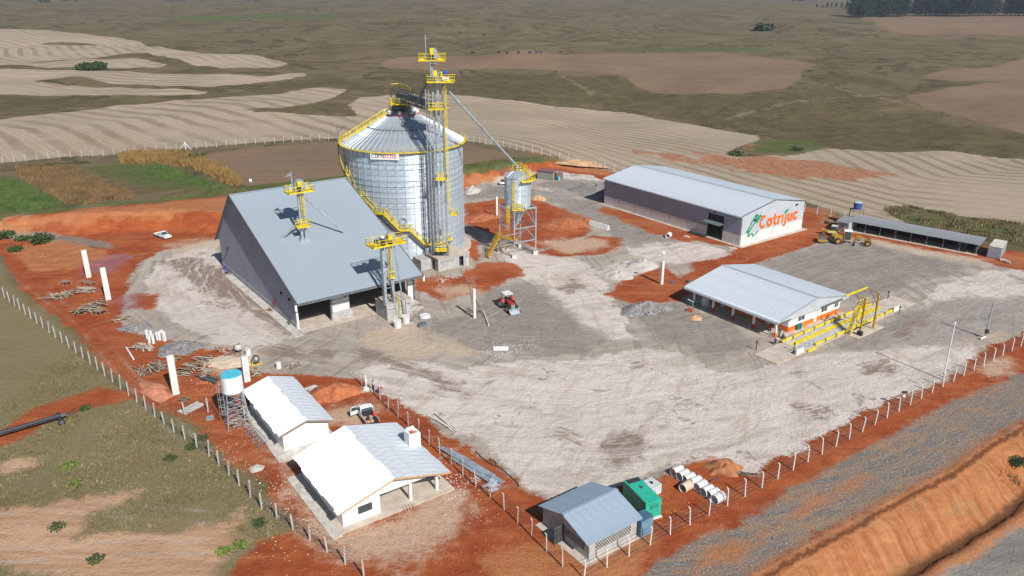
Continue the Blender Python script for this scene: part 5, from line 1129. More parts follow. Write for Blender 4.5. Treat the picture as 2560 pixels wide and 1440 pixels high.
# ================================================================ water towers
cx_,cy_=G(595,1060); zt0=zat(577,977,cx_,cy_); zt1=zat(577,937,cx_,cy_); xs_=ray(577,955); 
WT=thing('water_tower','white water tank with bright blue lid on a lattice stand','water tower',cx_,cy_,0,.5); r=1.33; zt0,zt1=5.1,7.35
b=MB(); b.tube((0,0,zt0),(0,0,zt1),r*.98,r,n=28); b.build('tank',M_WHITE,WT); b=MB(); b.tube((0,0,zt1),(0,0,zt1+.07),r*1.02,r*.98,n=28); b.build('tank_lid',M_BLUET,WT)
b=MB(); b.tube((0,0,zt0-.12),(0,0,zt0),r*1.05,n=20); b.build('tank_base',M_ZINC,WT)
L4=[(-1.5,-1.5),(1.5,-1.5),(1.5,1.5),(-1.5,1.5)]; T4=[(-1,-1),(1,-1),(1,1),(-1,1)]
def lp(i,z,k=1): f=z/zt0; return (L4[i][0]*(1-f)+T4[i][0]*f,L4[i][1]*(1-f)+T4[i][1]*f,z)
for i in range(4): MB().bar(lp(i,0),lp(i,zt0-.1),.09).build('stand_leg',M_ZINC,WT)
b=MB()
for z in np.linspace(0,zt0-1.4,5):
    for i in range(4): j=(i+1)%4; b.bar(lp(i,z),lp(j,z+1.3),.05); b.bar(lp(j,z),lp(i,z+1.3),.05); b.bar(lp(i,z+1.3),lp(j,z+1.3),.05)
b.build('stand_bracing',M_ZINC,WT)
b=MB(); b.tube((1.0,.4,0),(1.0,.4,zt0),.05); b.build('water_pipe',M_WHITE,WT); ladder(WT,-1.35,0,0,zt1,-1,0,True,M_ZINC)
# fallen lattice frame beside it
FR=thing('lattice_mast','long pale lattice mast section lying on the red ground by the tank stand','lattice mast',*G(640,1098),0,math.radians(-52)); b=MB()
for y in (-.45,.45):
    for z in (.1,1.0): b.bar((-3.0,y,z),(3.0,y,z),.06)
for k in range(8):
    x=-3+k*.85; b.bar((x,-.45,.1),(x,-.45,1),.04); b.bar((x,.45,.1),(x,.45,1),.04); b.bar((x,-.45,1),(x+.85 if x<2.1 else x,.45,1),.04); b.bar((x,-.45,.1),(x+.85 if x<2.1 else x,-.45,1),.04); b.bar((x,-.45,1),(x,.45,1),.04)
b.build('lattice_bars',M_ZINC,FR)
x,y=G(2137,562); W2=thing('blue_water_tank','round dark blue water tank on thin posts behind the long low shed','water tower',x,y,0,0)
b=MB(); b.tube((0,0,3.9),(0,0,5.5),.85,1.0,n=20); b.build('tank',M_BLUE,W2); b=MB(); b.tube((0,0,5.5),(0,0,5.7),1.0,.5,n=20); b.build('tank_lid',mat('pale_lid',(.4,.45,.5)),W2); MB().box(-1.3,1.6,-1.2,1.2,3.75,3.9).build('stand_deck',M_WOOD,W2)
for q in ((-1.4,-1.2),(1.4,-1.2),(1.4,1.2),(-1.4,1.2)): MB().bar((*q,0),(q[0]*.8,q[1]*.8,3.8),.16).build('stand_leg',M_WOOD,W2)
# ================================================================ long low shed, container, shacks
bx0,by0=G(2125,577);bx1,by1=G(2439,637); sa=math.atan2(by1-by0,bx1-bx0); sl0=math.hypot(bx1-bx0,by1-by0)
LS=thing('low_shed','long open fronted low shed with grey corrugated roof at the right edge of the yard','shed',bx0,by0,0,sa)
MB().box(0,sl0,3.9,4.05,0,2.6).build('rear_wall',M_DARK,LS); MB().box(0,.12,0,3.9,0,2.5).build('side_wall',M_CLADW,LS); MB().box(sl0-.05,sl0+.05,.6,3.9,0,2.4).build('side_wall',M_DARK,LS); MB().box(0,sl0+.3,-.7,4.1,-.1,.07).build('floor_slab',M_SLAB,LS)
for k in range(9): MB().box(k*sl0/8-.07,k*sl0/8+.07,-.05,.09,.07,2.35).build('shed_post',M_WOOD,LS)
b=MB()
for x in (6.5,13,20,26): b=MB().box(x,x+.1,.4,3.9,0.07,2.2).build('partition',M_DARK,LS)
for k,(x,c_) in enumerate([(8.5,M_RED),(21.8,M_SHIRTW),(22.9,M_SHIRTW)]): MB().box(x,x+.9,3.7,3.85,.07,2.0).build('inner_door',c_ if k==0 else M_ZINCD,LS)
sheets(LS,'roof_sheet',mat('weathered_roof_sheet',(.36,.38,.40),.5,.3,.18,.15),(-.3,-.6,2.35),(1,0,0),(0,1,.12),sl0+.9,4.9,1.05,.30,.05,jit=.06)
b=MB(); b.box(sl0+.9,sl0+1.0,.2,1.6,.07,2.0)
SH=thing('site_hut','white striped site hut under the left end of the long low shed','hut',*G(2105,580),0,sa)
MB().box(-1.2,1.35,0,3.4,0,2.3).build('hut_walls',M_CLADW,SH); sheets(SH,'roof_sheet',MATS['weathered_roof_sheet'],(-1.6,-.5,2.4),(1,0,0),(0,1,.10),3.1,4.4,1.03,.30,.05)
for k in range(8): MB().box(-.95+k*.28,-.83+k*.28,-.04,.0,.1,2.1).build('wall_stripe',M_ZINCD,SH)
c0=G(2466.5,643); c1=G(2499.5,649); CA=math.radians(-39)
CT=thing('shipping_container','grey shipping container with pale rusty top at the end of the low shed','container',*c0,0,CA)
M_CONT=mat('container_grey',(.38,.42,.48),.6,.1,.1,1.5); M_CT=mat('container_top',(.58,.57,.50),.7,0,.15,1.0)
MB().box(.06,2.38,.06,6.0,.1,2.5).build('container_body',M_CONT,CT); MB().box(.0,2.44,.0,6.06,2.5,2.59).build('container_top',M_CT,CT)
b=MB()
for x in (0,2.34):
    for y in (0,5.96): b.box(x,x+.1,y,y+.1,0,2.5)
b.build('corner_post',M_CONT,CT)
for k in range(10): MB().box(.18+k*.22,.29+k*.22,.0,.06,.15,2.45).build('end_rib',M_CONT,CT)
for k in range(20): MB().box(2.38,2.44,.3+k*.28,.43+k*.28,.15,2.45).build('side_rib',M_CONT,CT)
RS=thing('red_roofed_shack','small pale site shack with dull red roof beyond the hopper silo','shack',*G(1343,447),0,math.radians(-27))
MB().box(0,5.2,0,3.4,0,2.5).build('shack_walls',mat('beige_sheet',(.42,.38,.33),.7),RS)
for k in range(17): MB().box(.1+k*.3,.2+k*.3,-.04,0,.1,2.4).build('wall_rib',M_ZINCD,RS)
MB().box(-.3,5.4,-.3,3.7,2.5,2.62).build('roof_panel',mat('dull_red_roof',(.26,.09,.09),.7),RS); MB().box(5.2,5.3,.5,1.6,0,2.2).build('doorway',M_DARK,RS); MB().box(5.5,7.4,1.6,1.7,0,2.3).build('open_door',M_WOOD,RS)
b=MB(); b.tube((0,0,0),(0,0,1.0),.45,n=12); o=b.build('blue_drum',M_BLUET); o.location=(*G(1397,450),0); tag(o,'pale blue drum standing at the right of the red roofed shack','drum')
# ================================================================ posts and fences
def gzp(x,y): return float(hgt(x,y))
def fence(name,label,pts,step,h,postm,kind,mesh=True,wires=5,arm=True):
    x0,y0=pts[0]; t=thing(name,label,'fence',x0,y0,gzp(x0,y0),0); z00=gzp(x0,y0)
    if kind=='flat': pm_=MB().box(-.085,.085,-.06,.06,0,h)
    elif kind=='pipe': pm_=MB().box(-.055,.055,-.055,.055,0,h); pm_.bar((0,0,h),(-.15,.15,h+.18),.10)
    else: pm_=MB().box(-.045,.045,-.045,.045,0,h)
    pm_=pm_.mesh('fence_post',postm); P_=[]
    carry=0
    for (a,b_),(c,d) in zip(pts,pts[1:]):
        L_=math.hypot(c-a,d-b_); s=carry
        while s<L_: P_.append((a+(c-a)*s/L_,b_+(d-b_)*s/L_)); s+=step
        carry=s-L_
    P_=[(x,y,gzp(x,y)) for x,y in P_]
    for x,y,z in P_[:300]:
        lean=random.uniform(-.07,.07); M=Matrix.Translation((x-x0,y-y0,z-z00-.05))@Matrix.Rotation(lean,4,'X')@Matrix.Rotation(random.uniform(-.06,.06),4,'Y')@Matrix.Diagonal((1,1,random.uniform(.92,1.05),1)); put('fence_post',pm_,t,M)
    b=MB()
    for (x,y,z),(x2,y2,z2) in zip(P_,P_[1:]):
        for k in range(wires):
            q=h*(k+.6)/wires; b.bar((x-x0,y-y0,z-z00+q),(x2-x0,y2-y0,z2-z00+q),.022)
    b.build('fence_wires',M_ZINCD,t,kind='stuff')
    return t
fence('perimeter_fence','wire fence with pale flat posts along the left grass field',PF((-60,690),(0,735),(74,794),(220,905),(440,1085),(526,1142),(660,1277),(770,1348),(925,1452)),2.85,2.2,M_POST,'flat')
fence('roadside_fence','wire fence with white bent top posts along the red bank in front',PF((2700,795),(2560,862),(2355,968),(2110,1105),(1900,1222),(1815,1266),(1694,1327),(1561,1396),(1445,1455)),2.95,2.1,M_CONCW,'pipe')
fence('inner_fence','wire fence with slender posts between the houses and the yard',PF((905,965),(940,990),(968,1020),(1027,1070),(1096,1132),(1170,1201),(1250,1264),(1344,1357),(1445,1455)),2.75,2.1,M_POST,'pipe')
fence('field_fence','white post fence along the far edge of the crop plots',[GT(*p) for p in [(-80,413),(0,408),(310,386),(600,364),(850,350),(1000,346),(1160,354),(1300,378),(1420,404),(1600,440)]],3.1,2.3,M_CONCW,'thin',wires=3)
fence('rear_fence','wire fence with white posts behind the warehouse and low shed',PX((2010,530),(2060,540),(2120,552)),3.4,2.2,M_WHITE,'thin')
fence('house_fence','short wire fence by the water tank',PF((665,872+0),(700,850)) if False else PF((462,1036),(535,1028)),3.0,2.1,M_POST,'flat')
# braced corner post in the field fence
x,y=GT(464,374); o=thing('brace_post','white braced post standing in the far field fence','post',x,y,gzp(x,y),0); b=MB(); b.bar((0,0,0),(0,0,2.6),.18); b.bar((-1.9,0,0),(0,0,2.2),.14); b.bar((1.9,0,0),(0,0,2.2),.14); b.build('braces',M_WHITE,o)
# ================================================================ poles and lamps
def pole(px,py,h,r,lab,m=None,top=None):
    x,y=G(px,py); t=thing('utility_pole',lab,'pole',x,y,0,0); b=MB(); b.tube((0,0,-.2),(0,0,h),r*1.25,r*.8,n=8); b.build('pole_shaft',m or M_ZINC,t)
    if top=='cap': b=MB(); b.tube((0,0,h),(0,0,h+.25),r*1.3,n=8); b.build('pole_cap',M_WHITE,t)
    return t
pole(2357,950,9.0,.10,'taller slim concrete pole standing at the edge of the red bank','cap' and M_PIPE,'cap')
t=pole(2463,845,6.3,.14,'shorter pole with a meter box near the right edge of the yard'); MB().box(-.25,.25,-.25,.1,.9,1.6).build('meter_box',M_BLACK,t); b=MB(); b.tube((-1.3,-.8,.2),(0,0,.25),.16); b.build('conduit',M_CONCW,t)
x,y=G(2254,1018); t=thing('lamp_post','thin post with a small white lamp beside the roadside fence','lamp post',x,y,0,0); b=MB(); b.tube((0,0,0),(0,0,2.3),.04); b.build('post',M_ZINC,t); b=MB(); b.blob((0,0,1.7),.25,.25,.25,j=.02); b.build('lamp_globe',M_WHITE,t); MB().box(-.35,.35,-.1,.1,2.2,2.45).build('bracket',M_BLACK,t)
x,y=G(1653,710); b=MB(); b.blob((0,0,0),.4,.4,.4,j=.0); o=b.build('globe_lamp',M_WHITE); o.location=(x,y,6.3); tag(o,'round white lamp on a thin rod above the column before the warehouse','lamp'); b=MB(); b.tube((0,0,-1.7),(0,0,0),.03); b.build('rod',M_ZINC,o)
for k,(px,py,l) in enumerate([(1890,876,'short dark marker post at the near corner of the office yard'),(1984,880,'dark reader post on the near end wall of the weighbridge'),(2219,748,'dark marker post beyond the gantry by the ramp'),(2247,787,'dark reader post on the far end wall of the weighbridge')]):
    x,y=G(px,py); t=thing('marker_post',l,'post',x,y,0,0); b=MB(); b.tube((0,0,0),(0,0,1.3),.07); b.build('post',M_BLACK,t); MB().box(-.12,.12,-.1,.1,1.3,1.6).build('reader_head',M_BLACK,t)
# ================================================================ vehicles
def wheel(parent,x,y,r,w,rim=M_ZINC,name='wheel'):
    b=MB(); b.tube((x,y-w/2,r),(x,y+w/2,r),r,n=18); o=b.build(name,M_BLACK,parent)
    s=1 if y>0 else -1; b=MB(); b.tube((x,y+s*w/2*.9,r),(x,y+s*(w/2+.015),r),r*.55,n=12); b.build('rim',rim,o)
    return o
def pickup(lab,px,py,ang,L_=4.9,double=False,cabx=0,dooropen=False,small=False,load=False):
    x,y=G(px,py); t=thing('pickup_truck',lab,'pickup truck',x,y,0,ang); w=.88 if not small else .80; L_=L_; f=L_/2
    zb=.95 if not small else .85; zr_=1.72 if not small else 1.45
    c0,c1=(-.1,f-1.35)
    b=MB(); b.prism([(c0-.0,.42),(f,.42),(f+.04,.70),(f-.12,zb-.05),(f-1.25,zb+.06),(c0,zb+.02)],-w,w,'y'); b.build('front_body',M_CARW,t)
    b=MB(); b.prism([(c0,zb+.02),(c1+.25,zb+.05),(c1-.35,zr_),(c0+.12,zr_+.02),(c0-.12,zb+.35)],-w+.08,w-.08,'y'); b.build('cab',M_GLASS,t)
    b=MB(); b.prism([(c0-.05,zr_-.02),(c1-.38,zr_-.04),(c1-.5,zr_+.07),(c0+.05,zr_+.07)],-w+.07,w-.07,'y'); b.build('cab_roof',M_CARW,t)
    b=MB()
    for s in (-1,1):
        yy=s*(w-.07); b.bar((c1+.25,yy,zb),(c1-.38,yy,zr_),.07); b.bar((c0+.0,yy,zb),(c0+.05,yy,zr_),.12); b.bar(((c0+c1)/2,yy,zb),((c0+c1)/2-.05,yy,zr_),.08)
    b.build('cab_pillars',M_CARW,t)
    b=MB(); b.box(-f,c0,-w,w,.42,.60); b.build('bed_floor',M_CARD,t)
    for s in (-1,1): b=MB(); b.box(-f,c0,s*w-.06*(s>0),s*w+.06*(s<0),.60,zb+.02); b.build('bed_side',M_CARW,t)
    MB().box(c0-.08,c0,-w+.06,w-.06,.6,zb+.3).build('bed_front_panel',M_CARD,t)
    if not dooropen: MB().box(-f,-f+.06,-w+.06,w-.06,.6,zb).build('tailgate',M_CARW,t)
    for xx in (-f+.95,f-.9):
        for s in (-1,1): wheel(t,xx,s*(w-.10),.36 if not small else .31,.24)
    for s in (-1,1): MB().box(f-.02,f+.05,s*(w-.32)-.15,s*(w-.32)+.15,.62,.78).build('headlight',M_GLASS,t); MB().box(-f-.02,-f+.04,s*(w-.1)-.07,s*(w-.1)+.07,.65,.92).build('tail_light',M_RED,t)
    MB().box(f-.02,f+.07,-w,w,.38,.58).build('front_bumper',M_CARD if not small else M_CARW,t); MB().box(-f-.07,-f,-w,w,.38,.55).build('rear_bumper',M_CARD,t)
    if dooropen:
        b=MB(); b.bar((c1+.1,w,.7),(c1-.15,w+1.05,.7),.06,.55); o=b.build('open_door',M_CARW,t); b=MB(); b.bar((c1+.0,w,1.28),(c1-.15,w+.95,1.28),.03,.6); b.build('door_window',M_GLASS,o); b=MB(); b.path([(c1+.1,w,1.0),(c1-.15,w+.2,1.6),(c1-.2,w+.85,1.62),(c1-.15,w+1.05,1.0)],.07); b.build('door_frame',M_CARW,o)
        b=MB()
        for k in range(9): b.blob((random.uniform(-f+.3,c0-.4),random.uniform(-.5,.5),.68),.3,.25,.15)
        b.build('loose_load',M_SAND,t)
    return t
a_=math.atan2(G(425,596)[1]-G(388,585)[1],G(425,596)[0]-G(388,585)[0])
pickup('small white pickup truck parked on the red earth behind the grain shed',407,594,a_,4.5,small=True)
pickup('white pickup truck with open driver door parked behind the nearer house',918,1046,math.radians(118),5.0,dooropen=True)
# red loader tractor
x,y=G(1272,772); TR=thing('loader_tractor','red tractor with front loader bucket and white canopy in mid yard','tractor',x,y,0,math.radians(-66))
for s in (-1,1): wheel(TR,-1.0,s*.95,.85,.5,M_WHITE,'rear_wheel'); wheel(TR,1.35,s*.85,.55,.38,M_WHITE,'front_wheel')
for s in (-1,1): b=MB(); b.prism([(-1.9,1.2),(-1.55,1.75),(-.6,1.8),(-.1,1.3),(-.4,1.35),(-.7,1.6),(-1.4,1.6),(-1.7,1.2)],s*.95-.28,s*.95+.28,'y'); b.build('mudguard',M_RED,TR)
b=MB(); b.prism([(-.1,.9),(1.75,.85),(1.8,1.35),(1.2,1.6),(-.1,1.65)],-.38,.38,'y'); b.build('bonnet',M_RED,TR)
MB().box(-1.5,1.6,-.3,.3,.6,.95).build('chassis',M_BLACK,TR); MB().box(1.75,1.9,-.36,.36,.75,1.4).build('grille',M_ZINC,TR)
MB().box(-1.2,-.6,-.3,.3,1.2,1.35).build('seat',M_BLACK,TR); MB().box(-1.3,-1.18,-.3,.3,1.35,1.85).build('seat_back',M_BLACK,TR)
for p in ((-1.5,-.7),(-1.5,.7),(-.1,-.6),(-.1,.6)): MB().bar((*p,1.4),(p[0],p[1],2.75),.07).build('canopy_post',M_BLACK,TR)
MB().box(-1.7,.2,-.8,.8,2.75,2.83).build('canopy',M_SHIRTW,TR)
for s in (-1,1): b=MB(); b.bar((-.1,s*.62,1.5),(1.2,s*.62,1.75),.14,.2); b.bar((1.2,s*.62,1.75),(2.5,s*.62,.55),.14,.2); b.build('loader_arm',M_BLACK,TR)
b=MB(); b.prism([(2.35,.12),(3.25,.10),(3.25,.16),(2.5,.22),(2.42,.9),(2.33,.9)],-1.05,1.05,'y'); b.build('bucket',M_ZINC,TR)
for s in (-1,1): b=MB(); b.prism([(2.35,.12),(3.25,.12),(2.42,.9)],s*1.05-.03,s*1.05+.03,'y'); b.build('bucket_side',mat('rusty_steel',(.30,.12,.06)),TR)
b=MB(); b.tube((.8,.25,1.6),(.8,.25,2.3),.05); b.build('exhaust',M_BLACK,TR); b=MB(); b.tube((-.35,0,1.6),(-.3,0,1.75),.2,n=10); b.build('steering_wheel',M_BLACK,TR)
# grader
x,y=G(2116,608); GA=math.radians(-6); M_CY=mat('machine_yellow',(.46,.27,.035),.6,0,.2,2)
GR_=thing('motor_grader','yellow motor grader with white cab roof by the low shed','grader',x,y,0,math.radians(-22))
for xx in (-2.8,-1.3):
    for s in (-1,1): wheel(GR_,xx,s*.95,.65,.4,M_CY,'rear_wheel')
for s in (-1,1): wheel(GR_,4.3,s*.85,.65,.38,M_CY,'front_wheel')
MB().box(-3.4,-.6,-.55,.55,.8,1.9).build('engine_cover',M_CY,GR_); MB().box(-.6,.7,-.7,.7,1.0,2.7).build('cab',M_GLASS,GR_); MB().box(-.8,.9,-.85,.85,2.85,2.98).build('cab_roof',M_WHITE,GR_)
for q in ((-.6,-.7),(-.6,.7),(.7,-.7),(.7,.7)): MB().bar((*q,1),(*q,2.9),.1).build('cab_pillar',M_CY,GR_)
b=MB(); b.bar((.7,0,1.3),(2.2,0,1.8),.3,.35); b.bar((2.2,0,1.8),(4.6,0,1.0),.28,.32); b.build('front_frame',M_CY,GR_); MB().box(4.6,5.1,-.5,.5,.5,1.2).build('front_plate',M_CY,GR_)
b=MB(); b.lathe([(.6,.75),(.75,.75),(.75,.9),(.6,.9)],18,cx=2.0); b.build('blade_circle',M_CY,GR_); b=MB(); b.bar((1.7,-1.8,.4),(2.5,1.8,.4),.15,.6); b.build('grader_blade',M_ZINC,GR_)
b=MB(); b.bar((2.1,-.3,1.6),(1.9,-.6,2.7),.12); b.build('lift_cylinder',M_CY,GR_); b=MB(); b.bar((2.1,.3,1.6),(1.9,.6,2.7),.12); b.build('lift_cylinder',M_CY,GR_)
x,y=G(2072,607); RL=thing('road_roller','yellow road roller with a flat canopy at the left of the grader','road roller',x,y,0,math.radians(170))
b=MB(); b.tube((1.5,-1.0,.75),(1.5,1.0,.75),.75,n=20); b.build('drum',M_ZINCD,RL); b=MB()
for s in (-1,1): b.box(.5,2.5,s*1.1-.1,s*1.1+.1,.55,.95)
b.box(2.3,2.5,-1,1,.55,.95); b.build('drum_frame',M_CY,RL)
for s in (-1,1): wheel(RL,-1.7,s*.8,.72,.45,M_CY)
MB().box(-2.6,-.9,-.55,.55,.7,1.5).build('engine_cover',M_CY,RL); MB().box(-.9,.2,-.6,.6,.8,1.1).build('operator_deck',M_BLACK,RL); MB().box(-.6,-.1,-.3,.3,1.1,1.6).build('seat',M_BLACK,RL)
for q in ((-.9,-.55),(-.9,.55),(.2,-.55),(.2,.55)): MB().bar((*q,1),(*q,2.5),.07).build('canopy_post',M_BLACK,RL)
MB().box(-1.2,.6,-.75,.75,2.5,2.62).build('canopy',mat('faded_yellow',(.55,.45,.15)),RL)
x,y=G(2075,588); BH=thing('backhoe','old yellow digger parked behind the roller and grader','digger',x,y,0,math.radians(150))
for s in (-1,1): wheel(BH,-1.0,s*.85,.65,.4,M_CY); wheel(BH,1.3,s*.8,.45,.3,M_CY)
MB().box(-.2,1.9,-.4,.4,.7,1.3).build('bonnet',M_CY,BH); MB().box(-1.3,-.2,-.6,.6,.8,2.0).build('cab',M_GLASS,BH); MB().box(-1.4,-.1,-.7,.7,2.3,2.4).build('cab_roof',M_CT,BH)
for q in ((-1.3,-.6),(-1.3,.6),(-.2,-.6),(-.2,.6)): MB().bar((*q,1.9),(*q,2.3),.08).build('cab_pillar',M_CY,BH)
b=MB(); b.bar((-1.4,0,1),(-2.8,0,2.3),.2); b.bar((-2.8,0,2.3),(-3.4,0,.8),.16); b.build('digging_arm',M_CY,BH); b=MB(); b.prism([(-3.7,.2),(-3.1,.2),(-3.2,.8),(-3.6,.8)],-.3,.3,'y'); b.build('bucket',M_ZINCD,BH)
# wheeled boom at the left edge
x,y=G(70,1078); BM=thing('boom_trailer','long dark wheeled implement frame standing in the left grass field','implement trailer',x,y,0,math.radians(38))
b=MB(); b.bar((-6.5,0,.75),(4.6,0,.9),.35,.3); b.build('main_beam',M_ZINCD,BM); b=MB(); b.bar((-6.0,.35,.9),(4.0,.35,1.0),.08); b.bar((-6,-.35,.9),(4,-.35,1.0),.08)
b.build('side_rail',M_BLACK,BM)
for xx in (-4.0,3.8):
    b=MB(); b.bar((xx,-1.1,.5),(xx,1.1,.5),.14); b.build('axle',M_ZINCD,BM)
    for s in (-1,1): wheel(BM,xx,s*1.05,.45,.25,M_ZINCD)
b=MB(); b.bar((4.6,0,.7),(6.0,.1,1.4),.08); b.build('tow_bar',M_BLACK,BM)
# small things in the yard
x,y=G(1056,815); o=thing('scoop_attachment','dark grey scoop with a curved arm lying in the yard','loader attachment',x,y,0,.5); b=MB(); b.prism([(-.9,.02),(.8,.02),(.6,.6),(-.6,.5)],-.4,.4,'y'); b.build('scoop',M_ZINCD,o); b=MB(); b.path([(0,.4,.4),(-.2,1.0,1.2),(-.7,1.6,1.5),(-1.0,1.9,.7)],.12); b.build('arm',M_ZINCD,o)
x,y=G(1188,788); o=thing('work_trestle','dark wooden trestle standing behind the lone slim column','trestle',x,y,0,.2); b=MB(); b.bar((-1.5,.3,.9),(1.5,.3,.9),.12); b.bar((-1.5,1.0,.9),(1.5,1.0,.9),.12); 
for q in (-1.3,0,1.3): b.bar((q,.3,0),(q,.3,.9),.1); b.bar((q,1.0,0),(q,1.0,.9),.1)
b.build('trestle_frame',M_WOOD,o)
def hose(name,pts,r,m,lab,cat='hose'):
    P_=[G(*p) for p in pts]; x0,y0=P_[0]; q=[]
    for i in range(len(P_)-1):
        p0=P_[max(0,i-1)];p1=P_[i];p2=P_[i+1];p3=P_[min(len(P_)-1,i+2)]
        for k in range(5):
            t=k/5; f=lambda a,b,c,d:.5*((2*b)+(-a+c)*t+(2*a-5*b+4*c-d)*t*t+(-a+3*b-3*c+d)*t**3); q.append((f(p0[0],p1[0],p2[0],p3[0])-x0,f(p0[1],p1[1],p2[1],p3[1])-y0,r+.02))
    q.append((P_[-1][0]-x0,P_[-1][1]-y0,r+.02)); b=MB()
    for a,c in zip(q,q[1:]): b.tube(a,c,r,n=6)
    o=b.build(name,m); o.location=(x0,y0,gzp(x0,y0)); return tag(o,lab,cat)

hose('water_hose',[(1150,672),(1165,700),(1176,722),(1180,760)],.05,M_HOSE,'thin tan hose running from the pit house door to the lone column')
hose('drain_pipe',[(1190,748),(1200,770),(1208,780)],.09,M_HOSE,'curved tan pipe piece next to the lone slim column','pipe')
hose('drain_pipe',[(1208,778),(1214,795),(1222,816)],.16,mat('pale_pipe',(.55,.47,.38)),'thick pale pipe lying from the column towards the front','pipe')
hose('black_cable',[(1190,1130),(1210,1150),(1235,1165),(1240,1158),(1225,1148)],.07,M_CABLE,'looped black cable lying at the left edge of the yard','cable')
hose('black_cable',[(1240,1165),(1262,1180),(1290,1205),(1298,1218)],.06,M_CABLE,'black cable running along the red strip towards the front','cable')
hose('black_conduit',[(1775,1205),(1800,1195),(1830,1180),(1862,1185),(1895,1188)],.10,M_CABLE,'black conduit lying by the dirt heap near the concrete pipes','cable')
hose('black_conduit',[(1830,1165),(1835,1178),(1850,1190),(1870,1186)],.13,M_CABLE,'short thick black conduit coming out of the dirt heap','cable')
# ================================================================ heaps, timber, rubble
def heap(name,lab,cat,px,py,rx,ry,h,m,ang=0,seed=0,stones=0):
    x,y=G(px,py) if py>520 else GT(px,py); n=26; b=MB(); rg=np.random.default_rng(seed+5)
    for j in range(9):
        f=j/8
        for i in range(n):
            t=2*math.pi*i/n; rad=f*(1+.22*math.sin(2*t+seed)+.12*math.sin(5*t+seed*2)); z=h*(1-f**1.6)*(1+.28*math.sin(3*t+seed+j))+rg.uniform(-.05,.05)*h*(1 if j<8 else 0)
            b.v.append((rx*rad*math.cos(t),ry*rad*math.sin(t),max(-.06,z if j<8 else -.06)))
    b.f=[(j*n+i,(j+1)*n+i,(j+1)*n+(i+1)%n,j*n+(i+1)%n) for j in range(8) for i in range(n)]+[tuple(range(n))]
    o=b.build(name,m,smooth=True); o.location=(x,y,gzp(x,y)+.02); o.rotation_euler=(0,0,ang); tag(o,lab,cat)
    if stones:
        s=MB()
        for k in range(stones):
            t=rg.uniform(0,6.28); f=rg.uniform(0,1)**.5; z=h*(1-f**1.6); r_=rg.uniform(.05,.14); s.blob((rx*f*math.cos(t),ry*f*math.sin(t),max(0,z)),r_,r_,r_*.8,j=.3)
        s.build('stones',m,o,kind='stuff')
    return o
heap('gravel_heap','wide grey gravel heap left of the office building','gravel heap',1612,775,4.2,3.0,1.3,M_STONE,.2,1,400)
heap('gravel_heap','flat grey gravel heap beside the standing test cylinders','gravel heap',450,872,2.9,3.4,.7,M_STONE,.9,2,350)
heap('gravel_heap','low grey gravel heap near the left fence above the cylinders','gravel heap',340,820,2.6,2.2,.6,M_STONE,.4,3,250)
heap('stone_dust_heap','pale stone dust heap near the column before the warehouse','stone heap',1545,688,3.2,2.6,.9,M_PALEST,.4,4)
heap('stone_dust_heap','second pale stone dust heap just right of the larger one','stone heap',1605,665,4.2,2.6,1.2,M_PALEST,.2,5)
heap('stone_dust_heap','pale pointed stone heap right behind the big silo','stone heap',1180,480,2.6,2.4,1.5,M_PALEST,.2,6)
heap('dark_gravel_heap','long dark gravel ridge left of the warehouse','gravel heap',1485,478,6.5,3.6,1.8,mat('dark_gravel',(.21,.20,.195),.95,0,.2,2,bump=.5,bscale=5),-.5,7)
heap('earth_heap','heap of red earth behind the smaller house','earth heap',830,985,3.6,3.0,1.2,M_EARTH,.5,8)
heap('earth_heap','salmon coloured earth mound at the foot of the left column','earth heap',388,978,3.6,1.8,.6,mat('salmon_earth',(.50,.20,.12),.95,0,.15,1,bump=.4,bscale=4),-.6,9)
heap('earth_heap','sandy heap on the red earth beside the hopper silo','earth heap',1345,498,2.6,1.6,.9,M_SAND,.1,10)
heap('earth_heap','brown earth bank beside the row of concrete pipes','earth heap',1810,1172,2.8,1.7,.75,mat('brown_earth',(.38,.155,.065),.95,0,.2,1,bump=.5,bscale=4),.4,11)
heap('earth_heap','broad red earth mound beyond the hopper silo','earth heap',1420,560,7.5,5.0,.7,M_EARTH,.3,12)
heap('earth_heap','rough red earth mound right behind the big silo foot','earth heap',1200,545,5.5,4.0,.6,M_EARTH,.3,13)
heap('earth_heap','low orange earth bank at the far rear edge of the site','earth heap',1450,412,7.5,2.2,1.4,M_SAND,-.4,14)
heap('sand_heap','spread of pale mixing sand by the small house','sand heap',575,905,3.6,2.8,.25,mat('pale_sand',(.56,.46,.35),.95,0,.1,1),.3,15)
heap('sand_heap','small round heap of pale sand behind the smaller house','sand heap',786,972,1.3,1.1,.35,mat('cement_sand',(.50,.49,.46),.95,0,.1,1),.3,16)
heap('straw_heap','tan heap of waste in front of the office porch','heap',1737,795,1.7,.9,.5,M_SAND,-.7,17)
heap('rubble_heap','small pile of grey rubble by the left fence and house','rubble heap',642,1172,.9,.7,.4,M_PALEST,0,18,60)
def bricks(lab,px,py,nx_,ny_,nz_,ang,m=M_BRICK,bs=(.29,.14,.19),jit=.01):
    x,y=G(px,py); t=thing('brick_stack',lab,'brick stack',x,y,.02,ang); me=MB().box(0,bs[0]-.012,0,bs[1]-.012,0,bs[2]-.012).mesh('brick',m)
    for k in range(nz_):
        for j in range(ny_):
            for i in range(nx_):
                if k==nz_-1 and random.random()<.25: continue
                put('brick',me,t,Matrix.Translation((i*bs[0]+random.uniform(-jit,jit),j*bs[1],k*bs[2])))
bricks('stack of orange hollow bricks in front of the office porch corner',1716,778,4,6,3,-.7)
bricks('stack of orange bricks behind the water tank',545,965,5,4,3,.3); bricks('low orange brick stack beside the long poles',490,962,6,4,1,.2)
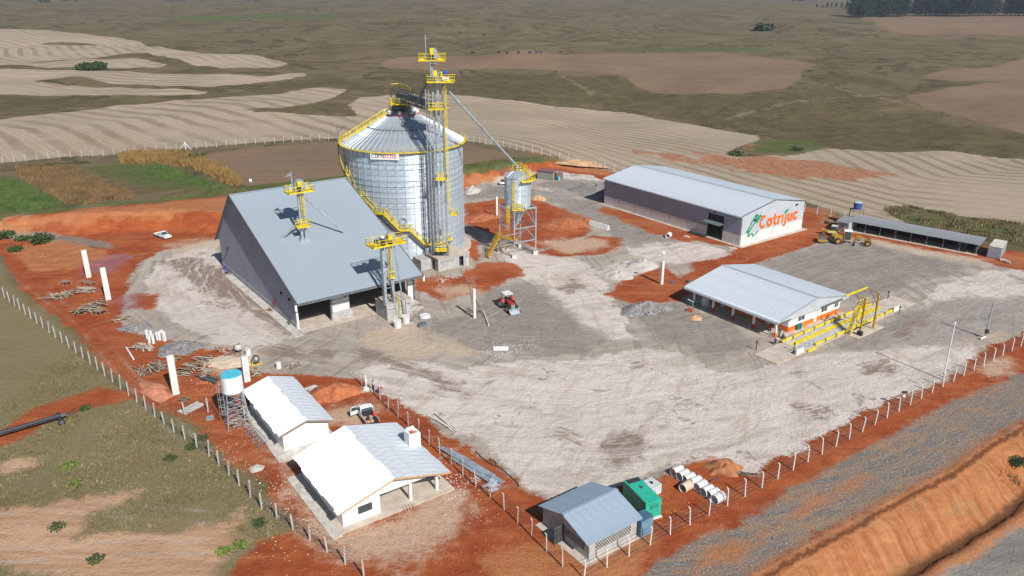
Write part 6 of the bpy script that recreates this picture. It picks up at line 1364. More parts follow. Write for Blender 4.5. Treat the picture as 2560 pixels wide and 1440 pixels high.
bricks('low spread of orange bricks under the water tank',598,1075,5,7,1,.4,mat('red_brick',(.42,.15,.09)))
def lumber(lab,px,py,n,L_,spread,ang,m=M_WOOD,mess=.15,thick=(.05,.22),name='lumber_pile',layers=4,cat='timber pile',part='plank',mats=None):
    x,y=G(px,py); t=thing(name,lab,cat,x,y,.0,ang)
    for k in range(n):
        l=L_*random.uniform(.55,1.1); a=random.gauss(0,mess); cx=random.uniform(-.18,.18)*L_; cy=random.uniform(-spread,spread); z=.05+(k%layers)*.13+random.uniform(0,.05); w=thick[1]*random.uniform(.6,1.2); tilt=random.uniform(-.05,.05)
        b=MB(); dx,dy=math.cos(a)*l/2,math.sin(a)*l/2; b.bar((cx-dx,cy-dy,z-tilt+.03),(cx+dx,cy+dy,z+tilt+.03),w,thick[0]); b.build(part,random.choice(mats) if mats else m,t)
    return t
M_W2=mat('pale_old_wood',(.50,.43,.35),.9,0,.2,2); M_W3=mat('brown_wood',(.22,.15,.10),.9,0,.25,2)
WM=[M_WOOD,M_W2,M_W3]
lumber('largest tangled pile of old boards between the two left columns',225,775,60,3.0,2.6,-.5,mess=.9,mats=WM,layers=8)
lumber('messy pile of grey boards at the far left by the red track',150,742,40,3.0,2.4,-.7,mess=.5,mats=WM,layers=5)
lumber('neat stack of pale boards before the left column',215,728,22,3.0,1.1,-.25,mess=.08,m=M_W2,layers=5)
lumber('stack of short planks and pallets by the left fence',348,870,26,1.9,1.0,-.6,mess=.4,mats=[M_WOOD,M_W2],layers=4)
lumber('row of fresh planks leaning together by the gravel heap',370,872,14,2.6,.8,-1.0,mess=.12,m=M_W2,layers=2)
lumber('pile of long thin poles and branches beside the fence',380,925,55,3.6,1.9,-.9,mess=.25,thick=(.07,.09),mats=WM,layers=5,part='pole')
lumber('scattered boards and rubble behind the left column',485,918,50,2.6,3.0,-.3,mess=.7,mats=WM,layers=5)
lumber('heap of broken timber between the column and the water tank',512,930,26,2.0,2.0,.4,mess=.9,mats=[M_WOOD,M_W2,M_BRICK],layers=4)
lumber('stack of dark teal steel sections behind the water tank',522,950,12,4.2,.6,-.5,m=mat('teal_steel',(.07,.11,.12)),mess=.06,layers=3,part='steel_section',cat='steel stack',name='steel_stack')
lumber('small pile of reinforcement cages under the water tank',598,1062,26,2.4,1.2,.9,mess=.5,thick=(.05,.06),mats=[M_W2,mat('rust',(.30,.13,.07))],layers=4,part='rod',name='rod_pile',cat='rod pile')
lumber('small scatter of sticks and bits on the red bank behind the shed',523,556,14,1.6,1.0,.2,mess=.9,mats=[M_W2,M_W3],layers=2)
lumber('dark dismantled pallet pieces near the left column',462,1000,8,1.4,.6,-.5,m=M_W3,mess=.4,layers=2)
lumber('pale long boards lying beside the inner fence',1108,1058,6,4.8,.35,-.83,m=mat('whitish_board',(.60,.56,.50)),mess=.04,layers=2)
lumber('bundle of long roof sheets lying inside the fence',1175,1165,12,8.0,.55,-.80,m=M_ZINC,mess=.03,thick=(.04,.7),layers=3,part='metal_sheet',name='sheet_bundle',cat='metal sheets')
lumber('short pile of bent white roofing offcuts at the fence end',1232,1218,10,1.6,.7,.4,m=M_ROOFN,mess=.6,thick=(.04,.4),layers=3,part='metal_offcut',name='offcut_pile',cat='metal sheets')
lumber('red painted boards and tools beside the long grey shed wall',672,776,8,1.6,.4,-.9,mats=[M_W3,mat('rust',(.30,.13,.07))],mess=.3,layers=2)
lumber('pink broken blocks lying before the pit house',1103,702,16,.7,1.2,.3,mats=[mat('pink_block',(.50,.30,.24)),M_W2],mess=1.2,thick=(.2,.25),layers=2,part='block',name='block_pile',cat='rubble')
lumber('stony debris strewn along the right wall of the container',2515,655,16,.9,1.2,.3,mats=[M_W2,M_CONC],mess=1.2,thick=(.25,.3),layers=2,part='block',name='block_pile',cat='rubble')
lumber('dark clutter of boards left of the site hut',2080,560,24,2.2,1.6,.6,mats=[M_W3,M_WOOD,M_BLACK],mess=.8,layers=4)
lumber('loose boards and bricks strewn left of the mixers',560,880,22,1.8,1.8,.7,mess=1.0,mats=[M_W2,M_WOOD,M_BRICK],layers=3)
lumber('small tangle of laths right beside the pale column behind the tank',640,935,16,1.5,.9,.2,mess=.8,mats=[M_W2,M_W3],layers=3)
lumber('battens leaning in a loose pile behind the smaller house',735,915,12,1.8,.7,1.1,mess=.4,mats=[M_W2,M_WOOD],layers=3)
lumber('low heap of boards between the upright tubes and the poles',430,905,24,2.0,1.2,-.2,mess=.9,mats=WM,layers=3)
lumber('scraps of board at the foot of the second left column',300,800,18,1.6,1.3,-.9,mess=1.0,mats=WM,layers=2)
# pallet-like frames
def frame_stack(lab,px,py,w,d,h,ang):
    x,y=G(px,py); t=thing('timber_rack',lab,'timber rack',x,y,0,ang)
    for i in range(8): MB().box(-w/2+i*w/8,-w/2+i*w/8+.14,-d/2,d/2,h-.05,h).build('slat',M_WOOD,t)
    for q in ((-w/2,-d/2),(w/2,-d/2),(-w/2,d/2),(w/2,d/2),(0,-d/2),(0,d/2)): MB().box(q[0]-.05,q[0]+.05,q[1]-.05,q[1]+.05,0,h-.05).build('leg',M_WOOD,t)
frame_stack('long slatted wooden rack between the two left columns',220,712,3.6,1.3,.7,-.45)
frame_stack('small table like rack with grey top by the red track',165,712,1.6,1.2,.8,-.3)
frame_stack('upright wooden frame lying on the big board pile',250,785,1.8,1.6,.8,-.3)
# test cylinders
for k,(px,py) in enumerate([(374,858),(384,858),(379,850),(394,849),(400,850),(410,851),(405,844),(413,852),(369,848)]):
    x,y=G(px,py); b=MB(); b.tube((0,0,0),(0,0,1.35+.15*(k%3)),.24,n=12); o=b.build('concrete_tube',M_PIPE); o.location=(x,y,0); tag(o,'upright pale concrete tube standing in the cluster of tubes beside the gravel heaps','tube','cluster of upright concrete tubes')
# slabs lying about
for k,(px,py,w,l,lab,m) in enumerate([(513,898,1.7,1.5,'square pale board lying by the sand behind the left column',M_W2),(1730,720,1.5,1.3,'small concrete cover slab on the red earth near the lamp column',M_CONC),(1717,592,1.4,1.0,'pale cover slab beside the warehouse wall',M_CONC),(1832,621,1.6,1.1,'pale cover slab at the near corner of the warehouse',M_CONC),(1042,772,2.2,1.6,'pale inspection slab right of the pit boxes',M_CONC),(1680,706,1.0,1.0,'dark small manhole cover beside the lamp column',M_ZINCD),(1252,872,2.4,1.3,'white broken board lying in mid yard among crumbs',M_WHITE),(478,1021,3.2,1.6,'pale stone slab lying on the red ground by the fence',M_CONC),(525,1046,1.1,.9,'small grey metal plate lying left of the water tank',M_ZINC)]):
    x,y=G(px,py); o=MB().box(-w/2,w/2,-l/2,l/2,0,.10).build('cover_slab',m); o.location=(x,y,.02); o.rotation_euler=(0,0,.3+k); tag(o,lab,'slab')
x,y=G(1498,568); t=thing('road_barrier','long grey concrete barrier lying beside the gravel road','barrier',x,y,0,math.radians(-48)); b=MB(); b.prism([(-.45,0),(.45,0),(.12,1.1),(-.12,1.1)],-2.9,2.9,'x'); b.build('barrier_body',M_PIPE,t)
for e in (-2.95,2.9): b=MB(); b.prism([(-.5,0),(-.35,0),(.05,1.15),(-.05,1.15)],e,e+.06,'x'); b.build('end_strut',M_WHITE,t)
x,y=G(325,885); b=MB(); b.tube((-2.6,0,.15),(2.6,0,.15),.12,n=8); o=b.build('white_tube',M_WHITE); o.location=(x,y,0); o.rotation_euler=(0,0,-.95); tag(o,'long white tube lying on the ground by the left fence','tube')
# mixers, drums, bags
def mixer(lab,px,py,m,m2,a):
    x,y=G(px,py); t=thing('concrete_mixer',lab,'concrete mixer',x,y,0,a); b=MB(); b.lathe([(.25,.5),(.62,.75),(.62,1.1),(.35,1.5),(.3,1.5)],14); b.build('mixer_drum',m,t); b=MB(); b.bar((-.8,-.5,0),(-.5,-.4,1.0),.07); b.bar((-.8,.5,0),(-.5,.4,1.0),.07); b.bar((.8,0,0),(.5,0,1.0),.07); b.bar((-.8,-.5,.1),(.8,0,.1),.07); b.bar((-.8,.5,.1),(.8,0,.1),.07); b.build('mixer_frame',m2,t); MB().box(-.2,.25,.5,.8,.7,1.1).build('motor_box',m2,t)
mixer('dark concrete mixer with yellow motor near the small house',641,912,M_ZINCD,M_YEL,.5); mixer('pale round mixer on a low frame in the left yard',598,882,M_CONC,M_ZINCD,1.5)
for k,(px,py,m,r_,h,lab) in enumerate([(697,920,M_PIPE,.4,.95,'grey metal drum standing behind the smaller house'),(621,886,M_SHIRTW,.45,.9,'white sack standing beside the pale round mixer'),(1062,792,M_SHIRTW,1.0,.35,'flat white tarpaulin bundle right of the bulk bags'),(1722,706,M_ZINCD,.4,.5,'dark tyre shaped lump at the red strip')]):
    x,y=G(px,py); b=MB(); b.tube((0,0,0),(0,0,h),r_,r_*.92,n=12); o=b.build(['metal_drum','cement_sack','tarpaulin_bundle','old_tyre'][k],m); o.location=(x,y,0); tag(o,lab,['drum','sack','tarpaulin','tyre'][k])
x,y=GT(627,457); o=thing('white_chair','white plastic chair left at the edge of the brown plot','chair',x,y,gzp(x,y),.4); MB().box(-.3,.3,-.3,.3,.4,.46).build('seat',M_WHITE,o); MB().box(-.3,.3,.28,.34,.46,1.0).build('backrest',M_WHITE,o)
for q in ((-.25,-.25),(.25,-.25),(-.25,.25),(.25,.25)): MB().box(q[0]-.03,q[0]+.03,q[1]-.03,q[1]+.03,0,.4).build('leg',M_WHITE,o)
x,y=G(1740,768); t=thing('play_frame','green goal like metal frame at the end of the office porch','frame',x,y,0,.6); b=MB(); b.path([(-.9,0,0),(-.9,0,1.2),(.9,0,1.2),(.9,0,0)],.12); b.build('goal_frame',M_TEAL,t); b=MB(); b.path([(-.9,0,1.2),(-1.4,.8,1.6)],.08); b.build('stay',M_WHITE,t)
x,y=G(1256,462); t=thing('utility_buggy','small white buggy parked behind the hopper silo','vehicle',x,y,0,.3); MB().box(-1.0,1.0,-.55,.55,.4,.9).build('buggy_body',M_CARW,t); MB().box(-.4,.5,-.5,.5,.9,1.5).build('cab',M_GLASS,t)
for xx in (-.7,.7):
    for s in (-1,1): wheel(t,xx,s*.5,.33,.22)
# crumbs of rubble: uncountable
def crumbs(name,areas,m,r0,r1,z=.02):
    b=MB()
    for (px,py,rx,ry,n) in areas:
        x,y=G(px,py)
        for k in range(n):
            a=random.gauss(0,1)*rx*.5; c=random.gauss(0,1)*ry*.5; r_=random.uniform(r0,r1); X_,Y_=x+a,y+c; b.blob((X_,Y_,gzp(X_,Y_)+z),r_,r_*.8,r_*.5,j=.35)
    o=b.build(name,m); o['kind']='stuff'; return o
crumbs('white_rubble',[(1290,865,4,2.5,120),(1255,880,3,1.5,80),(1275,880,5,3,70),(1130,1200,2.5,2,60),(680,1220,3,4,40),(720,1280,4,4,40),(560,1130,3,3,20),(1105,700,2,1.5,60),(1190,1195,1,1,40),(1140,1240,2,2,40),(100,640,3,2,20)],M_CONCW,.03,.10)
crumbs('brick_rubble',[(500,975,4,2,90),(545,975,3,2,70),(620,1010,2,3,50),(570,930,4,3,60),(800,985,2,2,40),(1110,705,2,2,40),(900,990,3,3,40)],M_BRICK,.04,.12)
crumbs('pale_chips',[(520,940,6,4,160),(250,760,8,5,160),(600,1120,3,8,120),(740,1300,5,8,160),(1150,1180,4,10,140),(960,1310,8,4,160),(1130,1235,5,4,120),(1000,1000,4,8,80)],M_W2,.03,.09)
crumbs('red_clods',[(1230,550,7,6,350),(1400,560,10,7,500),(820,980,5,4,160),(1000,1330,14,7,200),(1250,1400,8,5,120),(120,620,8,5,120),(1660,740,5,3,120),(1900,640,10,3,200),(1640,1290,8,2,160),(500,1000,6,5,200),(1350,600,5,3,80),(300,900,6,8,160)],M_EARTH,.04,.13)
# rock bed stones and bank tufts
def inside(polys,x,y):
    o=np.full(x.shape,-9.0)
    for p in polys: o=np.maximum(o,sdist(p,x,y,9))
    return o
def scatter(n,x0,x1,y0,y1,test):
    x=RNG.uniform(x0,x1,n); y=RNG.uniform(y0,y1,n); m=test(x,y); return x[m],y[m]
def stones(name,x,y,r0,r1,m):
    n=len(x); z=hgt(x,y); base=np.array([(1,0,0),(-1,0,0),(0,1,0),(0,-1,0),(0,0,1)],float); f=np.array([(0,2,4),(2,1,4),(1,3,4),(3,0,4)])
    r=RNG.uniform(r0,r1,n)[:,None,None]; v=base[None]*r*(1+RNG.uniform(-.35,.35,(n,5,3))); th=RNG.uniform(0,6.28,n); c,s=np.cos(th)[:,None],np.sin(th)[:,None]
    vx=v[:,:,0]*c-v[:,:,1]*s; vy=v[:,:,0]*s+v[:,:,1]*c; V=np.stack([vx+x[:,None],vy+y[:,None],v[:,:,2]+z[:,None]-.01],-1).reshape(-1,3); Fc=(f[None]+np.arange(n)[:,None,None]*5).reshape(-1,3)
    return rawmesh(name,V,Fc,m)
def rawmesh(name,V,Fc,m,kind='stuff'):
    k=Fc.shape[1]; me=bpy.data.meshes.new(name); me.vertices.add(len(V)); me.vertices.foreach_set('co',V.astype(np.float32).ravel()); me.loops.add(Fc.size); me.loops.foreach_set('vertex_index',Fc.ravel().astype(np.int32)); me.polygons.add(len(Fc)); me.polygons.foreach_set('loop_start',np.arange(0,Fc.size,k,dtype=np.int32)); me.polygons.foreach_set('loop_total',np.full(len(Fc),k,dtype=np.int32)); me.update(calc_edges=True); me.materials.append(m)
    o=bpy.data.objects.new(name,me); COL.objects.link(o)
    if kind: o['kind']=kind
    return o
x,y=scatter(60000,5,115,45,130,lambda a,b:(np.minimum(inside(ROCK[:1],a,b),-ldist(CREST,a,b)[0]-.6))>.3+2.0*(fbm(a/4,b/4,3,44)-.45)); stones('crushed_rock',x,y,.04,.12,M_STONE)
def tufts(name,x,y,h0,h1,w,m,nb=4,sp=.25,lean=.35):
    n=len(x)*nb; X_=np.repeat(x,nb)+RNG.normal(0,sp,n); Y_=np.repeat(y,nb)+RNG.normal(0,sp,n); Z_=hgt(X_,Y_)-.03; h=RNG.uniform(h0,h1,n); th=RNG.uniform(0,6.28,n); lx_=RNG.normal(0,lean,n)*h; ly_=RNG.normal(0,lean,n)*h
    V=np.stack([np.stack([X_-np.cos(th)*w/2,Y_-np.sin(th)*w/2,Z_],-1),np.stack([X_+np.cos(th)*w/2,Y_+np.sin(th)*w/2,Z_],-1),np.stack([X_+lx_,Y_+ly_,Z_+h],-1)],1).reshape(-1,3)
    return rawmesh(name,V,np.arange(3*n).reshape(-1,3),m)
site=[RED[0]]; lowbare=[ORANGE[1]]+[RED[1]]
def leftfield(a,b): return (inside(site,a,b)<-.3+RNG.uniform(-1.5,2.2,a.shape))&(inside(lowbare,a,b)<-.2+RNG.uniform(-1.5,1.2,a.shape))&(inside([RED[2]],a,b)<0)
fx0=lambda a,b: leftfield(a,b)&(fbm(a/5,b/5,4,61)>.44)
x,y=scatter(26000,-70,-8,48,150,fx0); tufts('field_grass',x,y,.12,.42,.11,M_GRASS,4,.30,.6)
x,y=scatter(9000,-70,-8,48,150,lambda a,b:leftfield(a,b)&(fbm(a/7,b/7,4,71)>.52)); tufts('green_weeds',x,y,.12,.34,.13,mat('weed_green',(.12,.15,.04),.9,0,.3,.4,col2=(.07,.09,.025)),4,.3,.6)
x,y=scatter(16000,-70,-8,48,150,lambda a,b:leftfield(a,b)&(fbm(a/4,b/4,4,91)>.50)); tufts('straw_weeds',x,y,.12,.38,.10,mat('straw_weed',(.29,.24,.13),.9,0,.3,.4,col2=(.17,.14,.07)),4,.3,.6)
BED1=PX((300,392),(330,384),(430,382),(500,394),(560,425),(600,446),(596,468),(560,455),(480,418),(400,410),(305,408)); BED2=PX((40,418),(180,420),(330,480),(335,492),(230,512),(165,508),(60,450)); BED3=PX((330,415),(400,412),(560,468),(545,478),(380,440)); BED4=PX((0,455),(40,450),(150,508),(120,522),(40,530),(0,520))
def bed(name,polys,n,h0,h1,w,m,nb=5,thr=.3): 
    pp=np.concatenate([np.array(p) for p in polys]); x,y=scatter(n,pp[:,0].min(),pp[:,0].max(),pp[:,1].min(),pp[:,1].max(),lambda a,b:(inside(polys,a,b)>0)&(fbm(a/4,b/4,3,81)>thr)); return tufts(name,x,y,h0,h1,w,m,nb,.3,.2)
bed('tall_straw_grass',[BED1],20000,.8,2.1,.22,M_STRAW); bed('reddish_weeds',[BED2],16000,.4,1.3,.22,mat('red_brown_weed',(.20,.12,.05),.9,0,.3,.2,col2=(.12,.08,.03)),5,.35)
bed('green_crop',[BED3,BED4],16000,.3,.8,.20,M_GREEN,5,.25)
bed('rough_grass',[HOLES[2]],9000,.25,.75,.25,mat('rough_dry_grass',(.22,.18,.08),.9,0,.3,.2,col2=(.10,.09,.035)),5,.48)
bed('verge_grass',[GREEN[3],GREEN[2]],14000,.2,.5,.2,mat('verge_green',(.10,.13,.03),.9,0,.3,.3,col2=(.06,.07,.02)),4,.3)
bed('bank_grass',[PX((2520,1120),(2700,1030),(2700,1200),(2560,1210),(2500,1200))],1800,.3,1.0,.12,M_LEAF,5,.45)
# ================================================================ trees and bushes
def foliage(b,c,r,n,s,rz=None):
    rz=rz or r
    for k in range(n):
        u=Vector((random.gauss(0,1),random.gauss(0,1),random.gauss(0,1))).normalized()*(random.random()**.4); p=Vector((c[0]+u.x*r,c[1]+u.y*r,c[2]+u.z*rz)); a=Vector((random.gauss(0,1),random.gauss(0,1),random.gauss(0,1))).normalized()*s*random.uniform(.6,1.3); e=a.cross(Vector((random.gauss(0,1),random.gauss(0,1),random.gauss(0,1)))).normalized()*s*random.uniform(.5,1)
        b.add([p-a,p+e,p+a*.9,p-e],[(0,1,2,3)])
def pine(name='pine_tree'):
    t=thing(name,'dark pine tree in the windbreak on the ridge','tree',0,0,0,0,'pines on the far ridge'); h=22
    b=MB(); b.tube((0,0,-.5),(0,0,h*.9),.35,.08,n=6)
    for k in range(7): a=k*2.1; z=h*(.3+.08*k); b.tube((0,0,z),(2.6*math.cos(a),2.6*math.sin(a),z+.6),.08,.03,n=4)
    b.build('trunk',M_TRUNK,t); b=MB()
    for k in range(16): z=h*(.15+.84*k/15); r_=4.6*(1-(k/17)**1.8)+.5; a=k*2.4; foliage(b,(r_*.45*math.cos(a),r_*.45*math.sin(a),z),r_*random.uniform(.7,1.05),44,.85,1.6)
    b.build('crown',M_PINE,t); return t
P1=[pine() for _ in range(3)]
plc=[]
gap=[(2264,2284),(2432,2444),(2494,2508)]
k=0; u=2128
while u<2700:
    if not any(a<u<b_ for a,b_ in gap) : plc.append((u,44-4.5*min(1,(u-2125)/200)+random.uniform(-.8,.8)))
    u+=random.uniform(7,12)
u=2140
while u<2700:
    if not any(a<u<b_ for a,b_ in gap): plc.append((u,38.5+random.uniform(-1,1)))
    u+=random.uniform(10,17)
def place_tree(px,py,hpx,protos,lab,first,nat=22):
    x,y=GT(px,py,True); z=gzp(x,y); d=math.hypot(x,y); s=hpx*d/FPX/nat; s*=random.uniform(.85,1.12)
    i=random.randrange(len(protos))
    if i not in first: first.add(i); t=protos[i]; t.location=(x,y,z); t.scale=(s,)*3; t.rotation_euler=(0,0,random.uniform(0,6))
    else: t=clone(protos[i],x,y,z,random.uniform(0,6),None,s)
    t['label']=lab; return t
fs=set()
for px,py in plc: place_tree(px,py,48 if py>40 else 44,P1,'dark pine tree in the windbreak on the ridge at the upper right',fs)
for i,p in enumerate(P1):
    if i not in fs: p.location=(600,1200,gzp(600,1200)); 
for (px,py,hp) in [(2042,19,9),(2056,20,7),(2068,19,11),(2078,18,10),(2090,19,12),(2104,20,14),(2116,24,18)]: t=place_tree(px,py,hp,P1,'small dark tree in the group left of the pine windbreak',fs); t['group']='small trees left of the windbreak'
WHT=thing('farmhouse','tiny white farmhouse in the gap between the far pines','house',*GT(2419,32,True),0,.4); WHT.location.z=gzp(WHT.location.x,WHT.location.y); MB().box(-5,5,-3,3,0,3).build('wall',M_WHITE,WHT); b=MB(); b.prism([(-3.4,2.9),(3.4,2.9),(0,4.6)],-5.4,5.4,'x'); b.build('roof',M_CONCG,WHT)
def grove(name,px0,px1,py,hp,n):
    b=MB(); x0,y0=GT((px0+px1)/2,py,True)
    for k in range(n):
        px=random.uniform(px0,px1); x,y=GT(px,py+random.uniform(-.5,.5),True); h=hp*math.hypot(x,y)/FPX; foliage(b,(x,y,gzp(x,y)+h*.5),h*.45,22,h*.18,h*.55)
    o=b.build(name,M_PINE); o['kind']='stuff'
grove('far_woods',96,124,6,7,10); grove('far_woods',155,196,3,5,12); grove('far_woods',418,468,4,4,12); grove('far_woods',617,662,4,4,12); grove('far_woods',1975,2040,4,5,14); grove('far_woods',1560,1600,4,3,8)
def bush(lab,px,py,r_,h,n=160,s=.3,m=None,name='bush',group=None,cat='bush',far=False):
    x,y=GT(px,py,far); z=gzp(x,y); t=thing(name,lab,cat,x,y,z,random.uniform(0,6),group); b=MB(); b.tube((0,0,-.1),(0,0,h*.5),.08,.04,n=5); 
    for k in range(4): b.tube((0,0,h*.2),(r_*.6*math.cos(k*1.6),r_*.6*math.sin(k*1.6),h*.6),.05,.02,n=4)
    b.build('stem',M_TRUNK,t); b=MB()
    for k in range(6): a=k*1.05; q=r_*.5; foliage(b,(q*math.cos(a),q*math.sin(a),h*random.uniform(.35,.6)),r_*.6,n//6,s,h*.45)
    b.build('crown',m or M_LEAF,t); return t
bush('round dark green bush on the red bank at the far left',105,606,2.5,2.0,500,.3); bush('low dark bush left of the rounder one by the left edge',14,592,2.2,1.4,350,.3); bush('small dark bush below the gravel track at the left edge',40,628,1.6,1.1,250,.25); bush('little green bush on the left bank beside the round bush',60,600,1.8,1.0,220,.28)
bush('dark shrub clump alone in the far left field',222,174,7,4.5,500,1.0,far=True); bush('right hand shrub of the clump in the far left field',248,174,5,4.5,350,.9,far=True)
bush('single dark tree on the open plain at the upper right',1911,76,11,9,500,2.0,far=True,cat='tree',name='lone_tree')
bush('green bush at the right edge on the orange bank',2540,1160,1.3,1.0,1100,.10); bush('small green bush in the creek by the red scar',1990,376,2.6,1.6,200,.4); bush('dark bush at the edge of the creek',1840,388,2.6,1.5,200,.4); bush('tall green weeds standing at the end of the straw grass',485,400,4,1.9,450,.4)
for k,(px,py) in enumerate([(175,1165),(425,1148),(190,1210),(215,1022),(560,1380),(600,1365),(505,1098),(480,1120),(650,1310),(143,1320),(240,1400)]): bush(['bright green weed clump in the middle of the left grass field','dark green weed clump left of the perimeter fence','pale green weed clump below the bright one','small weed clump on the red patch at the upper left of the field','green weed patch on the bare earth near the front','small weed patch on bare earth right beside another','green weed at the fence above the houses','dark weed at the fence by the water tank','weed by the fence near the larger house','grey green weed at the lower left bare strip','dry dark brush at the bottom left'][k],px,py,.9,.45,140,.14,mat('bright_weed',(.13,.20,.03),.9) if k in (0,2,4,5) else None,'weed_clump',cat='weeds')
# ================================================================ cattle
def cow():
    t=thing('cow','black cow grazing on the plain beyond the brown field','cow',0,0,0,0,'black cattle grazing far off'); b=MB(); b.prism([(-1.0,.75),(-.95,1.35),(.2,1.38),(.85,1.45),(1.3,1.2),(1.75,.75),(1.6,.6),(1.2,.85),(.8,.65),(-.2,.6)],-.3,.3,'y'); b.build('body',M_BLACK,t)
    for q in ((-.8,-.2),(-.8,.2),(.7,-.2),(.7,.2)): MB().bar((*q,0),(*q,.75),.14).build('leg',M_BLACK,t)
    return t
c=cow(); cw=[(1182,134),(1248,134),(1267,135),(1296,134),(1324,134),(1341,134),(1353,134),(1403,133),(2026,181),(2085,186),(1150,83),(1210,90)]
for i,(px,py) in enumerate(cw):
    x,y=GT(px,py,True); z=gzp(x,y); a=random.uniform(0,6); sc_=1.1
    if i==0: c.location=(x,y,z); c.scale=(sc_,)*3; c.rotation_euler=(0,0,a)
    else: clone(c,x,y,z,a,None,sc_)
# ================================================================ people
def person(lab,px,py,top,legs,ang=0,pose='stand',z=0,hat=None,size=1.0,xy=None):
    x,y=xy or G(px,py,z); t=thing('person',lab,'person',x,y,z,ang); t.scale=(size,)*3
    if pose=='stand': J=dict(pel=(0,0,.95),chest=(.02,0,1.35),neck=(.02,0,1.5),kn=[(.05,-.1,.5),(-.02,.1,.5)],an=[(0,-.12,.08),(0,.12,.08)],sh=[(0,-.2,1.42),(0,.2,1.42)],el=[(.02,-.27,1.14),(.08,.28,1.15)],ha=[(.12,-.27,.9),(.25,.2,1.0)],head=(.04,0,1.64))
    elif pose=='sit': J=dict(pel=(0,0,.25),chest=(.08,0,.62),neck=(.12,0,.78),kn=[(.38,-.14,.48),(.40,.14,.46)],an=[(.50,-.14,.08),(.55,.14,.08)],sh=[(.10,-.2,.72),(.10,.2,.72)],el=[(.25,-.25,.48),(.25,.25,.48)],ha=[(.42,-.12,.5),(.42,.12,.5)],head=(.18,0,.92))
    else: J=dict(pel=(0,0,.92),chest=(.38,0,1.08),neck=(.52,0,1.12),kn=[(.06,-.12,.5),(.02,.12,.5)],an=[(-.05,-.14,.08),(0,.14,.08)],sh=[(.45,-.2,1.08),(.45,.2,1.08)],el=[(.58,-.22,.85),(.58,.22,.85)],ha=[(.72,-.12,.68),(.72,.12,.68)],head=(.66,0,1.14))
    def skin(name,pts,edges,rad,m):
        me=bpy.data.meshes.new(name); me.from_pydata(pts,edges,[])
        o=bpy.data.objects.new(name,me); COL.objects.link(o); o.parent=t; md=o.modifiers.new('skin','SKIN')
        for i,r_ in enumerate(rad): me.skin_vertices[0].data[i].radius=(r_,r_)
        me.skin_vertices[0].data[0].use_root=True
        s=o.modifiers.new('sub','SUBSURF'); s.levels=1;s.render_levels=1; me.materials.append(m); return o
    hd=J['head']; hands=J['ha']
    pts=[J['pel'],J['chest'],J['neck'],hd,(hd[0],hd[1],hd[2]+.1)]; ed=[(0,1),(1,2),(2,3),(3,4)]; rad=[.13,.15,.06,.095,.08]
    for s in (0,1):
        k=len(pts); pts+=[J['sh'][s],J['el'][s],hands[s],(hands[s][0]+.08,hands[s][1],hands[s][2]-.05)]; ed+=[(1,k),(k,k+1),(k+1,k+2),(k+2,k+3)]; rad+=[.07,.05,.035,.03]
        h=(J['pel'][0],(-.1,.1)[s],J['pel'][2]-.05); k=len(pts); pts+=[h,J['kn'][s],J['an'][s],(J['an'][s][0]+.18,J['an'][s][1],.05)]; ed+=[(0,k),(k,k+1),(k+1,k+2),(k+2,k+3)]; rad+=[.10,.07,.05,.04]
    skin('body',pts,ed,rad,M_SKIN)
    P_=[J['pel'],J['chest'],J['neck']];E_=[(0,1),(1,2)];R_=[.155,.175,.08]
    for s in (0,1): k=len(P_); P_+=[J['sh'][s],J['el'][s]]; E_+=[(1,k),(k,k+1)]; R_+=[.09,.07]
    skin('shirt',P_,E_,R_,top)
    P_=[J['pel']];E_=[];R_=[.16]
    for s in (0,1): k=len(P_); P_+=[(J['pel'][0],(-.1,.1)[s],J['pel'][2]-.06),J['kn'][s],J['an'][s]]; E_+=[(0,k),(k,k+1),(k+1,k+2)]; R_+=[.12,.09,.07]
    skin('trousers',P_,E_,R_,legs)
    b=MB(); b.blob((hd[0]-.01,hd[1],hd[2]+.13),.13,.12,.10,j=.02); b.build('hat' if hat else 'hair',hat or M_HAIR,t)
    return t
person('person in blue overalls sitting at the far corner of the long shed wall',562,672,M_SHIRTB,M_SHIRTB,-2.3,'sit',.14); person('second person in blue overalls sitting nearer on the shed kerb',569,682,M_SHIRTB,M_SHIRTB,-2.3,'sit',.14)
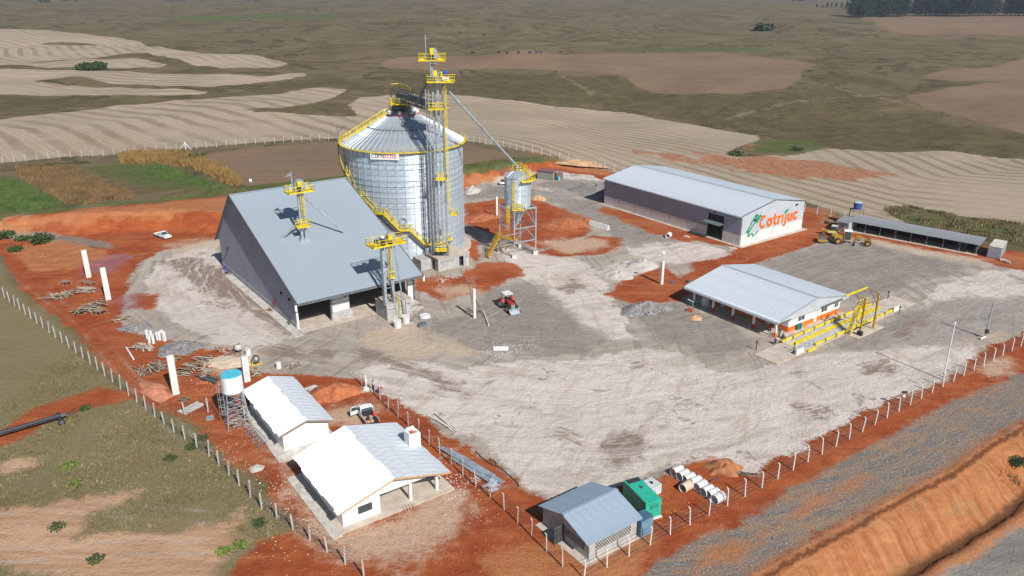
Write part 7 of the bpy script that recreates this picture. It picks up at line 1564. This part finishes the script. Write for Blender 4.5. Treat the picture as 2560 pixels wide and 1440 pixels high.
person('person in dark top and green trousers standing at the office porch corner',1947,842,M_SHIRTD,M_SHIRTG,-1.5,'stand',.1,hat=M_BLACK); person('person in dark clothes crouching next to the standing one at the porch',1955,846,M_SHIRTD,M_SHIRTD,-.5,'sit',.1); person('person in grey blue clothes sitting on the edge of the porch slab',1938,858,mat('grey_blue_cloth',(.06,.09,.15)),M_SHIRTD,-2.0,'sit',.1); person('person in a red top sitting under the office porch',1926,826,M_SHIRTR,M_SHIRTD,-2.0,'sit',.1)
person('person in red shirt bending over by the inner fence posts',948,984,M_SHIRTR,M_SHIRTB,-.4,'bend',hat=M_SHIRTW); person('person in white shirt standing left of the one in red by the fence',934,978,M_SHIRTW,M_SHIRTD,.4,'stand')
x,y=G(940,1055); person('person in red shirt bending over the tail of the pickup truck',0,0,M_SHIRTR,M_SHIRTD,math.radians(118),'bend',xy=(x,y),hat=M_SHIRTR)
# bags and post bundle where the fence is being built
x,y=G(916,975); t=thing('survey_tripod','white post with stays standing on a wooden pallet by the inner fence','post',x,y,0,.2); b=MB(); b.bar((0,0,0),(0,0,2.4),.14); b.bar((-.1,.5,0),(0,0,1.9),.08); b.bar((.6,-.3,0),(0,0,1.9),.08); b.build('post_and_stays',M_WHITE,t); MB().box(-.9,.9,-.7,.7,0,.15).build('pallet',M_W2,t); MB().box(-.4,.4,-.4,.2,.15,.5).build('cement_bags',M_SHIRTW,t)
# ================================================================ haze over the far land
HZ=bpy.data.objects.new('haze',MB().box(-4600,4600,-90,5900,-45,64).mesh('haze',bpy.data.materials.new('haze_air'))); COL.objects.link(HZ); HZ['kind']='stuff'
hm=HZ.data.materials[0]; hm.use_nodes=True; hn=hm.node_tree; hn.nodes.remove(hn.nodes['Principled BSDF']); pv=hn.nodes.new('ShaderNodeVolumePrincipled'); pv.inputs['Color'].default_value=(.72,.80,.95,1); pv.inputs['Density'].default_value=.00012; pv.inputs['Anisotropy'].default_value=.3; hn.links.new(pv.outputs[0],hn.nodes['Material Output'].inputs['Volume'])
S.cycles.volume_bounces=0
